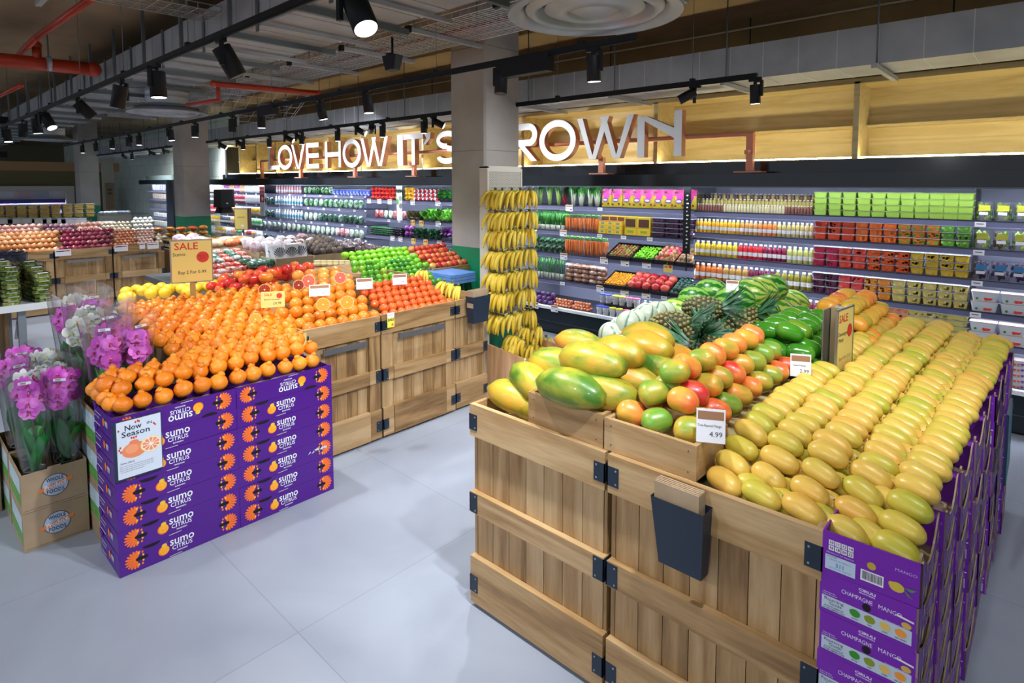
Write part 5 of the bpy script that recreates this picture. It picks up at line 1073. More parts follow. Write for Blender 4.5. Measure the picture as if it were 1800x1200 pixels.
b = MB(); b.box(-.10, -.035, .075, .10, -.030, .385, 'yel'); X = T(0, -.0355, 0) @ MYN; b.text('SALE', -.03, .34, .055, 'redp', .0005, X=X, off=.012); b.disc(.055, .27, .033, 'redp', .0005, X=X, n=24); b.text('Champagne', -.035, .265, .026, 'blk', .0005, X=X); b.text('Mango', -.055, .235, .026, 'blk', .0005, X=X); b.text('Buy 3 for 2.49', 0, .14, .026, C((.45, .32, .08)), .0005, X=X); obj('yellow_card', b, r)
b = MB(); b.box(-.108, .028, .075, .108, .034, .385, 'steel'); b.box(-.104, .034, .08, .104, .036, .38, C((.16, .13, .11), .5)); obj('back_board', b, r)
b = MB(); b.box(-.03, -.025, 0, .03, .025, .39, C((.25, .19, .10), .3)); obj('post', b, r)
# ---- card holder with folded boxes
def holder(loc, rotz, lab, w_=.19, h=.235, d=.07, s_=1):
    r = empty('card_holder', loc, lab, 'holder', rot=(0, 0, rotz)); b = MB(); t_ = .004
    f = [(-w_/2, -d, 0), (w_/2, -d, 0), (w_/2, 0, 0), (-w_/2, 0, 0)]; g = [(-w_/2+.025, -d*.75, -h), (w_/2-.01, -d*.75, -h), (w_/2-.01, 0, -h), (-w_/2+.025, 0, -h)]
    b.add(f+g, [(4, 5, 1, 0), (5, 6, 2, 1), (6, 7, 3, 2), (7, 4, 0, 3), (7, 6, 5, 4)], C((.012, .022, .042), .4)); obj('pocket', b, r)
    n = 13
    for i in range(n):
        y = -d+.014+i*(d-.022)/n; b = MB(); b.box(-w_/2+.006, y, -.1, w_/2-.022, y+.0036, .05+.004*math.sin(i*2.1), 'kraft', X=RX(0)); obj('folded_box', b, r)
holder((-.885, YF-.004, .93), 0, 'dark blue metal holder full of folded kraft boxes on the front crate')
# ---- purple mango boxes
BW, BD, BH = .243, .345, .1235
def mango_box(top=False):
    b = MB(); w_ = BW/2; t_ = .005
    b.box(-w_, 0, 0, w_, t_, BH-.001, 'purple2'); b.box(-w_+.001, t_, .0, w_-.001, t_+.001, BH-.002, 'kraft'); b.box(-w_, BD-t_, 0, w_, BD, BH-.001, 'purple2'); b.box(-w_, t_, 0, -w_+t_, BD-t_, BH-.001, 'purple2'); b.box(-w_+t_, t_, 0, w_-t_, BD-t_, .006, 'kraft')
    # right side: top edge scooped in the middle, with a dark hand gap
    n = 16; pts = [(0, 0), (BD, 0)]
    for i in range(n+1):
        u = 1-i/n; pts.append((BD*u, BH-.001-(.062*math.sin(math.pi*min(1, max(0, (u-.1)/.8)))**.8 if .1 < u < .9 else 0)))
    body = b
    if not top: body.box(w_-.03, .012, .006, w_-.026, BD-.012, BH-.006, 'void')  # black sheet stands in for the shade inside the box
    body.prism(pts, 0, t_, 'purple2', 'kraft', X=T(w_-t_, 0, 0) @ MXP)
    body.box(w_-.012, .02, BH-.008, w_-.006, .05, BH+.006, 'kraft', X=None); body.box(w_-.03, BD-.05, BH-.006, w_-.006, BD-.01, BH-.001, 'purple2')
    pr_ = body; X = T(w_+.0006, 0, 0) @ MXP; rr = random.Random(4)
    for i in range(15):
        u = rr.uniform(.02, .98)*BD; zz = rr.uniform(.008, .085)
        if .08 < u < BD-.08 and zz > .055: continue
        if .10 < u < .24 and .025 < zz: continue
        pr_.disc(u, zz, .0075, C((.62, .50, .24)), .0002*i, X=X, n=9, ry=.017)
    for i in range(6): u = rr.uniform(.02, .98)*BD; pr_.poly([(u, .01), (u+.006, .022), (u+.002, .042), (u-.004, .025)], C((.18, .24, .16)), 0, X=X)
    pr_.text('CHAMPAGNE', BD/2, .052, .018, C((.6, .5, .75)), .001, X=X, off=.01, w=.12); pr_.text('MANGO', BD/2, .033, .018, C((.6, .5, .75)), .001, X=X, off=.01, w=.08)
    X = T(0, -.0008, 0) @ MYN
    if not top:
        pr_.poly([(-.115, .012), (.108, .012), (.108, .052), (-.115, .052)], C((.48, .56, .66)), 0, X=X)
        pr_.text('Ripening', -.083, .044, .0125, 'navy', .0005, X=X, w=.05); pr_.text('Guide', -.078, .033, .0125, 'navy', .0005, X=X, w=.032)
        pr_.text('ALWAYS RIPEN AT', -.082, .0225, .0055, 'navy', .0005, X=X, off=.02, w=.052); pr_.text('ROOM TEMPERATURE', -.082, .016, .0055, 'navy', .0005, X=X, off=.02, w=.056)
        for k, (cc, nm) in enumerate((((.03, .25, .02), 'BITTER'), ((.22, .28, .02), 'TART'), ((.68, .48, .12), 'SWEET'), ((.80, .30, .04), 'VERY SWEET'))):
            x = -.028+k*.037; pr_.disc(x, .035, .0135, C(cc), .0008, X=X, n=14, ry=.0115); pr_.disc(x-.008, .038, .0065, C(cc), .0009, X=X, n=8, ry=.005); pr_.text(nm, x, .018, .005, 'navy', .0008, X=X, off=.02)
        pr_.text('CHAMPAGNE', -.025, .084, .017, C((.74, .66, .88)), .0005, X=X, w=.078); pr_.text('MANGO', .056, .084, .017, C((.74, .66, .88)), .0005, X=X, w=.055)
        pr_.text('CIRULI', .0, .111, .010, C((.7, .6, .85)), .0005, X=X, off=.04, w=.042); pr_.text('BROTHERS', 0, .1025, .005, C((.7, .6, .85)), .0005, X=X, off=.03, w=.04)
        pr_.disc(0, .066, .011, 'void', .0008, X=X, n=16); 
        pr_.disc(.095, .063, .012, C((.60, .38, .08)), .0008, X=X, n=12, ry=.009); pr_.poly([(.072, .080), (.112, .076), (.112, .081), (.072, .086)], C((.7, .72, .78)), .0009, X=X)
        pr_.text('ChampagneMango.com', .075, .054, .0055, C((.74, .66, .88)), .0006, X=X, w=.06)
        pr_.text('Scan here for', -.095, .064, .006, C((.74, .66, .88)), .0006, X=X); pr_.text('recipes & more!', -.095, .058, .006, C((.74, .66, .88)), .0006, X=X)
    else:
        pr_.poly([(-.113, .012), (-.035, .012), (-.035, .056), (-.113, .056)], C((.48, .58, .70)), 0, X=X); pr_.text('311', -.074, .030, .016, C((.08, .25, .5)), .0005, X=X, off=.02); pr_.text('HECHO EN MEXICO', -.074, .044, .0065, C((.08, .25, .5)), .0005, X=X, w=.055); pr_.text('HOT WATER TREATED', -.074, .019, .006, C((.08, .25, .5)), .0005, X=X, w=.058); pr_.text('LOT# 507', -.095, .052, .006, 'blk', .0005, X=X)
        for rr_ in (0, 1):
            for k in range(4):
                x = -.098+k*.0165; z_ = .094-rr_*.0165; pr_.poly([(x-.0072, z_-.0072), (x+.0072, z_-.0072), (x+.0072, z_+.0072), (x-.0072, z_+.0072)], C((.72, .72, .78)), 0, X=X); pr_.text((('10', '11', '12', '14'), ('16', '18', '20', '22'))[rr_][k], x, z_, .011, 'blk', .0005, X=X, off=.02)
        pr_.text('PRODUCT OF MEXICO', -.075, .063, .006, C((.7, .6, .85)), .0005, X=X, w=.07)
        pr_.poly([(-.022, .018), (.034, .018), (.034, .050), (-.022, .050)], C((.78, .78, .84)), 0, X=X)
        x = -.018
        while x < .030: w__ = rr.choice((.0008, .0014, .002)); pr_.poly([(x, .023), (x+w__, .023), (x+w__, .047), (x, .047)], 'blk', .0005, X=X); x += w__+rr.choice((.0008, .0013))
        pr_.disc(.004, .068, .011, C((.5, .34, .04)), .0006, X=X, n=16); pr_.text('MANGO', .085, .085, .012, C((.5, .35, .7)), .0006, X=X, w=.05)
        pr_.disc(.065, .036, .018, C((.60, .45, .05)), .0006, X=X, n=14, ry=.014); pr_.disc(.053, .040, .008, C((.60, .45, .05)), .0007, X=X, n=8); pr_.poly([(.082, .042), (.11, .045), (.10, .036)], C((.06, .28, .06)), .0008, X=X); pr_.poly([(.080, .038), (.104, .018), (.090, .022)], C((.06, .25, .06)), .0008, X=X)
    return [body.mesh('box')]
mbt, mbl = mango_box(True), mango_box(False)
NS = 8; NL = 8
for s_ in range(NS):
    y = YF+.001+s_*(BD+.003); xo = -.3385+.010*s_+(.004 if s_ % 2 else 0)
    for k in range(NL):
        if s_ > 0 and 0 < k < 0: continue
        top_ = k == NL-1
        me = mbt if top_ else mbl
        put('mango_box', me, (xo+U(-.003, .003), y, .001+k*BH), (0, 0, U(-.012, .012)), 'purple mango box, %s down its stack, in the %s stack back from the front' % ('topmost' if top_ else O(NL-1-k), O(s_)), 'box', 'purple mango boxes')
b = MB(); b.box(0, 0, 0, .012, .30, .34, 'navy'); b.box(.012, .015, .015, .0135, .285, .325, C((.12, .25, .33))); obj('poster_frame', b, label='dark blue poster frame leaning on the side of the purple mango boxes', cat='frame', loc=(-.125, 3.55, .58))
# ================================================================ citrus island
XF = -3.80          # plane of the oak crate fronts, facing +X
def crateX(y0, y1, D_, lab, x=XF, door=True): return crate(y1-y0, D_, lab, (x, (y0+y1)/2, 0), R(90), door)
crateX(1.225, 1.975, 1.1, 'oak crate under the lumpy oranges behind the purple citrus boxes', x=XF-.02, door=False)
crateX(1.98, 2.632, 1.1, 'oak door crate with a steel handle right of the purple citrus boxes')
crateX(2.637, 3.40, 1.1, 'oak door crate with a steel handle and a yellow sale tag')
crateX(3.405, 3.80, 1.1, 'narrow oak crate at the end of the citrus stand beside the banana stand', door=False)
for (y0, y1, lab) in ((1.225, 1.975, 'oak crate at the back left of the citrus stand under the lemons'), (1.98, 2.732, 'oak crate at the back of the citrus stand under the red mangoes'), (2.737, 3.80, 'oak crate at the back right of the citrus stand under the apples')):
    crateX(y0, y1, 1.15, lab, x=XF-1.12, door=False)
# ---- purple citrus boxes
CW, CD, CH = .6025, .355, .1186     # along Y, along X, height
def petals(b, cx, cy, sgn, X, r=.055):
    for k in range(12):
        a = R(72+k*18.5); a = a if sgn > 0 else math.pi-a; a2 = a
        L_ = r*(.75+.25*math.sin((k+1)/14*math.pi)); c_, s_ = math.cos(a), math.sin(a); n = (-s_, c_)
        b.poly([(cx+c_*d_+n[0]*h_, cy+s_*d_+n[1]*h_) for d_, h_ in ((.006, -.0012), (.006, .0012), (L_*.72, .0054), (L_*.92, .0046), (L_, 0), (L_*.92, -.0046), (L_*.72, -.0054))], 'orangep', .0001*k, X=X)
    for k in range(7):
        a = R(-75+k*25); a = a if sgn > 0 else math.pi-a; q_ = .032+.008*(k % 2)
        b.disc(cx+math.cos(a)*q_, cy+math.sin(a)*q_, .0048, 'orangep' if k % 2 else 'yellp', .0015+.0001*k, X=X, n=8, ry=.007)
    # hand slot
    x0 = cx-.004 if sgn > 0 else cx-.046; pts = []
    for i in range(9): a = math.pi/2+math.pi*i/8; pts.append((x0+.008+.009*math.cos(a), cy-.0+.009*math.sin(a)))
    for i in range(9): a = -math.pi/2+math.pi*i/8; pts.append((x0+.046+.009*math.cos(a), cy+.009*math.sin(a)))
    b.poly(pts, 'void', .0030, X=X)
def citrus_box(flip=False):
    b = MB(); w_ = CW/2; t_ = .005
    b.box(-t_, -w_, 0, 0, w_, CH-.0012, 'purple'); b.box(-CD, -w_, 0, -CD+t_, w_, CH-.0012, 'purple')
    b.box(-CD+t_, -w_, 0, -t_, -w_+t_, CH-.008, 'purple'); b.box(-CD+t_, w_-t_, 0, -t_, w_, CH-.008, 'purple'); b.box(-CD+t_, -w_+t_, 0, -t_, w_-t_, .006, 'kraft')
    b.box(-.05, -w_-.002, CH-.03, -.002, -w_, CH-.001, 'purple'); b.box(-CD, -w_-.003, CH-.02, -CD+.06, -w_, CH+.006, 'purple')
    pr_ = b; X = T(.0006, 0, 0) @ MXP
    if flip: X = T(.0006, 0, CH) @ MXP @ RZ(math.pi)
    cy = .064 if not flip else CH-.064
    petals(pr_, -w_+.078, cy, 1, X); petals(pr_, w_-.070, cy, -1, X)
    pr_.text('sumo', -.008, .082, .062, 'white', .001, X=X, off=.012, w=.120); pr_.text('CITRUS', -.008, .046, .032, 'white', .001, X=X, off=.008, w=.100); pr_.text('MANDARIN', -.008, .024, .010, 'white', .001, X=X, off=.02, w=.05)
    pr_.disc(-.098, .052, .027, 'orangep', .0006, X=X, n=20, ry=.026); pr_.disc(-.096, .053, .023, C((.92, .42, .02)), .0009, X=X, n=20, ry=.022); pr_.disc(-.095, .079, .013, 'yellp', .0011, X=X, n=14, ry=.011); pr_.poly([(-.096, .090), (-.075, .096), (-.080, .090)], C((.02, .2, .25)), .0012, X=X)
    for k in range(9): a = k*2.4; pr_.disc(-.098+.015*math.cos(a)*(k % 3)/2, .048+.013*math.sin(a)*(k % 3)/2, .002, 'orangep', .0014, X=X, n=5)
    n = 8; pts = [(-.155+.022*math.cos(math.pi+math.pi*i/n)*1.9, CH-.0015-.016*math.sin(math.pi*i/n)) for i in range(n+1)]
    pr_.poly(pts, 'void', .0016, X=X); pr_.poly([(-.07, .004), (-.01, .006), (-.012, .009), (-.072, .007)], C((.6, .6, .66)), .001, X=X)
    # short side facing -Y
    X = T(-.18, -w_-.0036, 0) @ MYN
    pr_.disc(.02, .06, .016, 'orangep', 0, X=X, n=8, ry=.022); pr_.text('sumo', .072, .070, .03, 'white', 0, X=X, off=.02, w=.05); pr_.text('CITRUS', .072, .052, .018, 'white', 0, X=X, off=.02, w=.045); pr_.box(-.03, -w_*0-.0, 0, -.03, 0, 0, 'white') if False else None
    pr_.poly([(-.15, .02), (-.05, .02), (-.05, .024), (-.15, .024)], 'white', 0, X=X); pr_.poly([(-.14, .08), (-.03, .08), (-.03, .083), (-.14, .083)], 'white', 0, X=X); pr_.text('PRODUCT OF CALIFORNIA', -.1, .06, .012, 'white', 0, X=X, w=.09)
    return [b.mesh('box')]
cbx, cbf = citrus_box(), citrus_box(True)
for s_ in range(2):
    for k in range(7):
        o = put('citrus_box', cbf if k == 6 else cbx, (-3.401-.0+U(-.004, .0)*(s_ == 0 or 1), .765+CW*(s_+.5)+.002*s_, .001+k*CH), (0, 0, U(-.006, .006)), 'purple citrus box, %s from the top of the %s stack' % (O(6-k), ['left', 'right'][s_]), 'box', 'purple citrus boxes')
        if k == 2 and s_ == 1:
            b = MB(); rr = random.Random(2)
            for i in range(16): u = .12+.12*rr.random(); b.poly([(u, .062+rr.uniform(-.012, .012)), (u+.02, .06+rr.uniform(-.01, .012)), (u+.016, .072+rr.uniform(-.006, .008))], C((.6, .6, .68)), .0035+.0001*i, X=T(.0006, 0, 0) @ MXP)
            obj('torn_patch', b, o)
# now in season poster
r = empty('season_poster', (-3.392, .868, .662), 'framed poster reading Now in Season in front of the purple citrus boxes', 'poster'); r.scale = (1, 1, .76)
b = MB(); b.box(0, -.108, -.20, .010, .108, .20, 'navy'); obj('frame', b, r)
b = MB(); b.box(.010, -.094, -.188, .0115, .104, .196, C((.62, .68, .78))); X = T(.012, 0, 0) @ MXP
b.text('Now', -.022, .145, .052, 'navy', .0005, X=X, off=.012, w=.075); b.text('IN', .052, .148, .026, 'navy', .0005, X=X); b.text('Season', -.01, .105, .052, 'navy', .0005, X=X, off=.012, w=.125)
for (x, y) in ((-.01, .175), (0.0, .18), (.006, .174), (.072, .135), (.078, .125), (-.085, .14), (-.03, .075), (-.02, .072), (-.01, .075), (-.08, .025), (-.085, .01), (-.078, -.005)): b.disc(x, y, .004, 'redp', .0006, X=X, n=8, ry=.008)
b.disc(-.018, -.01, .056, C((.78, .24, .10)), .0006, X=X, n=26, ry=.052); b.disc(-.02, .042, .022, C((.76, .22, .09)), .0008, X=X, n=16, ry=.016); b.disc(-.03, .0, .03, C((.84, .32, .16)), .0010, X=X, n=20)
b.disc(.055, .0, .048, C((.84, .66, .30)), .0012, X=X, n=26, ry=.052); b.disc(.055, .0, .042, C((.88, .78, .62)), .0014, X=X, n=26, ry=.046)
for k in range(10):
    a = k*.628; q_ = lambda t_, rr_: (.055+rr_*math.cos(t_), rr_*1.08*math.sin(t_)); b.poly([q_(a+.31, .006), q_(a+.06, .038), q_(a+.31, .040), q_(a+.56, .038)], C((.80, .26, .14)), .0016, X=X)
b.text('Sumo Citrus', -.052, -.085, .018, 'blk', .0005, X=X, w=.062)
for k in range(4): b.text('Juicy and sweet with an easy to peel skin', -.01 if k < 3 else -.03, -.105-.013*k, .008, 'blk', .0005, X=X, w=.15 if k < 3 else .1)
obj('poster_sheet', b, r)
# ---- lumpy oranges
mt['sumo'] = MN('lumpy_orange_skin', [(.3, (.68, .165, .003)), (.55, (.78, .225, .006)), (.75, (.82, .29, .013))], 7, .42, byobj=.25, bump=.35, bs=95, val=.10, coat=.05)
def sumo_mesh(seed):
    rr = random.Random(seed); b = MB(); k = rr.uniform(.7, 1.3); ph = rr.uniform(0, 6)
    def fn(x, y, z):
        a = math.atan2(y, x); t_ = z/.0435; q_ = 1+(.035*math.cos(7*a+ph) if t_ > .2 else 0)*max(0, t_)
        if t_ > .86: z += .006*k*(t_-.86)/.14
        return (x*q_*(1.06 if t_ < .3 else 1), y*q_*(1.06 if t_ < .3 else 1), z)
    b.ball(.046, .046, .0435, 'sumo', 18, 12, fn=fn)
    b.ball(.019*k**.3, .018*k**.3, .015, 'sumo', 10, 7, X=T(.002, 0, .045), fn=lambda x, y, z: (x*(1+.16*math.cos(5*math.atan2(y, x)+ph)), y*(1+.16*math.cos(5*math.atan2(y, x)+ph)), z))
    return b.mesh('lumpy_orange')
sms = [sumo_mesh(k) for k in range(5)]; nub = MB(); nub.lathe([(.0045, 0), (.006, .003), (.003, .005)], C((.28, .30, .06)), 7); nub = nub.mesh('stem_button')
n_ = 0
ROW = .082
for j in range(20):
    x = -3.452-ROW*j
    # the pile starts at the box fronts, climbs one fruit, then runs back almost level
    zt = .875+(0 if j == 0 else min(.075, .062*j) if j < 2 else .075+.0075*(j-1))
    if j > 3: zt = .95+.011*(min(j, 15)-3)
    yl = .80+(.02 if j == 0 else .0)+.048*(j % 2)+(.0 if j < 4 else .41); yr = 1.945 if j < 4 else min(2.40, 1.95+.05*(j-4))
    k = 0; y = yl
    while y < yr:
        if math.hypot(x+4.9, y-1.70) > .07:
            put('lumpy_orange', [sms[(j*3+k) % 5], ('stem_button', nub, (0, 0, .058))], (x+U(-.010, .010), y+U(-.008, .008), zt+U(-.008, .010)+(.05 if (j > 2 and (j*7+k*5) % 4 == 0) else 0)*0), (U(-.35, .35), U(-.05, .45), U(0, 6.28)), 'lumpy orange on top of the pile, %s row back, %s from the left end' % (O(j), O(k)), 'orange', 'lumpy oranges', U(.93, 1.05)); n_ += 1
        k += 1; y += .0955
# left end slope and support layer seen at the ends
for j in range(4):
    put('lumpy_orange', [sms[j], ('stem_button', nub, (0, 0, .058))], (-3.50-.088*j, .79-.004*j, .882+.004*j), (.2, .1, j), 'lumpy orange at the left end of the lowest row, %s back' % O(j+1), 'orange', 'lumpy oranges', .97)
b = MB(); b.box(-4.95, .83, .0, -3.78, 2.2, .06, 'px'); 
# display deck rising to the back under the pile
dk = MB(); dk.add([(-3.79, .85, .84), (-3.79, 1.96, .84), (-4.9, 2.25, .93), (-4.9, 1.25, .93), (-3.79, .85, .80), (-3.79, 1.96, .80), (-4.9, 2.25, .89), (-4.9, 1.25, .89)], [(0, 1, 2, 3), (7, 6, 5, 4), (0, 3, 7, 4), (1, 0, 4, 5), (2, 1, 5, 6), (3, 2, 6, 7)], 'px'); 
def half(rm, flesh, r, name):
    b = MB(); b.lathe([(.0001, -r*.9), (r*.6, -r*.72), (r*.92, -r*.35), (r, 0)], rm, 18, cap=False); b.disc(0, 0, r, C((.85, .55, .25)), 0, n=24); b.disc(0, 0, r*.9, C(flesh, .25), .0006, n=24); b.disc(0, 0, r*.14, C((.9, .7, .4)), .0012, n=10)
    for k in range(10):
        a = k*.628; w_ = .025; b.poly([(r*.12*math.cos(a), r*.12*math.sin(a)), (r*.88*math.cos(a-w_), r*.88*math.sin(a-w_)), (r*.88*math.cos(a+w_), r*.88*math.sin(a+w_))], C(tuple(min(1, v*1.15+.14) for v in flesh)), .001)
    return b.mesh(name)
mt['nav'] = MN('navel_orange_skin', [(.3, (.66, .16, .005)), (.7, (.74, .25, .012))], 8, .35, byobj=.2, bump=.15, bs=110, coat=.1)
mt['clem'] = MN('netted_orange_skin', [(.3, (.66, .07, .005)), (.7, (.74, .13, .010))], 8, .3, byobj=.15, coat=.2)
mt['gfr'] = MN('grapefruit_skin', [(.3, (.70, .17, .04)), (.5, (.76, .31, .045)), (.7, (.76, .43, .06))], 3, .32, byobj=.35, coat=.15)
mt['lemon'] = MN('lemon_skin', [(.3, (.85, .55, .02)), (.7, (.9, .66, .05))], 5, .35, byobj=.15)
mt['lime'] = MN('lime_skin', [(.3, (.03, .22, .01)), (.6, (.12, .42, .015)), (.8, (.35, .5, .03))], 4, .25, byobj=.35, coat=.2)
mt['gap'] = MN('green_apple_skin', [(.3, (.10, .40, .01)), (.7, (.25, .58, .03))], 5, .2, byobj=.25, coat=.3)
mt['rap'] = MN('red_apple_skin', [(.3, (.50, .03, .02)), (.5, (.66, .09, .03)), (.66, (.72, .25, .08)), (.8, (.6, .5, .1))], 5, .22, byobj=.3, coat=.3, mapsc=(1, 1, .4))
mt['rmg'] = MN('crimson_mango_skin', [(.3, (.45, .01, .02)), (.5, (.70, .04, .02)), (.68, (.82, .18, .03)), (.85, (.8, .5, .05))], 4, .22, byobj=.35, coat=.35)
def rball(name, m_, r, zq=1, nub_=None, net=False, dim=0):
    b = MB(); b.ball(r, r, r*zq, m_, 16, 11, fn=(lambda x, y, z: (x, y, z-(.22*r*max(0, 1-(x*x+y*y)/(.3*r*r)) if z > 0 else -.1*r*max(0, 1-(x*x+y*y)/(.3*r*r))))) if dim else None)
    if net:
        for k in range(8):
            a = k*math.pi/8; b.tube([(r*1.01*math.cos(t_)*math.cos(a), r*1.01*math.cos(t_)*math.sin(a), r*1.01*math.sin(t_)) for t_ in [-1.5+i*.33 for i in range(10)]], .0007, C((.9, .25, .08)), 3)
    p = [b.mesh(name)]
    if nub_ == 'stem': s = MB(); s.tube([(0, 0, r*.65), (.002, 0, r*1.05)], .0018, C((.12, .07, .03)), 5); p.append(('stem', s.mesh('stem')))
    elif nub_: s = MB(); s.lathe([(.005, r*zq*.985), (.002, r*zq*1.02)], C((.25, .27, .08)), 6); p.append(('stem_button', s.mesh('stem_button')))
    return p
nav, clem, gfr, blo = rball('orange', 'nav', .046, 1, 'b'), rball('netted_orange', 'clem', .036, .93, None, True), rball('grapefruit', 'gfr', .052, .94, 'b'), rball('orange', 'nav', .043, 1, 'b')
lem, lim, gap, rap = rball('lemon', 'lemon', .040, 1.1, None), rball('lime', 'lime', .031, 1.0, None), rball('green_apple', 'gap', .041, .92, 'stem', dim=1), rball('red_apple', 'rap', .041, .92, 'stem', dim=1)
rmg = [mango_ball(.112, .092, .086, 'rmg', k) for k in range(2)]
def bed(proto, name, x0, x1, y0, y1, nx, ny, z0, z1, lab, grp, cat, skip=None, jit=.004, lay2=0, rz=True, sh=.5):
    """rows running along +Y, stepping back along -X from x0 to x1 while climbing from z0 to z1"""
    for j in range(nx):
        t_ = j/max(1, nx-1); x = x0+(x1-x0)*t_; z = z0+(z1-z0)*t_; n = ny-(j % 2)
        for i in range(n):
            y = y0+(y1-y0)*(i+.5+(j % 2)*.5)/ny
            if skip and skip(x, y): continue
            put(name, proto if isinstance(proto, list) and not hasattr(proto[0], 'materials') or isinstance(proto, list) and len(proto) > 1 and isinstance(proto[1], tuple) else rnd.choice(proto) if isinstance(proto, list) and len(proto) > 1 else proto, (x+U(-jit, jit), y+U(-jit, jit), z+U(-jit, jit)), (U(-.5, .5), U(-.5, .5), U(0, 6.28)), '%s, %s row back, %s from the left' % (lab, O(j), O(i)), cat, grp, U(.95, 1.05))
# front tier: navel oranges then netted oranges
bed(nav, 'orange', -3.865, -4.20, 2.02, 2.66, 5, 7, .975, 1.155, 'smooth orange in the front tier, main group', 'smooth oranges in the front tier', 'orange')
bed(nav, 'orange', -3.95, -4.10, 1.90, 2.10, 2, 2, .99, 1.05, 'smooth orange at the edge of the lumpy pile', 'smooth oranges in the front tier', 'orange')
bed(clem, 'netted_orange', -3.855, -4.22, 2.68, 3.42, 6, 10, .965, 1.135, 'netted red orange in the front tier', 'netted oranges in the front tier', 'orange')
def boardY(x, y0, y1, z0, z1, lab): b = MB(); b.box(-.010, 0, 0, .010, y1-y0, z1-z0, 'oy'); obj('riser_board', b, label=lab, cat='board', loc=(x, y0, z0), group='oak riser boards')
boardY(-4.285, 1.95, 2.70, .885, 1.13, 'oak riser board behind the smooth oranges'); boardY(-4.285, 2.705, 3.45, .885, 1.14, 'oak riser board behind the netted oranges')
# middle tier
bed(blo, 'orange', -4.36, -4.68, 2.05, 2.40, 4, 4, 1.07, 1.13, 'orange in the middle tier beside the blood orange halves', 'oranges in the middle tier', 'orange')
bed(gfr, 'grapefruit', -4.37, -4.80, 2.42, 2.90, 5, 4, 1.10, 1.20, 'pink grapefruit in the middle tier', 'grapefruits in the middle tier', 'grapefruit')
bed(lim, 'lime', -4.35, -4.72, 2.92, 3.28, 6, 5, 1.08, 1.25, 'green lime in the left middle tier group', 'limes in the left group', 'lime')
bed(lim, 'lime', -4.35, -4.80, 3.32, 3.72, 7, 6, 1.06, 1.22, 'green lime in the right group beside bananas', 'limes in the right group', 'lime')
b = MB(); b.box(-.01, 0, 0, .55, .015, .20, 'ox'); obj('divider_board', b, label='oak divider board between the two groups of limes', cat='board', loc=(-4.86, 3.29, .98))
b = MB(); b.box(-4.95, 1.98, .94, -4.30, 3.75, 1.02, 'ox'); obj('display_step', b, label='plywood step under the middle tier of citrus', cat='step')
b = MB(); b.box(-6.05, 2.25, .95, -4.96, 4.35, 1.06, 'ox'); obj('display_step', b, label='plywood step under the apples and red mangoes at the back', cat='step')
# back tier
bed(gap, 'green_apple', -4.86, -5.22, 3.16, 3.98, 5, 10, 1.14, 1.28, 'green apple in the back tier beside the red apples', 'green apples', 'apple')
bed(rap, 'red_apple', -4.80, -5.16, 3.95, 4.48, 5, 7, 1.13, 1.28, 'red apple in the back tier in front of the column', 'red apples', 'apple')
b = MB(); b.box(0, 0, 0, .02, .60, .09, 'oy'); obj('riser_board', b, label='oak board in front of the red apples', cat='board', loc=(-4.745, 3.93, 1.02), group='oak riser boards')
for (px, py, z, s_) in [(393, 490, 1.12, 1), (403, 497, 1.11, 1), (414, 505, 1.10, .95), (390, 502, 1.08, .95), (430, 490, 1.15, 1), (448, 491, 1.14, 1), (420, 483, 1.16, .95), (440, 482, 1.17, .95), (455, 482, 1.17, .95), (468, 487, 1.17, 1.1), (487, 478, 1.19, 1.1), (478, 480, 1.19, .95), (503, 474, 1.2, 1.1), (515, 475, 1.19, 1), (528, 473, 1.2, 1.05), (541, 469, 1.2, 1.1), (518, 466, 1.21, .9), (462, 474, 1.2, .9), (446, 500, 1.09, .95), (460, 497, 1.09, .9), (478, 493, 1.1, 1), (495, 486, 1.12, .95), (505, 486, 1.11, 1), (478, 500, 1.08, .9), (430, 502, 1.07, .9), (385, 508, 1.06, .9), (545, 482, 1.12, .9), (372, 503, 1.07, .9), (520, 484, 1.1, .9), (415, 492, 1.1, .9)]:
    p = PZ(px, py, z); n_ += 1; mput(rmg, .112, tuple(p), (U(-.5, .5), U(-.4, .4), U(0, 6)), 'crimson mango behind the grapefruits, %s of the heap counted from its front left' % O(n_ % 30), 'crimson mangoes behind the citrus', s_)
k = 0
for (px, py) in [(240, 509), (250, 511), (261, 506), (272, 510), (284, 505), (296, 508), (308, 503), (320, 507), (334, 503), (346, 507), (222, 513), (290, 514), (265, 516), (357, 500), (367, 505), (378, 500), (228, 522), (218, 524), (330, 512)]:
    p = PZ(px, py, 1.02); k += 1; put('lemon', lem, tuple(p), (U(0, 1), R(90), U(0, 6)), 'yellow lemon behind the lumpy oranges, %s from the left' % O(k-1), 'lemon', 'lemons', 1.25)
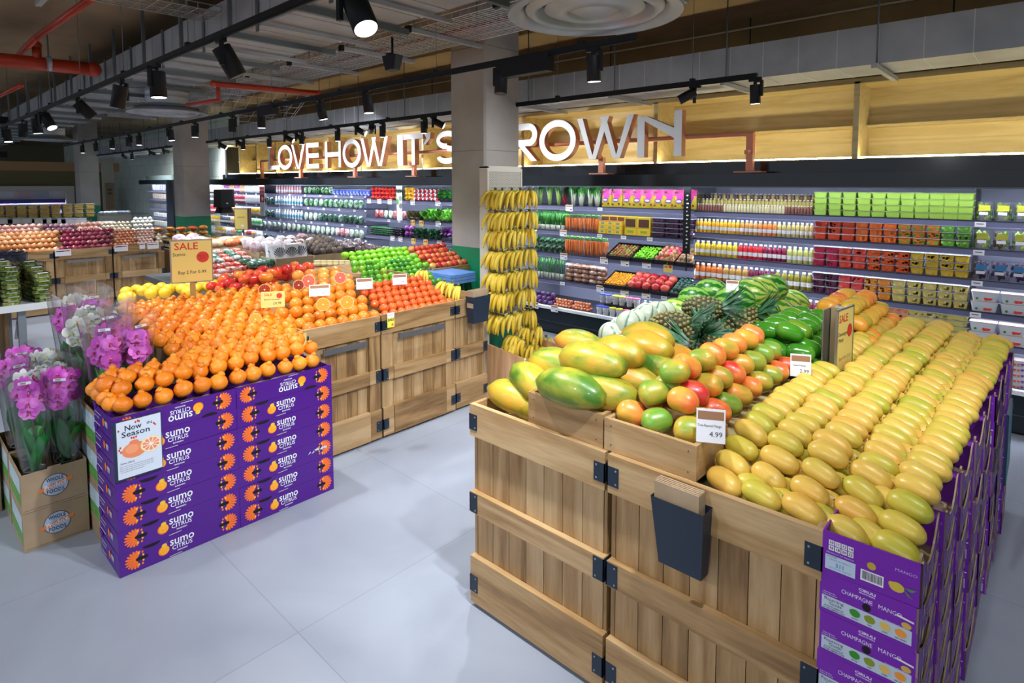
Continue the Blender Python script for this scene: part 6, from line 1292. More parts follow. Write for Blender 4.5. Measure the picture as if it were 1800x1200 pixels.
# cut halves
for (px, py, z, r_, fl, rm, lab) in [(568, 535, 1.16, .047, (.88, .34, .02), 'nav', 'orange half in the front tier, left of two'), (610, 531, 1.17, .047, (.88, .34, .02), 'nav', 'orange half in the front tier, right of two'), (465, 509, 1.17, .045, (.36, .035, .01), 'nav', 'dark blood orange half above the yellow sale card'), (525, 501, 1.21, .042, (.28, .02, .01), 'nav', 'small dark blood orange half beside a pink grapefruit half'), (542, 494, 1.23, .052, (.80, .13, .08), 'gfr', 'pink grapefruit half, left of two'), (598, 488, 1.24, .048, (.80, .13, .08), 'gfr', 'pink grapefruit half, right of two'), (357, 572, 1.05, .043, (.88, .36, .03), 'sumo', 'cut orange half on the lumpy orange pile'), (449, 561, 1.06, .043, (.88, .36, .03), 'sumo', 'cut orange half at the right side of the lumpy pile')]:
    p = PZ(px, py, z); d = Vector((0, 0, 2))-p; d.normalize(); d.z *= .45; q_ = d.to_track_quat('Z', 'Y').to_euler()
    o = put('citrus_half', half(rm, fl, r_, 'citrus_half'), tuple(p), tuple(q_), lab, 'fruit half')
# price cards of the citrus stand
card(480, 540, 1.14, .155, .11, R(60), 'yellow SALE card priced 8.99 in front of the oranges', 'y', -.1, 'Blood Orange', '£8.99')
card(562, 520, 1.155, .15, .085, R(62), 'white price card in front of the grapefruits', 'w', -.2, 'Red Grapefruit', '.85')
card(641, 508, 1.14, .13, .09, R(62), 'white price card in front of the left group of limes', 'w', -.15, 'Limes', '.30')
card(703, 500, 1.14, .12, .09, R(62), 'white price card in front of the right group of limes', 'w', -.15, 'Limes', '2.49')
p = PX(687, 575, XF+.028); b = MB(); b.box(0, -.032, 0, .003, .032, .075, 'yel2'); b.box(0, -.032, .075, .003, .032, .115, 'paper'); X = T(.0035, 0, 0) @ MXP; b.text('SALE', 0, .060, .027, 'blk', .0005, X=X, off=.03); b.disc(.014, .02, .011, 'oran2', .0005, X=X, n=12); b.text('Clementines', -.004, .1, .01, 'blk', .0005, X=X); obj('sale_tag', b, label='small yellow SALE tag on the rim of the second door crate', cat='tag', loc=tuple(p))
p = PX(527, 612, XF+.028); b = MB(); b.box(0, -.06, 0, .003, .05, .10, 'yel'); b.disc(.0, .06, .026, 'redp', .0005, X=T(.0035, 0, 0) @ MXP, n=18); obj('sale_tag', b, label='yellow card with a red dot partly behind the lumpy oranges', cat='tag', loc=tuple(p))
# big yellow sale board above the lumpy oranges
r = empty('sale_sign', (-4.9, 1.67, 1.0), 'big yellow SALE Sumo board standing on the lumpy orange pile', 'sign', rot=(0, 0, R(72)))
b = MB(); b.box(-.145, -.012, .235, .145, 0, .565, C((.30, .27, .22), .35)); obj('steel_frame', b, r)
b = MB(); b.box(-.145, .03, .235, .145, .042, .565, C((.20, .17, .15), .4)); obj('back_board', b, r)
b = MB(); b.box(-.136, -.0135, .243, .136, -.012, .557, 'yel'); X = T(0, -.014, 0) @ MYN; b.text('SALE', -.035, .515, .075, 'redp', .0005, X=X, off=.01, w=.16); b.text('Sumo', -.085, .455, .038, 'blk', .0005, X=X); b.disc(.075, .43, .043, 'redp', .0005, X=X, n=24); b.text('MULTI', .075, .440, .024, C((.35, .02, .01)), .001, X=X, off=.03); b.text('BUY', .075, .420, .024, C((.35, .02, .01)), .001, X=X, off=.03); b.text('Buy 2 For 5-99', .0, .315, .036, 'blk', .0005, X=X, off=.005, w=.19); obj('yellow_card', b, r)
b = MB(); b.box(-.02, 0, 0, .02, .03, .56, C((.45, .28, .08), .4)); obj('post', b, r)
# kraft bag holder on the end crate
holder((XF+.035, 3.60, 1.015), R(90), 'slate metal holder of folded kraft boxes at the end of the citrus stand', .21, .24, .10)
# ---- bananas
def banana_pts(L, cur, n=8): return [(cur*(1-math.cos(t_*1.9-.95)), 0, L*(.5-t_)) for t_ in [i/(n-1) for i in range(n)]]
mt['ban'] = MN('banana_skin', [(.3, (.74, .50, .03)), (.6, (.86, .64, .07)), (.8, (.82, .68, .16))], 3, .42, byobj=.3); mt['bang'] = C((.22, .34, .03), .5); mt['bant'] = C((.08, .05, .02), .7)
def banana(seed, g=0):
    rr = random.Random(seed); b = MB(); L_ = .19*rr.uniform(.93, 1.06); pts = [(.155*math.sin(t_*1.45)-.0, 0, -.15*(1-math.cos(t_*1.45))-t_*.055) for t_ in [i/9 for i in range(10)]]
    # arc hanging from the crown: out, then down
    pts = []
    for i in range(10): t_ = i/9; a = t_*1.25; pts.append((.125*math.sin(a*1.15), 0, -.018-.185*t_+.04*math.sin(t_*3.1)))
    rs = [.006, .010, .0175, .0205, .0215, .0215, .0205, .018, .012, .005]
    b.tube(pts[1:], rs[1:], 'ban', 8); b.tube(pts[:3], [.006, .008, .0155], 'bang', 8); b.tube([pts[-1], (pts[-1][0]+.002, 0, pts[-1][2]-.007)], .005, 'bant', 6)
    return b.mesh('banana')
bnm = [banana(k) for k in range(3)]; cr_ = MB(); cr_.ball(.014, .020, .016, C((.16, .14, .04), .7), 8, 6); cr_ = cr_.mesh('crown')
def bunchb(loc, rz, lab, n=5, lean=0, s=1, grp='banana bunches on the stand'):
    r = empty('banana_bunch', loc, lab, 'bananas', grp, rot=(0, lean, rz)); r.scale = (s,)*3
    obj('crown', cr_, r)
    for i in range(n): obj('banana', bnm[i % 3], r, (-.004*(i % 2), (i-(n-1)/2)*.016, 0), (0, U(-.1, .1)+(.25 if i % 2 else 0), (i-(n-1)/2)*.24))
    return r
BX = -4.10
b = MB(); r = empty('banana_stand', (BX, 4.36, 0), 'white perforated metal banana stand against the concrete column', 'stand')
b.box(-.11, -.255, 0, 0, -.235, 2.165, 'cream'); b.box(-.11, .235, 0, 0, .255, 2.165, 'cream'); b.box(-.11, -.255, 2.15, 0, .255, 2.17, 'cream'); b.box(-.02, -.235, 2.115, 0, .235, 2.15, 'cream'); obj('frame', b, r)
def perf_mat():
    m, t, bs = newmat('perforated_sheet'); Lk = t.links.new; tc = N(t, 'ShaderNodeTexCoord'); sp = N(t, 'ShaderNodeSeparateXYZ'); Lk(tc.outputs['Object'], sp.inputs[0])
    def wv(sock, f, out=None):
        a = N(t, 'ShaderNodeMath', operation='MULTIPLY', i_1=f); Lk(sock, a.inputs[0]); s = N(t, 'ShaderNodeMath', operation='SINE'); Lk(a.outputs[0], s.inputs[0]); return s.outputs[0]
    a, c_ = wv(sp.outputs['Y'], 340.0), wv(sp.outputs['Z'], 300.0); mu = N(t, 'ShaderNodeMath', operation='MULTIPLY'); Lk(a, mu.inputs[0]); Lk(c_, mu.inputs[1]); g = N(t, 'ShaderNodeMath', operation='GREATER_THAN', i_1=.25); Lk(mu.outputs[0], g.inputs[0])
    r_ = ramp(t, [(.49, (.60, .58, .52)), (.51, (.03, .03, .028))]); Lk(g.outputs[0], r_.inputs[0]); Lk(r_.outputs[0], bs.inputs['Base Color']); bs.inputs['Roughness'].default_value = .5; return m
mt['perf'] = perf_mat()
b = MB(); b.box(-.012, -.235, .5, -.006, .235, 2.115, 'perf'); obj('perforated_panel', b, r)
rowz = [2.05, 1.865, 1.68, 1.49, 1.30, 1.115, .94, .79]
rz_ = [PX(880, y_, BX+.14).z for y_ in (332, 371, 402, 440, 478, 512, 553)]
for i, z in enumerate(rz_):
    for j, y in enumerate((-.20, -.07, .06, .19)):
        b = MB(); b.tube([(0, y, z+.012), (.19, y, z+.006), (.215, y, z+.024)], .0035, 'white', 6); obj('hook', b, r)
        for kk in (0, 1):
            bunchb((BX+.055+.10*kk, 4.36+y+U(-.01, .01), z+.0), R(-100+U(-14, 14)) if j < 3 else R(-60), 'banana bunch on the %s row of hooks, %s hook from the left, %s' % (O(i), O(j), ['inner one', 'outer one'][kk]), 6 if kk else 5, U(-.05, .05), .92) if (kk == 1 or j == 0) else None
r2 = empty('banana_bin', (BX+.02, 4.07, 0), 'sloping wooden bin full of bananas under the banana stand', 'bin')
zt = [PX(862, 601, BX).z, PY(912, 630, 4.07).z]
pe = PY(912, 630, 4.07); slope = (pe.z-zt[0])/(pe.x-BX); xe = .62
for (nm, y0, y1) in (('side_board', 0, .02), ('side_board', .58, .60)):
    b = MB(); X = T(0, y1, 0) @ MYN; b.prism([(0, 0), (xe, 0), (xe, zt[0]+slope*xe*.8), (0, zt[0])], 0, y1-y0, 'ozb', X=X); obj(nm, b, r2)

b = MB(); b.box(xe, 0, 0, xe+.02, .60, zt[0]+slope*xe*.8, 'ozb'); obj('front_board', b, r2); b = MB(); b.box(0, .02, .0, xe, .58, zt[0]-.38, 'ozb'); obj('inner_deck', b, r2)
k = 0
for (px, py, z, yw) in [(905, 586, .80, -100), (925, 572, .83, -95), (945, 570, .83, -80), (918, 592, .75, -110), (938, 588, .77, -85), (960, 590, .76, -60), (932, 602, .70, -100), (950, 604, .70, -80), (972, 606, .69, -50), (903, 600, .72, -110)]:
    p = PX(px, py, BX+.18+.02*(k % 4)); bunchb(tuple(p), R(yw), 'banana bunch lying in the wooden bin, %s from the top left' % O(k), 6, .0, .9, 'banana bunches in the bin'); k += 1
for (px, py, X_, yw, lab) in [(745, 472, -4.30, -60, 'loose banana bunch lying beside the limes'), (795, 495, -3.98, -95, 'small pale banana bunch at the right end of the netted oranges'), (782, 492, -4.02, -100, 'small banana bunch behind the netted oranges'), (806, 500, -3.93, -85, 'banana bunch nearest the card holder on the citrus stand')]:
    p = PX(px, py, X_); bunchb(tuple(p), R(yw), lab, 5, 0, .72, 'loose banana bunches on the citrus stand')
b = MB(); 
for k in range(3): b.frus(.45, .34, .45, .34, .001+k*.032, .030+k*.032, C((.12, .30, .75), .35), bev=.03)
obj('blue_tray', b, label='stack of pale blue moulded fruit trays in front of the green column base', cat='trays', loc=(-4.56, 4.02, 1.0))
# ================================================================ kraft boxes of orchids
KH = .2155
def kraft_box():
    b = MB(); w_, d = .147, .40; t_ = .006
    b.box(-t_, -w_, 0, 0, w_, KH-.0015, 'kraft'); b.box(-d, -w_, 0, -d+t_, w_, KH-.0015, 'kraft'); b.box(-d+t_, -w_, 0, -t_, -w_+t_, KH-.0015, 'kraft'); b.box(-d+t_, w_-t_, 0, -t_, w_, KH-.0015, 'kraft'); b.box(-d+t_, -w_+t_, 0, -t_, w_-t_, .008, 'kraftd')
    b.box(-t_, -.03, KH-.002, 0, .03, KH+.008, 'kraft')
    p = b; X = T(.0008, 0, 0) @ MXP
    p.disc(0, .115, .062, 'navy', 0, X=X, n=36); p.disc(0, .115, .0595, 'kraft', .0003, X=X, n=36); p.disc(0, .115, .057, C((.42, .52, .66)), .0006, X=X, n=36)
    p.text('WHOLE', 0, .148, .030, 'navy', .001, X=X, off=.02, w=.078, sp=1.1); p.text('FOODS', 0, .082, .030, 'navy', .001, X=X, off=.02, w=.078, sp=1.1)
    p.poly([(-.078, .088), (.076, .122), (.078, .142), (-.076, .108)], 'oran2', .0012, X=X @ T(0, 0, 0)); p.text('Produce', 0, 0, .034, 'white', .0018, X=X @ T(0, .115, 0) @ RZ(.21) @ Matrix(((1, .25, 0, 0), (0, 1, 0, 0), (0, 0, 1, 0), (0, 0, 0, 1))), off=.012, w=.10)
    p.box(.0003, -w_+.01, .012, .001, w_-.01, .014, C((.16, .11, .07)))
    X = T(-.20, -w_-.0008, 0) @ MYN
    p.poly([(-.17, .10), (.17, .10), (.17, .19), (-.17, .19)], C((.45, .60, .70)), 0, X=X); p.poly([(-.17, .03), (.17, .03), (.17, .10), (-.17, .10)], C((.10, .34, .06)), 0, X=X); p.text('BEST', .0, .125, .06, C((.75, .80, .82)), .0005, X=X, off=.02); p.text('FRESH', .0, .06, .05, C((.22, .5, .14)), .0005, X=X, off=.02)
    return [b.mesh('box')]
kb = kraft_box()
for nm, x, yc, n, zz in (('front', -4.02, .622, 2, 0), ('second', -4.44, .622, 2, 0), ('tall right', -3.80, .93, 3, .09), ('tall middle', -4.22, .93, 3, .09), ('tall back', -4.64, .93, 3, .09), ('left', -4.66, .31, 2, 0)):
    if zz: b = MB(); b.box(-.4, -.147, 0, 0, .147, zz, 'kraft'); obj('flat_kraft_box', b, label='flat kraft board box under the %s stack of orchid boxes' % nm, cat='box', loc=(x, yc, 0))
    for k in range(n): put('kraft_box', kb, (x, yc, zz+.001+k*(KH+.0005)), (0, 0, U(-.01, .01)), 'kraft produce box, %s of the %s stack of orchid boxes' % (['bottom one', 'second', 'third'][k] if k < n-1 else 'top one', nm), 'box', 'kraft produce boxes')
b = MB(); b.box(0, -.006, 0, .24, 0, .34, 'navy'); b.poly([(.02, .02), (.22, .02), (.22, .32), (.02, .32)], C((.5, .45, .2)), .007, X=MYN); obj('poster_frame', b, label='dark framed notice at the left edge beside the kraft boxes', cat='frame', loc=(-5.15, .44, .1))
mt['petp'] = MN('purple_orchid_petal', [(.3, (.50, .03, .44)), (.55, (.68, .11, .60)), (.8, (.82, .34, .76))], 22, .5, byobj=.1); mt['petw'] = MN('white_orchid_petal', [(.4, (.70, .74, .66)), (.7, (.82, .84, .80))], 20, .5)
mt['lip'] = C((.45, .01, .10)); mt['lipy'] = C((.70, .62, .2)); mt['oleaf'] = MN('orchid_leaf', [(.3, (.01, .12, .02)), (.7, (.03, .30, .05))], 6, .35); mt['ostem'] = C((.10, .05, .04), .6); mt['bud'] = C((.25, .02, .12), .5); mt['budg'] = C((.35, .42, .12), .5)
def flower(pm, lm):
    b = MB(); r = .047
    def petal(a, L_, w_, bend, z):
        c_, s_ = math.cos(a), math.sin(a); P = lambda t_, h: (c_*L_*t_, s_*L_*t_, h)
        b.leaf([P(.02, 0), P(.3, bend*.3), P(.65, bend*.6), P(.9, bend*.6), P(1, bend*.4)], [w_*.35, w_*.85, w_, w_*.62, w_*.12], pm, up=(0, 0, 1), fold=.10, X=T(0, 0, z))
    petal(0.05, r*1.05, r*.62, .012, .003); petal(math.pi-.05, r*1.05, r*.62, .012, .003)
    for a in (math.pi/2, -math.pi*.32, -math.pi*.68): petal(a, r*1.0, r*.40, .002, 0)
    b.ball(.006, .009, .008, lm, 8, 5, X=T(0, -.006, .010)); b.leaf([(0, -.004, .008), (0, -.014, .018), (0, -.022, .014)], [.003, .008, .002], lm)
    b.ball(.003, .003, .004, 'white', 6, 4, X=T(0, .002, .010)); return b.mesh('flower')
flp, flw = flower('petp', 'lip'), flower('petw', 'lipy')
pt = MB(); pt.lathe([(.040, 0), (.052, .10), (.054, .10), (.054, .105), (.048, .105), (.044, .09)], C((.10, .11, .13), .25), 18); pt.lathe([(.0001, .088), (.046, .088)], C((.10, .055, .03), .9), 14, cap=False); pt = pt.mesh('pot')
pl_ = MB(); pl_.add([(.052*math.cos(a)*1.06, .052*math.sin(a)*1.06, z) for a in (-.5, 0, .5) for z in (.02, .085)], [(0, 2, 3, 1), (2, 4, 5, 3)], C((.72, .60, .66))); pl_.add([(.052*math.cos(a)*1.075, .052*math.sin(a)*1.075, z) for a in (-.4, 0, .4) for z in (.025, .055)], [(0, 2, 3, 1), (2, 4, 5, 3)], C((.66, .02, .05))); pl_ = pl_.mesh('care_label')
lf = MB(); lf.leaf([(0, 0, .09), (.03, 0, .17), (.07, 0, .25), (.09, 0, .30), (.105, 0, .31)], [.016, .036, .042, .032, .003], 'oleaf', fold=.3); lf = lf.mesh('leaf')
lf2 = MB(); lf2.leaf([(0, 0, .09), (.02, 0, .18), (.045, 0, .29), (.055, 0, .36)], [.018, .036, .036, .003], 'oleaf', fold=.35); lf2 = lf2.mesh('leaf')
def sleeve_mesh(h):
    b = MB(); n = 24; v = []; fs = []; m = 8
    for j in range(m+1):
        t_ = j/m; r = .058+.075*t_**1.1
        for i in range(n): a = 2*math.pi*i/n; rr_ = r*(1+.05*math.sin(3*a+2*t_)+.03*math.sin(7*a)); v.append((rr_*math.cos(a), rr_*math.sin(a)*.85, h*t_+(.05*math.cos(a) if j == m else 0)))
    for j in range(m):
        for i in range(n): k = (i+1) % n; fs.append((j*n+i, j*n+k, (j+1)*n+k, (j+1)*n+i))
    b.add(v, fs, 'sleeve', True); return b.mesh('cellophane_sleeve')
slv = sleeve_mesh(.66); stk = MB(); stk.box(-.0005, -.028, -.007, .0005, .028, .007, 'paper')
for k in range(8): stk.box(.0005, -.018+k*.003, -.004, .001, -.0165+k*.003, .004, 'blk')
stk = stk.mesh('barcode_sticker')
def orchid(x, y, z, h, colr, lab, nf=10, lean=0):
    z += .085; h -= .07
    r = empty('potted_orchid', (x, y, z), lab, 'orchid', 'potted orchids in cellophane', rot=(0, 0, U(-.4, .4))); fl = flp if colr == 'p' else flw
    obj('pot', pt, r); obj('care_label', pl_, r, rot=(0, 0, U(-.3, .3)))
    for k in range(5): obj('leaf', lf if k % 2 else lf2, r, (0, 0, 0), (0, 0, k*1.3-.5+U(-.2, .2)))
    lx, ly = U(-.02, .02), U(-.02, .02)
    b = MB(); b.tube([(0, 0, .09), (lx*.5, ly*.5, h*.55), (lx, ly, h*.9), (lx+.04, ly+.02, h*1.06), (lx+.08, ly+.04, h*1.04)], [.004, .004, .003, .0025, .002], 'ostem', 6); obj('stem', b, r)
    b = MB()
    for q_ in range(3): b.ball(.008, .008, .011, 'bud' if colr == 'p' else 'budg', 7, 5, X=T(lx+.045+.02*q_, ly+.02+.012*q_, h*(1.06-.01*q_)))
    obj('bud', b, r)
    for k in range(nf):
        a = k*2.1; zz = h*(.74+.30*(k/nf)); q_ = .045+.02*(k % 2)
        ax, ay = q_*math.cos(a)*.9+.015, q_*math.sin(a)
        # faces mostly outwards and towards the aisle
        obj('flower', fl, r, (lx+ax, ly+ay, zz), (R(78)+U(-.3, .3), 0, R(75)+math.atan2(ay, ax+.03)*.55+U(-.3, .3)))
    obj('cellophane_sleeve', slv, r, (0, 0, -.005), (0, 0, U(0, 6))); obj('barcode_sticker', stk, r, (.105*1.0, U(-.02, .02), .60+U(-.04, .04)), (U(-.15, .15), -.1, U(-.4, .4)))
    return r
for a in [(-4.10, .55, .235, .66, 'p', 'purple orchid at the left in the front kraft box'), (-4.12, .695, .235, .68, 'p', 'purple orchid at the right in the front kraft box'), (-4.30, .57, .235, .66, 'w', 'white orchid at the back left of the front kraft box'), (-4.31, .70, .235, .66, 'w', 'white orchid at the back right of the front kraft box'),
          (-4.55, .55, .235, .68, 'p', 'purple orchid at the front of the second kraft box'), (-4.56, .69, .235, .70, 'w', 'white orchid in the second kraft box'), (-4.75, .60, .235, .70, 'p', 'purple orchid at the back of the second kraft box'),
          (-3.89, .86, .535, .56, 'p', 'purple orchid directly behind the purple citrus boxes'), (-3.90, 1.0, .535, .58, 'p', 'purple orchid nearest the lumpy oranges'), (-4.08, .93, .535, .60, 'p', 'purple orchid in the middle of the tall right box'),
          (-4.32, .86, .535, .62, 'w', 'tall white orchid in the tall middle box'), (-4.33, 1.0, .535, .60, 'p', 'purple orchid at the right of the tall middle box'), (-4.50, .92, .535, .64, 'w', 'white orchid at the back of the tall middle box'),
          (-4.74, .85, .535, .62, 'p', 'deep purple orchid at the far left back'), (-4.76, 1.0, .535, .64, 'p', 'faint purple orchid at the back by the door crates'), (-4.95, .92, .535, .66, 'w', 'rearmost white orchid behind the tall kraft boxes'),
          (-4.78, .25, .235, .66, 'p', 'pink orchid cut by the left edge'), (-4.80, .38, .235, .68, 'p', 'pink orchid beside the one cut by the left edge')]:
    orchid(*a)
# ================================================================ shelf rack of packed greens at the left edge
r = empty('steel_shelf_rack', (-7.8, .35, 0), 'low steel rack of packed greens at the left edge behind the orchids', 'rack')
b = MB(); b.box(-.55, -.75, .80, .50, .92, .83, C((.45, .48, .52), .3)); b.box(.50, -.75, .77, .515, .92, .835, 'white'); obj('top_shelf', b, r)
for (x, y) in ((.45, .60), (.45, .1), (-.45, .60), (.45, -.6)): b = MB(); b.box(x-.03, y-.03, 0, x+.03, y+.03, .80, C((.22, .25, .29), .4)); obj('leg', b, r)
b = MB(); b.tube([(.45, .55, .5), (.2, .62, .78)], .012, C((.3, .32, .35), .4), 6); obj('brace', b, r)
hb = MB(); hb.frus(.13, .20, .14, .21, 0, .035, bagmat('packed_herb', [(.3, (.02, .05, .01)), (.5, (.12, .20, .03)), (.68, (.40, .42, .12)), (.82, (.6, .66, .68))], 30), bev=.02); hb.frus(.15, .22, .15, .22, .035, .038, 'clear'); hb.box(-.03, -.112, .038, .05, -.05, .040, 'paper'); hb = hb.mesh('packed_greens')
hb2 = MB(); hb2.frus(.13, .20, .14, .21, 0, .035, bagmat('packed_root', [(.3, (.10, .03, .015)), (.5, (.30, .10, .05)), (.7, (.5, .35, .25)), (.82, (.6, .64, .66))], 30), bev=.02); hb2.frus(.15, .22, .15, .22, .035, .038, 'clear'); hb2.box(-.03, -.112, .038, .05, -.05, .040, 'paper'); hb2 = hb2.mesh('packed_greens')
for ci, (x, y, n, me, nm) in enumerate([(-7.42, .88, 7, hb, 'green'), (-7.42, .64, 9, hb, 'green'), (-7.43, .42, 8, hb2, 'brown'), (-7.45, .20, 8, hb2, 'brown'), (-7.62, .86, 8, hb, 'green'), (-7.63, .62, 10, hb, 'green'), (-7.65, .38, 9, hb2, 'brown'), (-7.85, .84, 9, hb, 'green'), (-7.86, .60, 10, hb, 'green')]):
    for k in range(n): put('packed_greens', me, (x+U(-.006, .006), y+.24+U(-.006, .006), .831+k*.041), (0, 0, R(90)+U(-.05, .05)), 'clear pack of %s leaves, %s up in stack %s of the steel rack' % (nm, O(k), 'one two three four five six seven eight nine'.split()[ci]), 'pack', 'packs on the steel rack')
for k in range(5):
    b = MB(); b.lathe([(.075, 0), (.085, .09), (.088, .09), (.085, .1), (.0001, .105)], C((.05, .05, .09), .25), 16); put('dark_tub', b.mesh('dark_tub'), PX(4+7*k, 452-3*(k % 2), -8.25+.02*k)-Vector((0, 0, .05)), (0, 0, 0), 'dark round tub behind the packed greens, %s from the left' % O(k), 'tub', 'dark tubs at the left edge')
b = MB(); b.box(-.35, -.5, 0, .35, .5, 1.12, 'oz'); obj('display_plinth', b, label='wooden plinth under the dark tubs at the left edge', cat='plinth', loc=(-8.55, .45, 0))
# ================================================================ onion bins
XO = -11.2
for i, (y0, y1) in enumerate([(.36, 1.11), (1.12, 1.87), (1.88, 2.63), (2.64, 3.39)]):
    crateX(y0, y1, 1.5, 'oak door crate of the onion stand, %s from the left' % O(i), x=XO, door=True)
def onionm(n, c1, c2, c3, sc_=9): return MN(n, [(.3, c1), (.55, c2), (.8, c3)], sc_, .3, byobj=.3, mapsc=(1, 1, .35), coat=.2)
def onion(m_, r, name='onion'):
    b = MB(); b.ball(r, r, r*.9, m_, 12, 8, fn=lambda x, y, z: (x, y, z+(r*.25*max(0, 1-(x*x+y*y)/(r*r*.15)) if z > 0 else 0))); return b.mesh(name)
on1 = onion(onionm('brown_onion_skin', (.50, .18, .05), (.70, .34, .14), (.80, .52, .30)), .047); on2 = onion(onionm('red_onion_skin', (.10, .003, .02), (.28, .015, .06), (.45, .12, .16)), .045); on3 = onion(onionm('pale_pink_onion', (.50, .22, .18), (.66, .38, .32), (.78, .58, .50)), .055); on4 = onion(onionm('violet_onion', (.16, .06, .10), (.32, .16, .22), (.50, .32, .38)), .05)
sh1 = onion(onionm('shallot_skin', (.45, .12, .05), (.66, .28, .16), (.75, .50, .40)), .028, 'shallot'); gl1 = onion(onionm('pink_garlic', (.50, .26, .24), (.66, .44, .40), (.74, .66, .60)), .03, 'garlic_bulb'); gl2 = onion(onionm('white_garlic', (.55, .46, .36), (.68, .62, .50), (.78, .74, .68)), .034, 'garlic_bulb')
def rows(me, name, px0, px1, ys, Xs, n, lab, grp, cat, rr_=.0, s=1):
    for j, (py, X_) in enumerate(zip(ys, Xs)):
        for i in range(n-(j % 2)):
            px = px0+(px1-px0)*(i+.5+.5*(j % 2))/n; py2 = 322+(py-322)*(1858-px)/(1858-100)
            p = PX(px, py2, X_); put(name, me, (p.x, p.y, p.z), (U(-.3, .3), U(-.3, .3), U(0, 6)), '%s, %s row up, %s from the left' % (lab, O(j), O(i)), cat, grp, s*U(.93, 1.06))
xs5 = [XO-.06-.085*j for j in range(7)]
rows(on1, 'onion', -8, 104, [439, 430, 422, 415, 409], xs5, 10, 'brown onion in the front of the onion stand', 'brown onions', 'onion')
rows(on2, 'red_onion', 104, 200, [438, 430, 422, 415, 409], xs5, 9, 'dark red onion in the front of the onion stand', 'red onions', 'onion')
rows(sh1, 'shallot', 200, 240, [437, 432, 427, 422, 417, 412], [XO-.05-.07*j for j in range(6)], 6, 'small copper shallot right of the red onions', 'copper shallots', 'shallot')
rows(gl1, 'garlic_bulb', 240, 272, [437, 432, 427, 422, 417, 412], [XO-.05-.07*j for j in range(6)], 5, 'pinkish bulb right of the shallots', 'pinkish bulbs', 'garlic')
rows(gl2, 'garlic_bulb', 272, 286, [437, 432, 428, 424], [XO-.05-.07*j for j in range(4)], 2, 'white garlic bulb at the right end of the onion stand', 'white garlic at the end', 'garlic')
b = MB(); b.box(-.02, 0, 0, 0, 3.0, .30, 'oy'); b.box(-.9, 0, .2, 0, 3.0, .24, 'px'); obj('riser_board', b, label='oak riser under the back tier of the onion stand', cat='board', loc=(XO-.64, .4, .885), group='oak riser boards')
xb = [XO-.70-.09*j for j in range(4)]
rows(on3, 'onion', -8, 76, [412, 404, 397], xb, 7, 'pale pink onion in the back tier', 'pale pink onions in the back tier', 'onion')
rows(on4, 'onion', 76, 132, [412, 405, 398], xb, 6, 'violet onion in the back tier', 'violet onions in the back tier', 'onion')
rows(on3, 'onion', 132, 178, [413, 405, 397], xb, 5, 'rosy onion in the back tier between the white cards', 'rosy onions in the back tier', 'onion', s=.85)
rows(gl2, 'garlic_bulb', 178, 232, [414, 408, 403, 397], xb, 7, 'white garlic bulb in the back tier', 'white garlic in the back tier', 'garlic')
wmu = onion(MN('white_mushroom', [(.4, (.35, .36, .34)), (.5, (.72, .74, .70)), (.7, (.8, .82, .8))], 14, .5), .042, 'small_squash')
rows(wmu, 'small_squash', 230, 272, [412, 404, 397, 391], xb, 5, 'small white vegetable with dark specks in the back tier', 'speckled white vegetables', 'vegetable')
for (px, py, X_, lab, w_) in [(88, 412, XO-.62, 'white price card between the pale and violet onions', .16), (145, 412, XO-.62, 'white price card in front of the rosy onions', .16), (194, 411, XO-.62, 'white price card in front of the back garlic', .15), (241, 410, XO-.6, 'white price card in front of the speckled vegetables', .13), (111, 444, XO+.035, 'white price tag hung on the second onion crate rim', .2), (213, 436, XO+.035, 'white price tag at the left of the third onion crate rim', .19), (269, 432, XO+.035, 'white price tag at the right of the onion crate rim', .17), (250, 432, XO+.035, 'small white tag on the onion crate rim', .08)]:
    p = PX(px, py, X_); b = MB(); b.box(0, -w_/2, -.05, .003, w_/2, .05, 'paper'); b.box(.003, -w_*.42, .018, .004, w_*.1, .032, 'blk'); b.box(.003, w_*.12, .018, .004, w_*.42, .032, 'redp'); obj('price_card', b, label=lab, cat='price card', loc=tuple(p), group='white price cards of the onion stand')
p = PX(184, 398, -12.9); b = MB(); b.box(0, -.14, -.12, .004, .14, .10, 'paper'); b.text('new.', 0, 0.02, .12, 'navy', .0046, X=MXP, off=.02); obj('price_card', b, label='white card reading new behind the garlic', cat='price card', loc=tuple(p))
# glass shelf of snack tubs behind the onions
r = empty('glass_display', (-14, 0, 0), 'long glass shelf counter of snack tubs behind the onions', 'display')
y0, y1 = PX(0, 384, -14).y-1.2, PX(166, 380, -14).y; zg = PX(100, 383, -14).z
b = MB(); b.box(-1.0, y0, zg-.012, 0, y1, zg, 'glass'); obj('glass_shelf', b, r); b = MB(); b.box(-1.1, y0, 0, -.1, y1-.1, .78, 'cream'); obj('counter_body', b, r); b = MB(); b.box(-1.1, y0, .95, .0, y1, 1.24, C((.62, .54, .42), .25, metal=.6)); obj('steel_band', b, r)
for y in (y0+.2, (y0+y1)/2, y1-.05): b = MB(); b.tube([(-.1, y, .7), (-.1, y, zg)], .015, 'steel', 6); b.tube([(-.9, y, .7), (-.9, y, zg)], .015, 'steel', 6); obj('support_post', b, r)
for i, px in enumerate((8, 27, 47, 69, 88, 103, 120, 140)): p = PX(px, 388, -13.98); b = MB(); b.box(0, -.11, -.055, .003, .11, .055, 'paper'); b.box(.003, -.1, .03, .004, .1, .04, C((.3, .45, .7))); obj('price_card', b, r, (p.x-(-14), p.y, p.z))
r2 = empty('glass_display', (-14.6, 3.9, 0), 'small glass shelf of blue and white packs right of the snack tubs', 'display'); z2 = PX(200, 377, -14.6).z
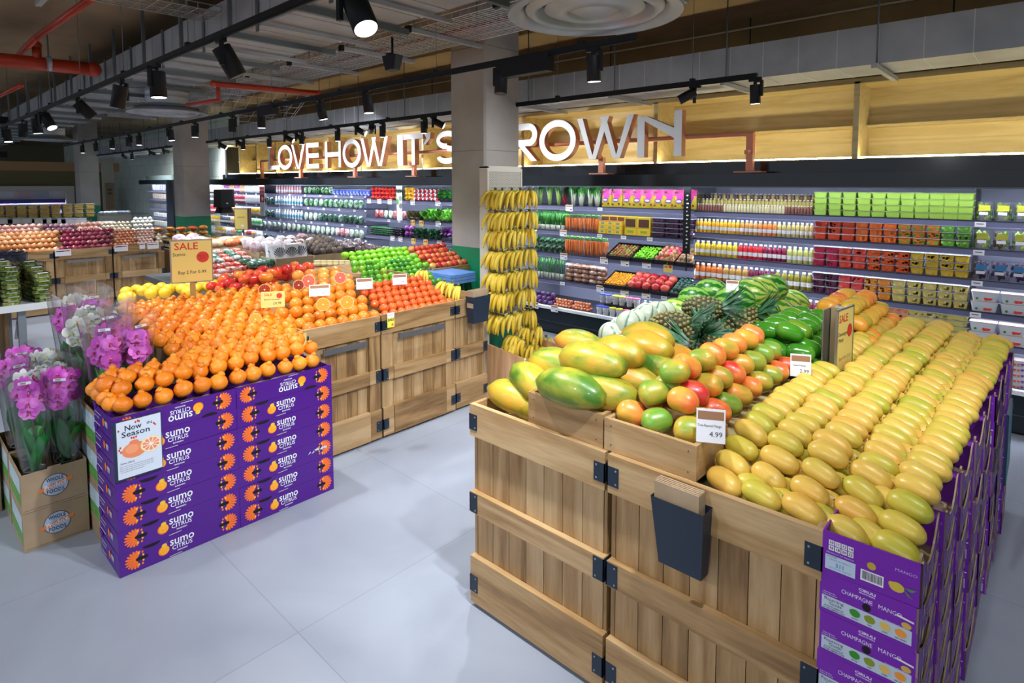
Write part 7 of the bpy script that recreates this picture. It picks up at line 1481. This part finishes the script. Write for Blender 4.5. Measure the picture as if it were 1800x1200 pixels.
b = MB(); b.box(-.7, -1.0, z2-.012, 0, .25, z2, 'glass'); obj('glass_shelf', b, r2); b = MB(); b.box(-.5, -.6, 0, -.35, .0, z2-.012, 'cream'); obj('leg', b, r2)
snk = tub((.50, .36, .08), (.62, .50, .16), .155, .16, .085, seed=21)
for (yy, st_, off) in ((379, 3, 0), (373, 2, .42)):
    for i in range(10 if off == 0 else 6):
        px = -22+i*20.0 if off == 0 else -12+i*20; p = PX(px, 383, -14.12-off)
        for k in range(st_): put('snack_tub', snk, (p.x, p.y, zg+.001+k*.086+(.15 if off else 0)*0), (0, 0, R(90)+U(-.05, .05)), 'clear tub of golden crisps, %s level of the %s row, %s from the left' % (O(k), 'back' if off else 'front', O(i)), 'tub', 'golden snack tubs')
bpk = bagm(bagmat('blue_white_pack', [(.4, (.20, .26, .42)), (.55, (.55, .60, .68)), (.7, (.8, .82, .86))]), .14, .07, .12, 31)
for i in range(9): p = PX(179+i*5.6, 374, -14.75); put('foil_pack', bpk, (p.x, p.y, z2+.002), (0, 0, U(0, 3)), 'blue and white foil pack, %s from the left on the small glass shelf' % O(i), 'pack', 'blue and white packs')
# jars and net bags beside the second column
b = MB(); b.box(-.5, -.45, 0, .45, .45, .86, 'oz'); obj('display_plinth', b, label='wooden plinth of dark jars in front of the second column', cat='plinth', loc=(-11.65, 3.92, 0))
jar = MB(); jar.lathe([(.035, 0), (.038, .01), (.038, .11), (.03, .13)], C((.025, .015, .008), .15), 12); jar.lathe([(.034, .128), (.034, .15)], C((.32, .30, .08)), 12); jar.lathe([(.0385, .03), (.0385, .08)], C((.55, .57, .62)), 12, cap=False); jar = jar.mesh('jar')
for j in range(4):
    for i in range(9): put('jar', jar, (-11.27-.12*j, 3.52+.095*i, .862), (0, 0, 0), 'dark jar with a green lid, %s row back, %s from the left' % (O(j), O(i)), 'jar', 'dark jars in front of the second column')
nb = bagm(bagmat('amber_net', [(.4, (.35, .12, .01)), (.6, (.62, .30, .03)), (.8, (.75, .45, .12))]), .2, .09, .16, 33); nb2 = bagm(bagmat('red_net', [(.4, (.5, .03, .01)), (.6, (.7, .2, .03)), (.8, (.8, .5, .2))]), .2, .08, .16, 34)
k = 0
for j in range(2):
    for i in range(5): k += 1; put('net_bag', nb2 if (j == 1 and i in (2, 3)) else nb, (-11.85, 3.50+.19*i, 1.03+.095*j), (U(-.2, .2), 0, U(0, .4)), 'amber or red net bag heaped behind the dark jars, %s counted from the lower left' % O(k-1), 'bag', 'net bags behind the jars')
b = MB(); b.box(-.18, -.45, 0, .12, .45, .165, 'kraft'); obj('kraft_tray', b, label='kraft tray under the net bags behind the dark jars', cat='tray', loc=(-11.87, 3.9, .862))
# ================================================================ packaged produce island in the middle
def PT(px, py, z): return PZ(px, py, z)
b = MB(); b.box(-8.7, 2.45, 0, -6.72, 5.4, .74, 'oz'); b.box(-8.74, 2.4, .74, -6.68, 5.44, .80, C((.08, .09, .10))); obj('display_table', b, label='low dark topped table carrying the kraft boxes of packed tomatoes', cat='table')
def kbox(x0, x1, y0, y1, z0, z1, lab):
    b = MB(); t_ = .008
    for (a, c_, d, e) in ((x1-t_, x1, y0, y1), (x0, x0+t_, y0, y1), (x0+t_, x1-t_, y0, y0+t_), (x0+t_, x1-t_, y1-t_, y1)): b.box(a, d, z0, c_, e, z1, 'kraft')
    b.box(x0+t_, y0+t_, z0, x1-t_, y1-t_, z0+.01, 'kraftd'); c = Vector(((x0+x1)/2, (y0+y1)/2, z0))
    obj('kraft_tray', b, label=lab, cat='tray', group='kraft trays in the middle')
kbox(-7.20, -6.75, 2.50, 3.10, .802, .97, 'large kraft tray of packed red tomatoes with a yellow tag'); kbox(-7.22, -6.80, 3.25, 3.72, .802, 1.10, 'kraft box under the white zigzag bags'); kbox(-7.22, -6.80, 3.75, 4.20, .802, 1.10, 'kraft box of dark avocados'); kbox(-7.75, -7.25, 2.50, 3.20, .802, 1.05, 'kraft tray of packed tomatoes behind the large one')
kbox(-7.75, -7.25, 3.25, 4.2, .802, 1.14, 'long kraft tray behind the zigzag bags'); kbox(-8.4, -7.8, 2.6, 4.2, .802, 1.18, 'kraft tray at the back of the table')
tomb = [bagm(bagmat('tomato_pack_%d' % k, s_), .15, .09, .15, 40+k) for k, s_ in enumerate([[(.35, (.45, .02, .02)), (.5, (.55, .10, .06)), (.62, (.50, .45, .42)), (.8, (.75, .78, .8))], [(.35, (.02, .08, .05)), (.5, (.08, .20, .14)), (.62, (.42, .5, .48)), (.8, (.72, .76, .78))], [(.35, (.55, .38, .20)), (.5, (.66, .52, .34)), (.62, (.72, .62, .48)), (.8, (.8, .78, .72))], [(.35, (.62, .08, .03)), (.55, (.78, .22, .08)), (.8, (.82, .6, .5))]])]
zz_ = MB(); zz_.frus(.16, .07, .19, .05, 0, .16, C((.78, .78, .84), .3), bev=.02)
for k in range(9):
    a = R(-60+15*k); zz_.poly([(.0+.01*math.sin(a), .02), (.085*math.sin(a)-.003, .02+.115*math.cos(a)*1.0), (.085*math.sin(a)+.012, .02+.115*math.cos(a))], 'navy', .0362, X=MYN)
zz_ = zz_.mesh('zigzag_bag')
wb = bagm(bagmat('white_printed_bag', [(.35, (.55, .30, .34)), (.5, (.66, .64, .70)), (.7, (.80, .80, .86))], 14), .17, .16, .08, 50)
def pack(lst, nm, x0, x1, y0, y1, nx, ny, z, lab, grp, cat='bag', rz=R(90), s=1, dz=0):
    c_ = 0
    for j in range(nx):
        for i in range(ny): c_ += 1; put(nm, lst[c_ % len(lst)], (x1-(x1-x0)*(j+.5)/nx, y0+(y1-y0)*(i+.5)/ny, z+dz*j+U(0, .02)), (U(-.3, .1), U(-.1, .1), rz+U(-.25, .25)), '%s, %s row back, %s from the left' % (lab, O(j), O(i)), cat, grp, s)
pack([tomb[0]], 'tomato_pack', -7.18, -6.77, 2.52, 3.08, 3, 5, .90, 'clear pack of red tomatoes in the front kraft tray', 'red tomato packs', dz=.04)
pack([tomb[0], tomb[1]], 'tomato_pack', -7.72, -7.28, 2.52, 3.18, 3, 6, 1.02, 'clear tomato pack in the second kraft tray', 'mixed tomato packs', dz=.03)
pack([tomb[1]], 'tomato_pack', -7.18, -6.80, 2.95, 3.25, 2, 3, 1.0, 'dark green pack at the right of the tomato tray', 'dark green packs')
pack([tomb[3], tomb[2]], 'kraft_window_bag', -8.35, -7.85, 2.9, 3.5, 3, 3, 1.16, 'brown paper bag with orange tomatoes', 'paper tomato bags', s=1.35)
pack([zz_], 'zigzag_bag', -7.2, -6.85, 3.3, 3.7, 2, 3, 1.06, 'white bag with a dark zigzag print', 'zigzag bags', s=1.1)
pack([wb], 'white_bag', -7.72, -7.3, 3.2, 4.1, 2, 6, 1.10, 'white printed bag behind the zigzag bags', 'white printed bags', dz=.04)
pack([wb], 'white_bag', -8.38, -7.85, 2.62, 2.95, 3, 2, 1.12, 'white printed bag beside the second column', 'white bags by the column', dz=.03)
avd = ballm('dark_avocado', (.05, .035, .03), .045, (.14, .10, .07), rough=.6, sq=1.3)
pack([avd], 'dark_avocado', -7.2, -6.83, 3.78, 4.18, 4, 5, 1.12, 'dark rough avocado in the right kraft box', 'dark avocados', cat='avocado', dz=.02)
pack([avd], 'dark_avocado', -7.72, -7.28, 3.7, 4.35, 4, 7, 1.19, 'dark rough avocado heaped in the back tray', 'dark avocados at the back', cat='avocado', dz=.01)
nbd = bagm(bagmat('dark_net', [(.4, (.06, .04, .05)), (.55, (.25, .2, .22)), (.75, (.55, .52, .55))]), .17, .15, .09, 60)
pack([nbd], 'net_bag', -7.35, -6.9, 4.3, 4.75, 3, 3, 1.0, 'dark net bag right of the avocados', 'dark net bags', dz=.03)
kbox(-7.4, -6.85, 4.25, 4.8, .802, .98, 'kraft tray under the dark net bags'); kbox(-6.95, -6.72, 4.85, 5.2, .802, .96, 'small kraft tray behind the herbs')
hrb = MB(); rr = random.Random(3)
for k in range(40): a, q_ = rr.uniform(0, 6.28), rr.uniform(0, .06); x, y = q_*math.cos(a), q_*math.sin(a); z = rr.uniform(.07, .14); hrb.tube([(x*.5, y*.5, 0), (x, y, z)], .0015, Lg, 4); hrb.leaf([(x, y, z), (x+rr.uniform(-.02, .02), y+rr.uniform(-.02, .02), z+.015), (x+rr.uniform(-.035, .035), y+rr.uniform(-.035, .035), z+.01)], [.004, .012, .003], mt.setdefault('herbg', mk_leaf_mat('herb_leaf', (.02, .20, .03), (.10, .45, .08))), up=(rr.uniform(-.5, .5), rr.uniform(-.5, .5), 1))
hrb = hrb.mesh('potted_herb')
b = MB(); b.box(-6.62, 2.7, 0, -6.12, 4.3, .86, 'oz'); b.box(-6.6, 2.75, .86, -6.14, 4.25, .94, 'clear'); obj('herb_trough', b, label='clear trough of green herbs behind the crimson mangoes', cat='trough')
k = 0
for j in range(3):
    for i in range(12): k += 1; put('potted_herb', hrb, (-6.24-.13*j, 2.82+.12*i, .88), (0, 0, U(0, 6)), 'bright green herb plant, %s row back, %s from the left in the clear trough' % (O(j), O(i)), 'herb', 'herbs in the clear trough')
gj = MB(); gj.lathe([(.04, 0), (.042, .07)], C((.35, .10, .10), .2), 12); gj.lathe([(.043, .07), (.043, .09)], C((.62, .50, .25)), 12); gj = gj.mesh('jar')
b = MB(); b.box(-.3, -.45, 0, .25, .45, 1.02, 'oz'); obj('display_plinth', b, label='wooden plinth of small amber packs left of the green apples', cat='plinth', loc=(-6.35, 4.6+.4, 0))
for j in range(3):
    for i in range(8): p = PX(558+i*10.5, 468-j*3, -6.14-.12*j); put('jar', gj, (p.x, p.y, p.z-.06), (0, 0, 0), 'small amber topped pack behind the grapefruits, %s row back, %s from the left' % (O(j), O(i)), 'pack', 'amber topped packs')
p = PX(611, 461, -6.9); b = MB(); b.box(-.012, -.09, 0, .012, .11, .20, C((.02, .035, .02))); b.tube([(0, .01, 0), (0, .01, -.35)], .01, 'steel', 6); obj('sign_back', b, label='dark green back of a sign board left of the green apples', cat='sign', loc=tuple(p))
# yellow aisle sign, speaker
p = PX(425, 404, -9.6); r = empty('aisle_sign', tuple(p), 'narrow yellow aisle sign standing in front of the long salad case', 'sign', rot=(0, 0, R(40)))
h_ = PX(425, 366, -9.6).z-p.z; b = MB(); b.box(-.11, -.01, 0, .11, 0, h_, 'brownp'); b.box(-.1, -.012, .015, .1, -.01, h_-.015, 'yel'); b.box(-.06, -.013, h_*.55, .06, -.012, h_*.62, C((.6, .35, .05))); b.box(.0, -.013, h_*.15, .04, -.012, h_*.25, 'paper'); obj('board', b, r); b = MB(); b.box(-.11, .02, 0, .11, .11, h_, C((.08, .04, .03))); b.tube([(0, .03, 0), (0, .03, -p.z+.01)], .02, 'steel', 6); obj('stand', b, r)
p = PX(378, 351, -13.2); b = MB(); b.frus(.30, .34, .22, .26, -.28, -.16, 'black', bev=.05); b.frus(.32, .36, .30, .34, -.16, .22, 'black', bev=.05); b.box(-.3, -.02, .0, -.1, .02, .04, 'black'); b.box(.155, -.02, -.1, .158, .02, -.06, 'white'); obj('wall_speaker', b, label='black loudspeaker on the second column above the green band', cat='speaker', loc=(p.x+.1, 5.15, p.z))
# far left case and fittings
XL = -27.0
ya, yb = PX(-60, 340, XL).y, PX(131, 340, XL).y; zt_ = PX(60, 327, XL).z; zc = PX(60, 335, XL).z
r = empty('cream_cold_case', (XL, 0, 0), 'far cream framed cold case across the left end of the shop', 'cold case')
b = MB(); b.box(-.9, ya, zc, 0, yb, zt_, 'cream'); obj('canopy', b, r); b = MB(); b.box(-.9, yb-.25, 0, 0, yb, zc, 'cream'); obj('end_frame', b, r); b = MB(); b.box(-.9, ya, 0, -.8, yb-.25, zc, 'fback'); obj('back_panel', b, r)
for i, py in enumerate((350, 362, 376)):
    z = PX(60, py, XL-.2).z; b = MB(); b.box(-.8, ya, z-.06, -.15, yb-.26, z, 'rail'); b.box(-.15, ya, z-.14, -.13, yb-.26, z, C((.04, .05, .30))); s_ = obj('shelf', b, r); b = MB(); b.box(-.3, ya, z-.10, -.2, yb-.3, z-.08, 'led'); obj('light_strip', b, s_)
cc = [MB().box(-.12, -.16, 0, .12, .16, .30, C(c_)).mesh('pale_carton') for c_ in ((.66, .66, .70), (.62, .45, .48), (.45, .48, .60))]
for i, py in enumerate((350, 362)):
    z = PX(60, py, XL-.2).z
    for k in range(16): put('pale_carton', cc[(k//4+i) % 3], (XL-.35, PX(4+k*7.6, py, XL-.3).y, z+.002), (0, 0, 0), 'pale carton in the far cream case on the %s shelf, %s from the left' % (O(i), O(k)), 'carton', 'pale cartons in the far case')
b = MB(); b.box(XL-1.4, ya-2, PX(60, 300, XL-1.2).z, XL-1.2, yb+2.6, PX(60, 284, XL-1.2).z, C((.62, .36, .16))); obj('wood_fascia', b, label='orange wood fascia board above the far left case', cat='board')
b = MB(); b.box(XL-1.6, ya-2, 0, XL-1.4, yb+1.2, PX(60, 300, XL-1.2).z, C((.22, .19, .08))); struct('wall_left', b)
p0, p1 = PX(187, 368, -26.0), PX(200, 321, -26.0); b = MB(); b.box(-26.03, p0.y, p0.z, -26.0, p1.y, p1.z, 'kraft'); 
for k in range(2): b.box(-26.0, p0.y+.06, p1.z-.30-.14*k, -25.99, p1.y-.08, p1.z-.22-.14*k, C((.1, .09, .08)))
for k in range(6): b.box(-26.0, p0.y+.06, p1.z-.62-.08*k, -25.99, p1.y-.14, p1.z-.60-.08*k, C((.2, .15, .1)))
obj('notice_board', b, label='tall narrow kraft notice board with dark lettering on the far pale wall', cat='notice')
pa, pb_ = PX(180, 330, -26.06), PX(201, 330, -26.06); b = MB(); b.box(-26.1, pa.y, 0, -26.05, pb_.y, 3.2, C((.55, .50, .40))); obj('timber_panel', b, label='pale timber panel behind the notice board', cat='panel')
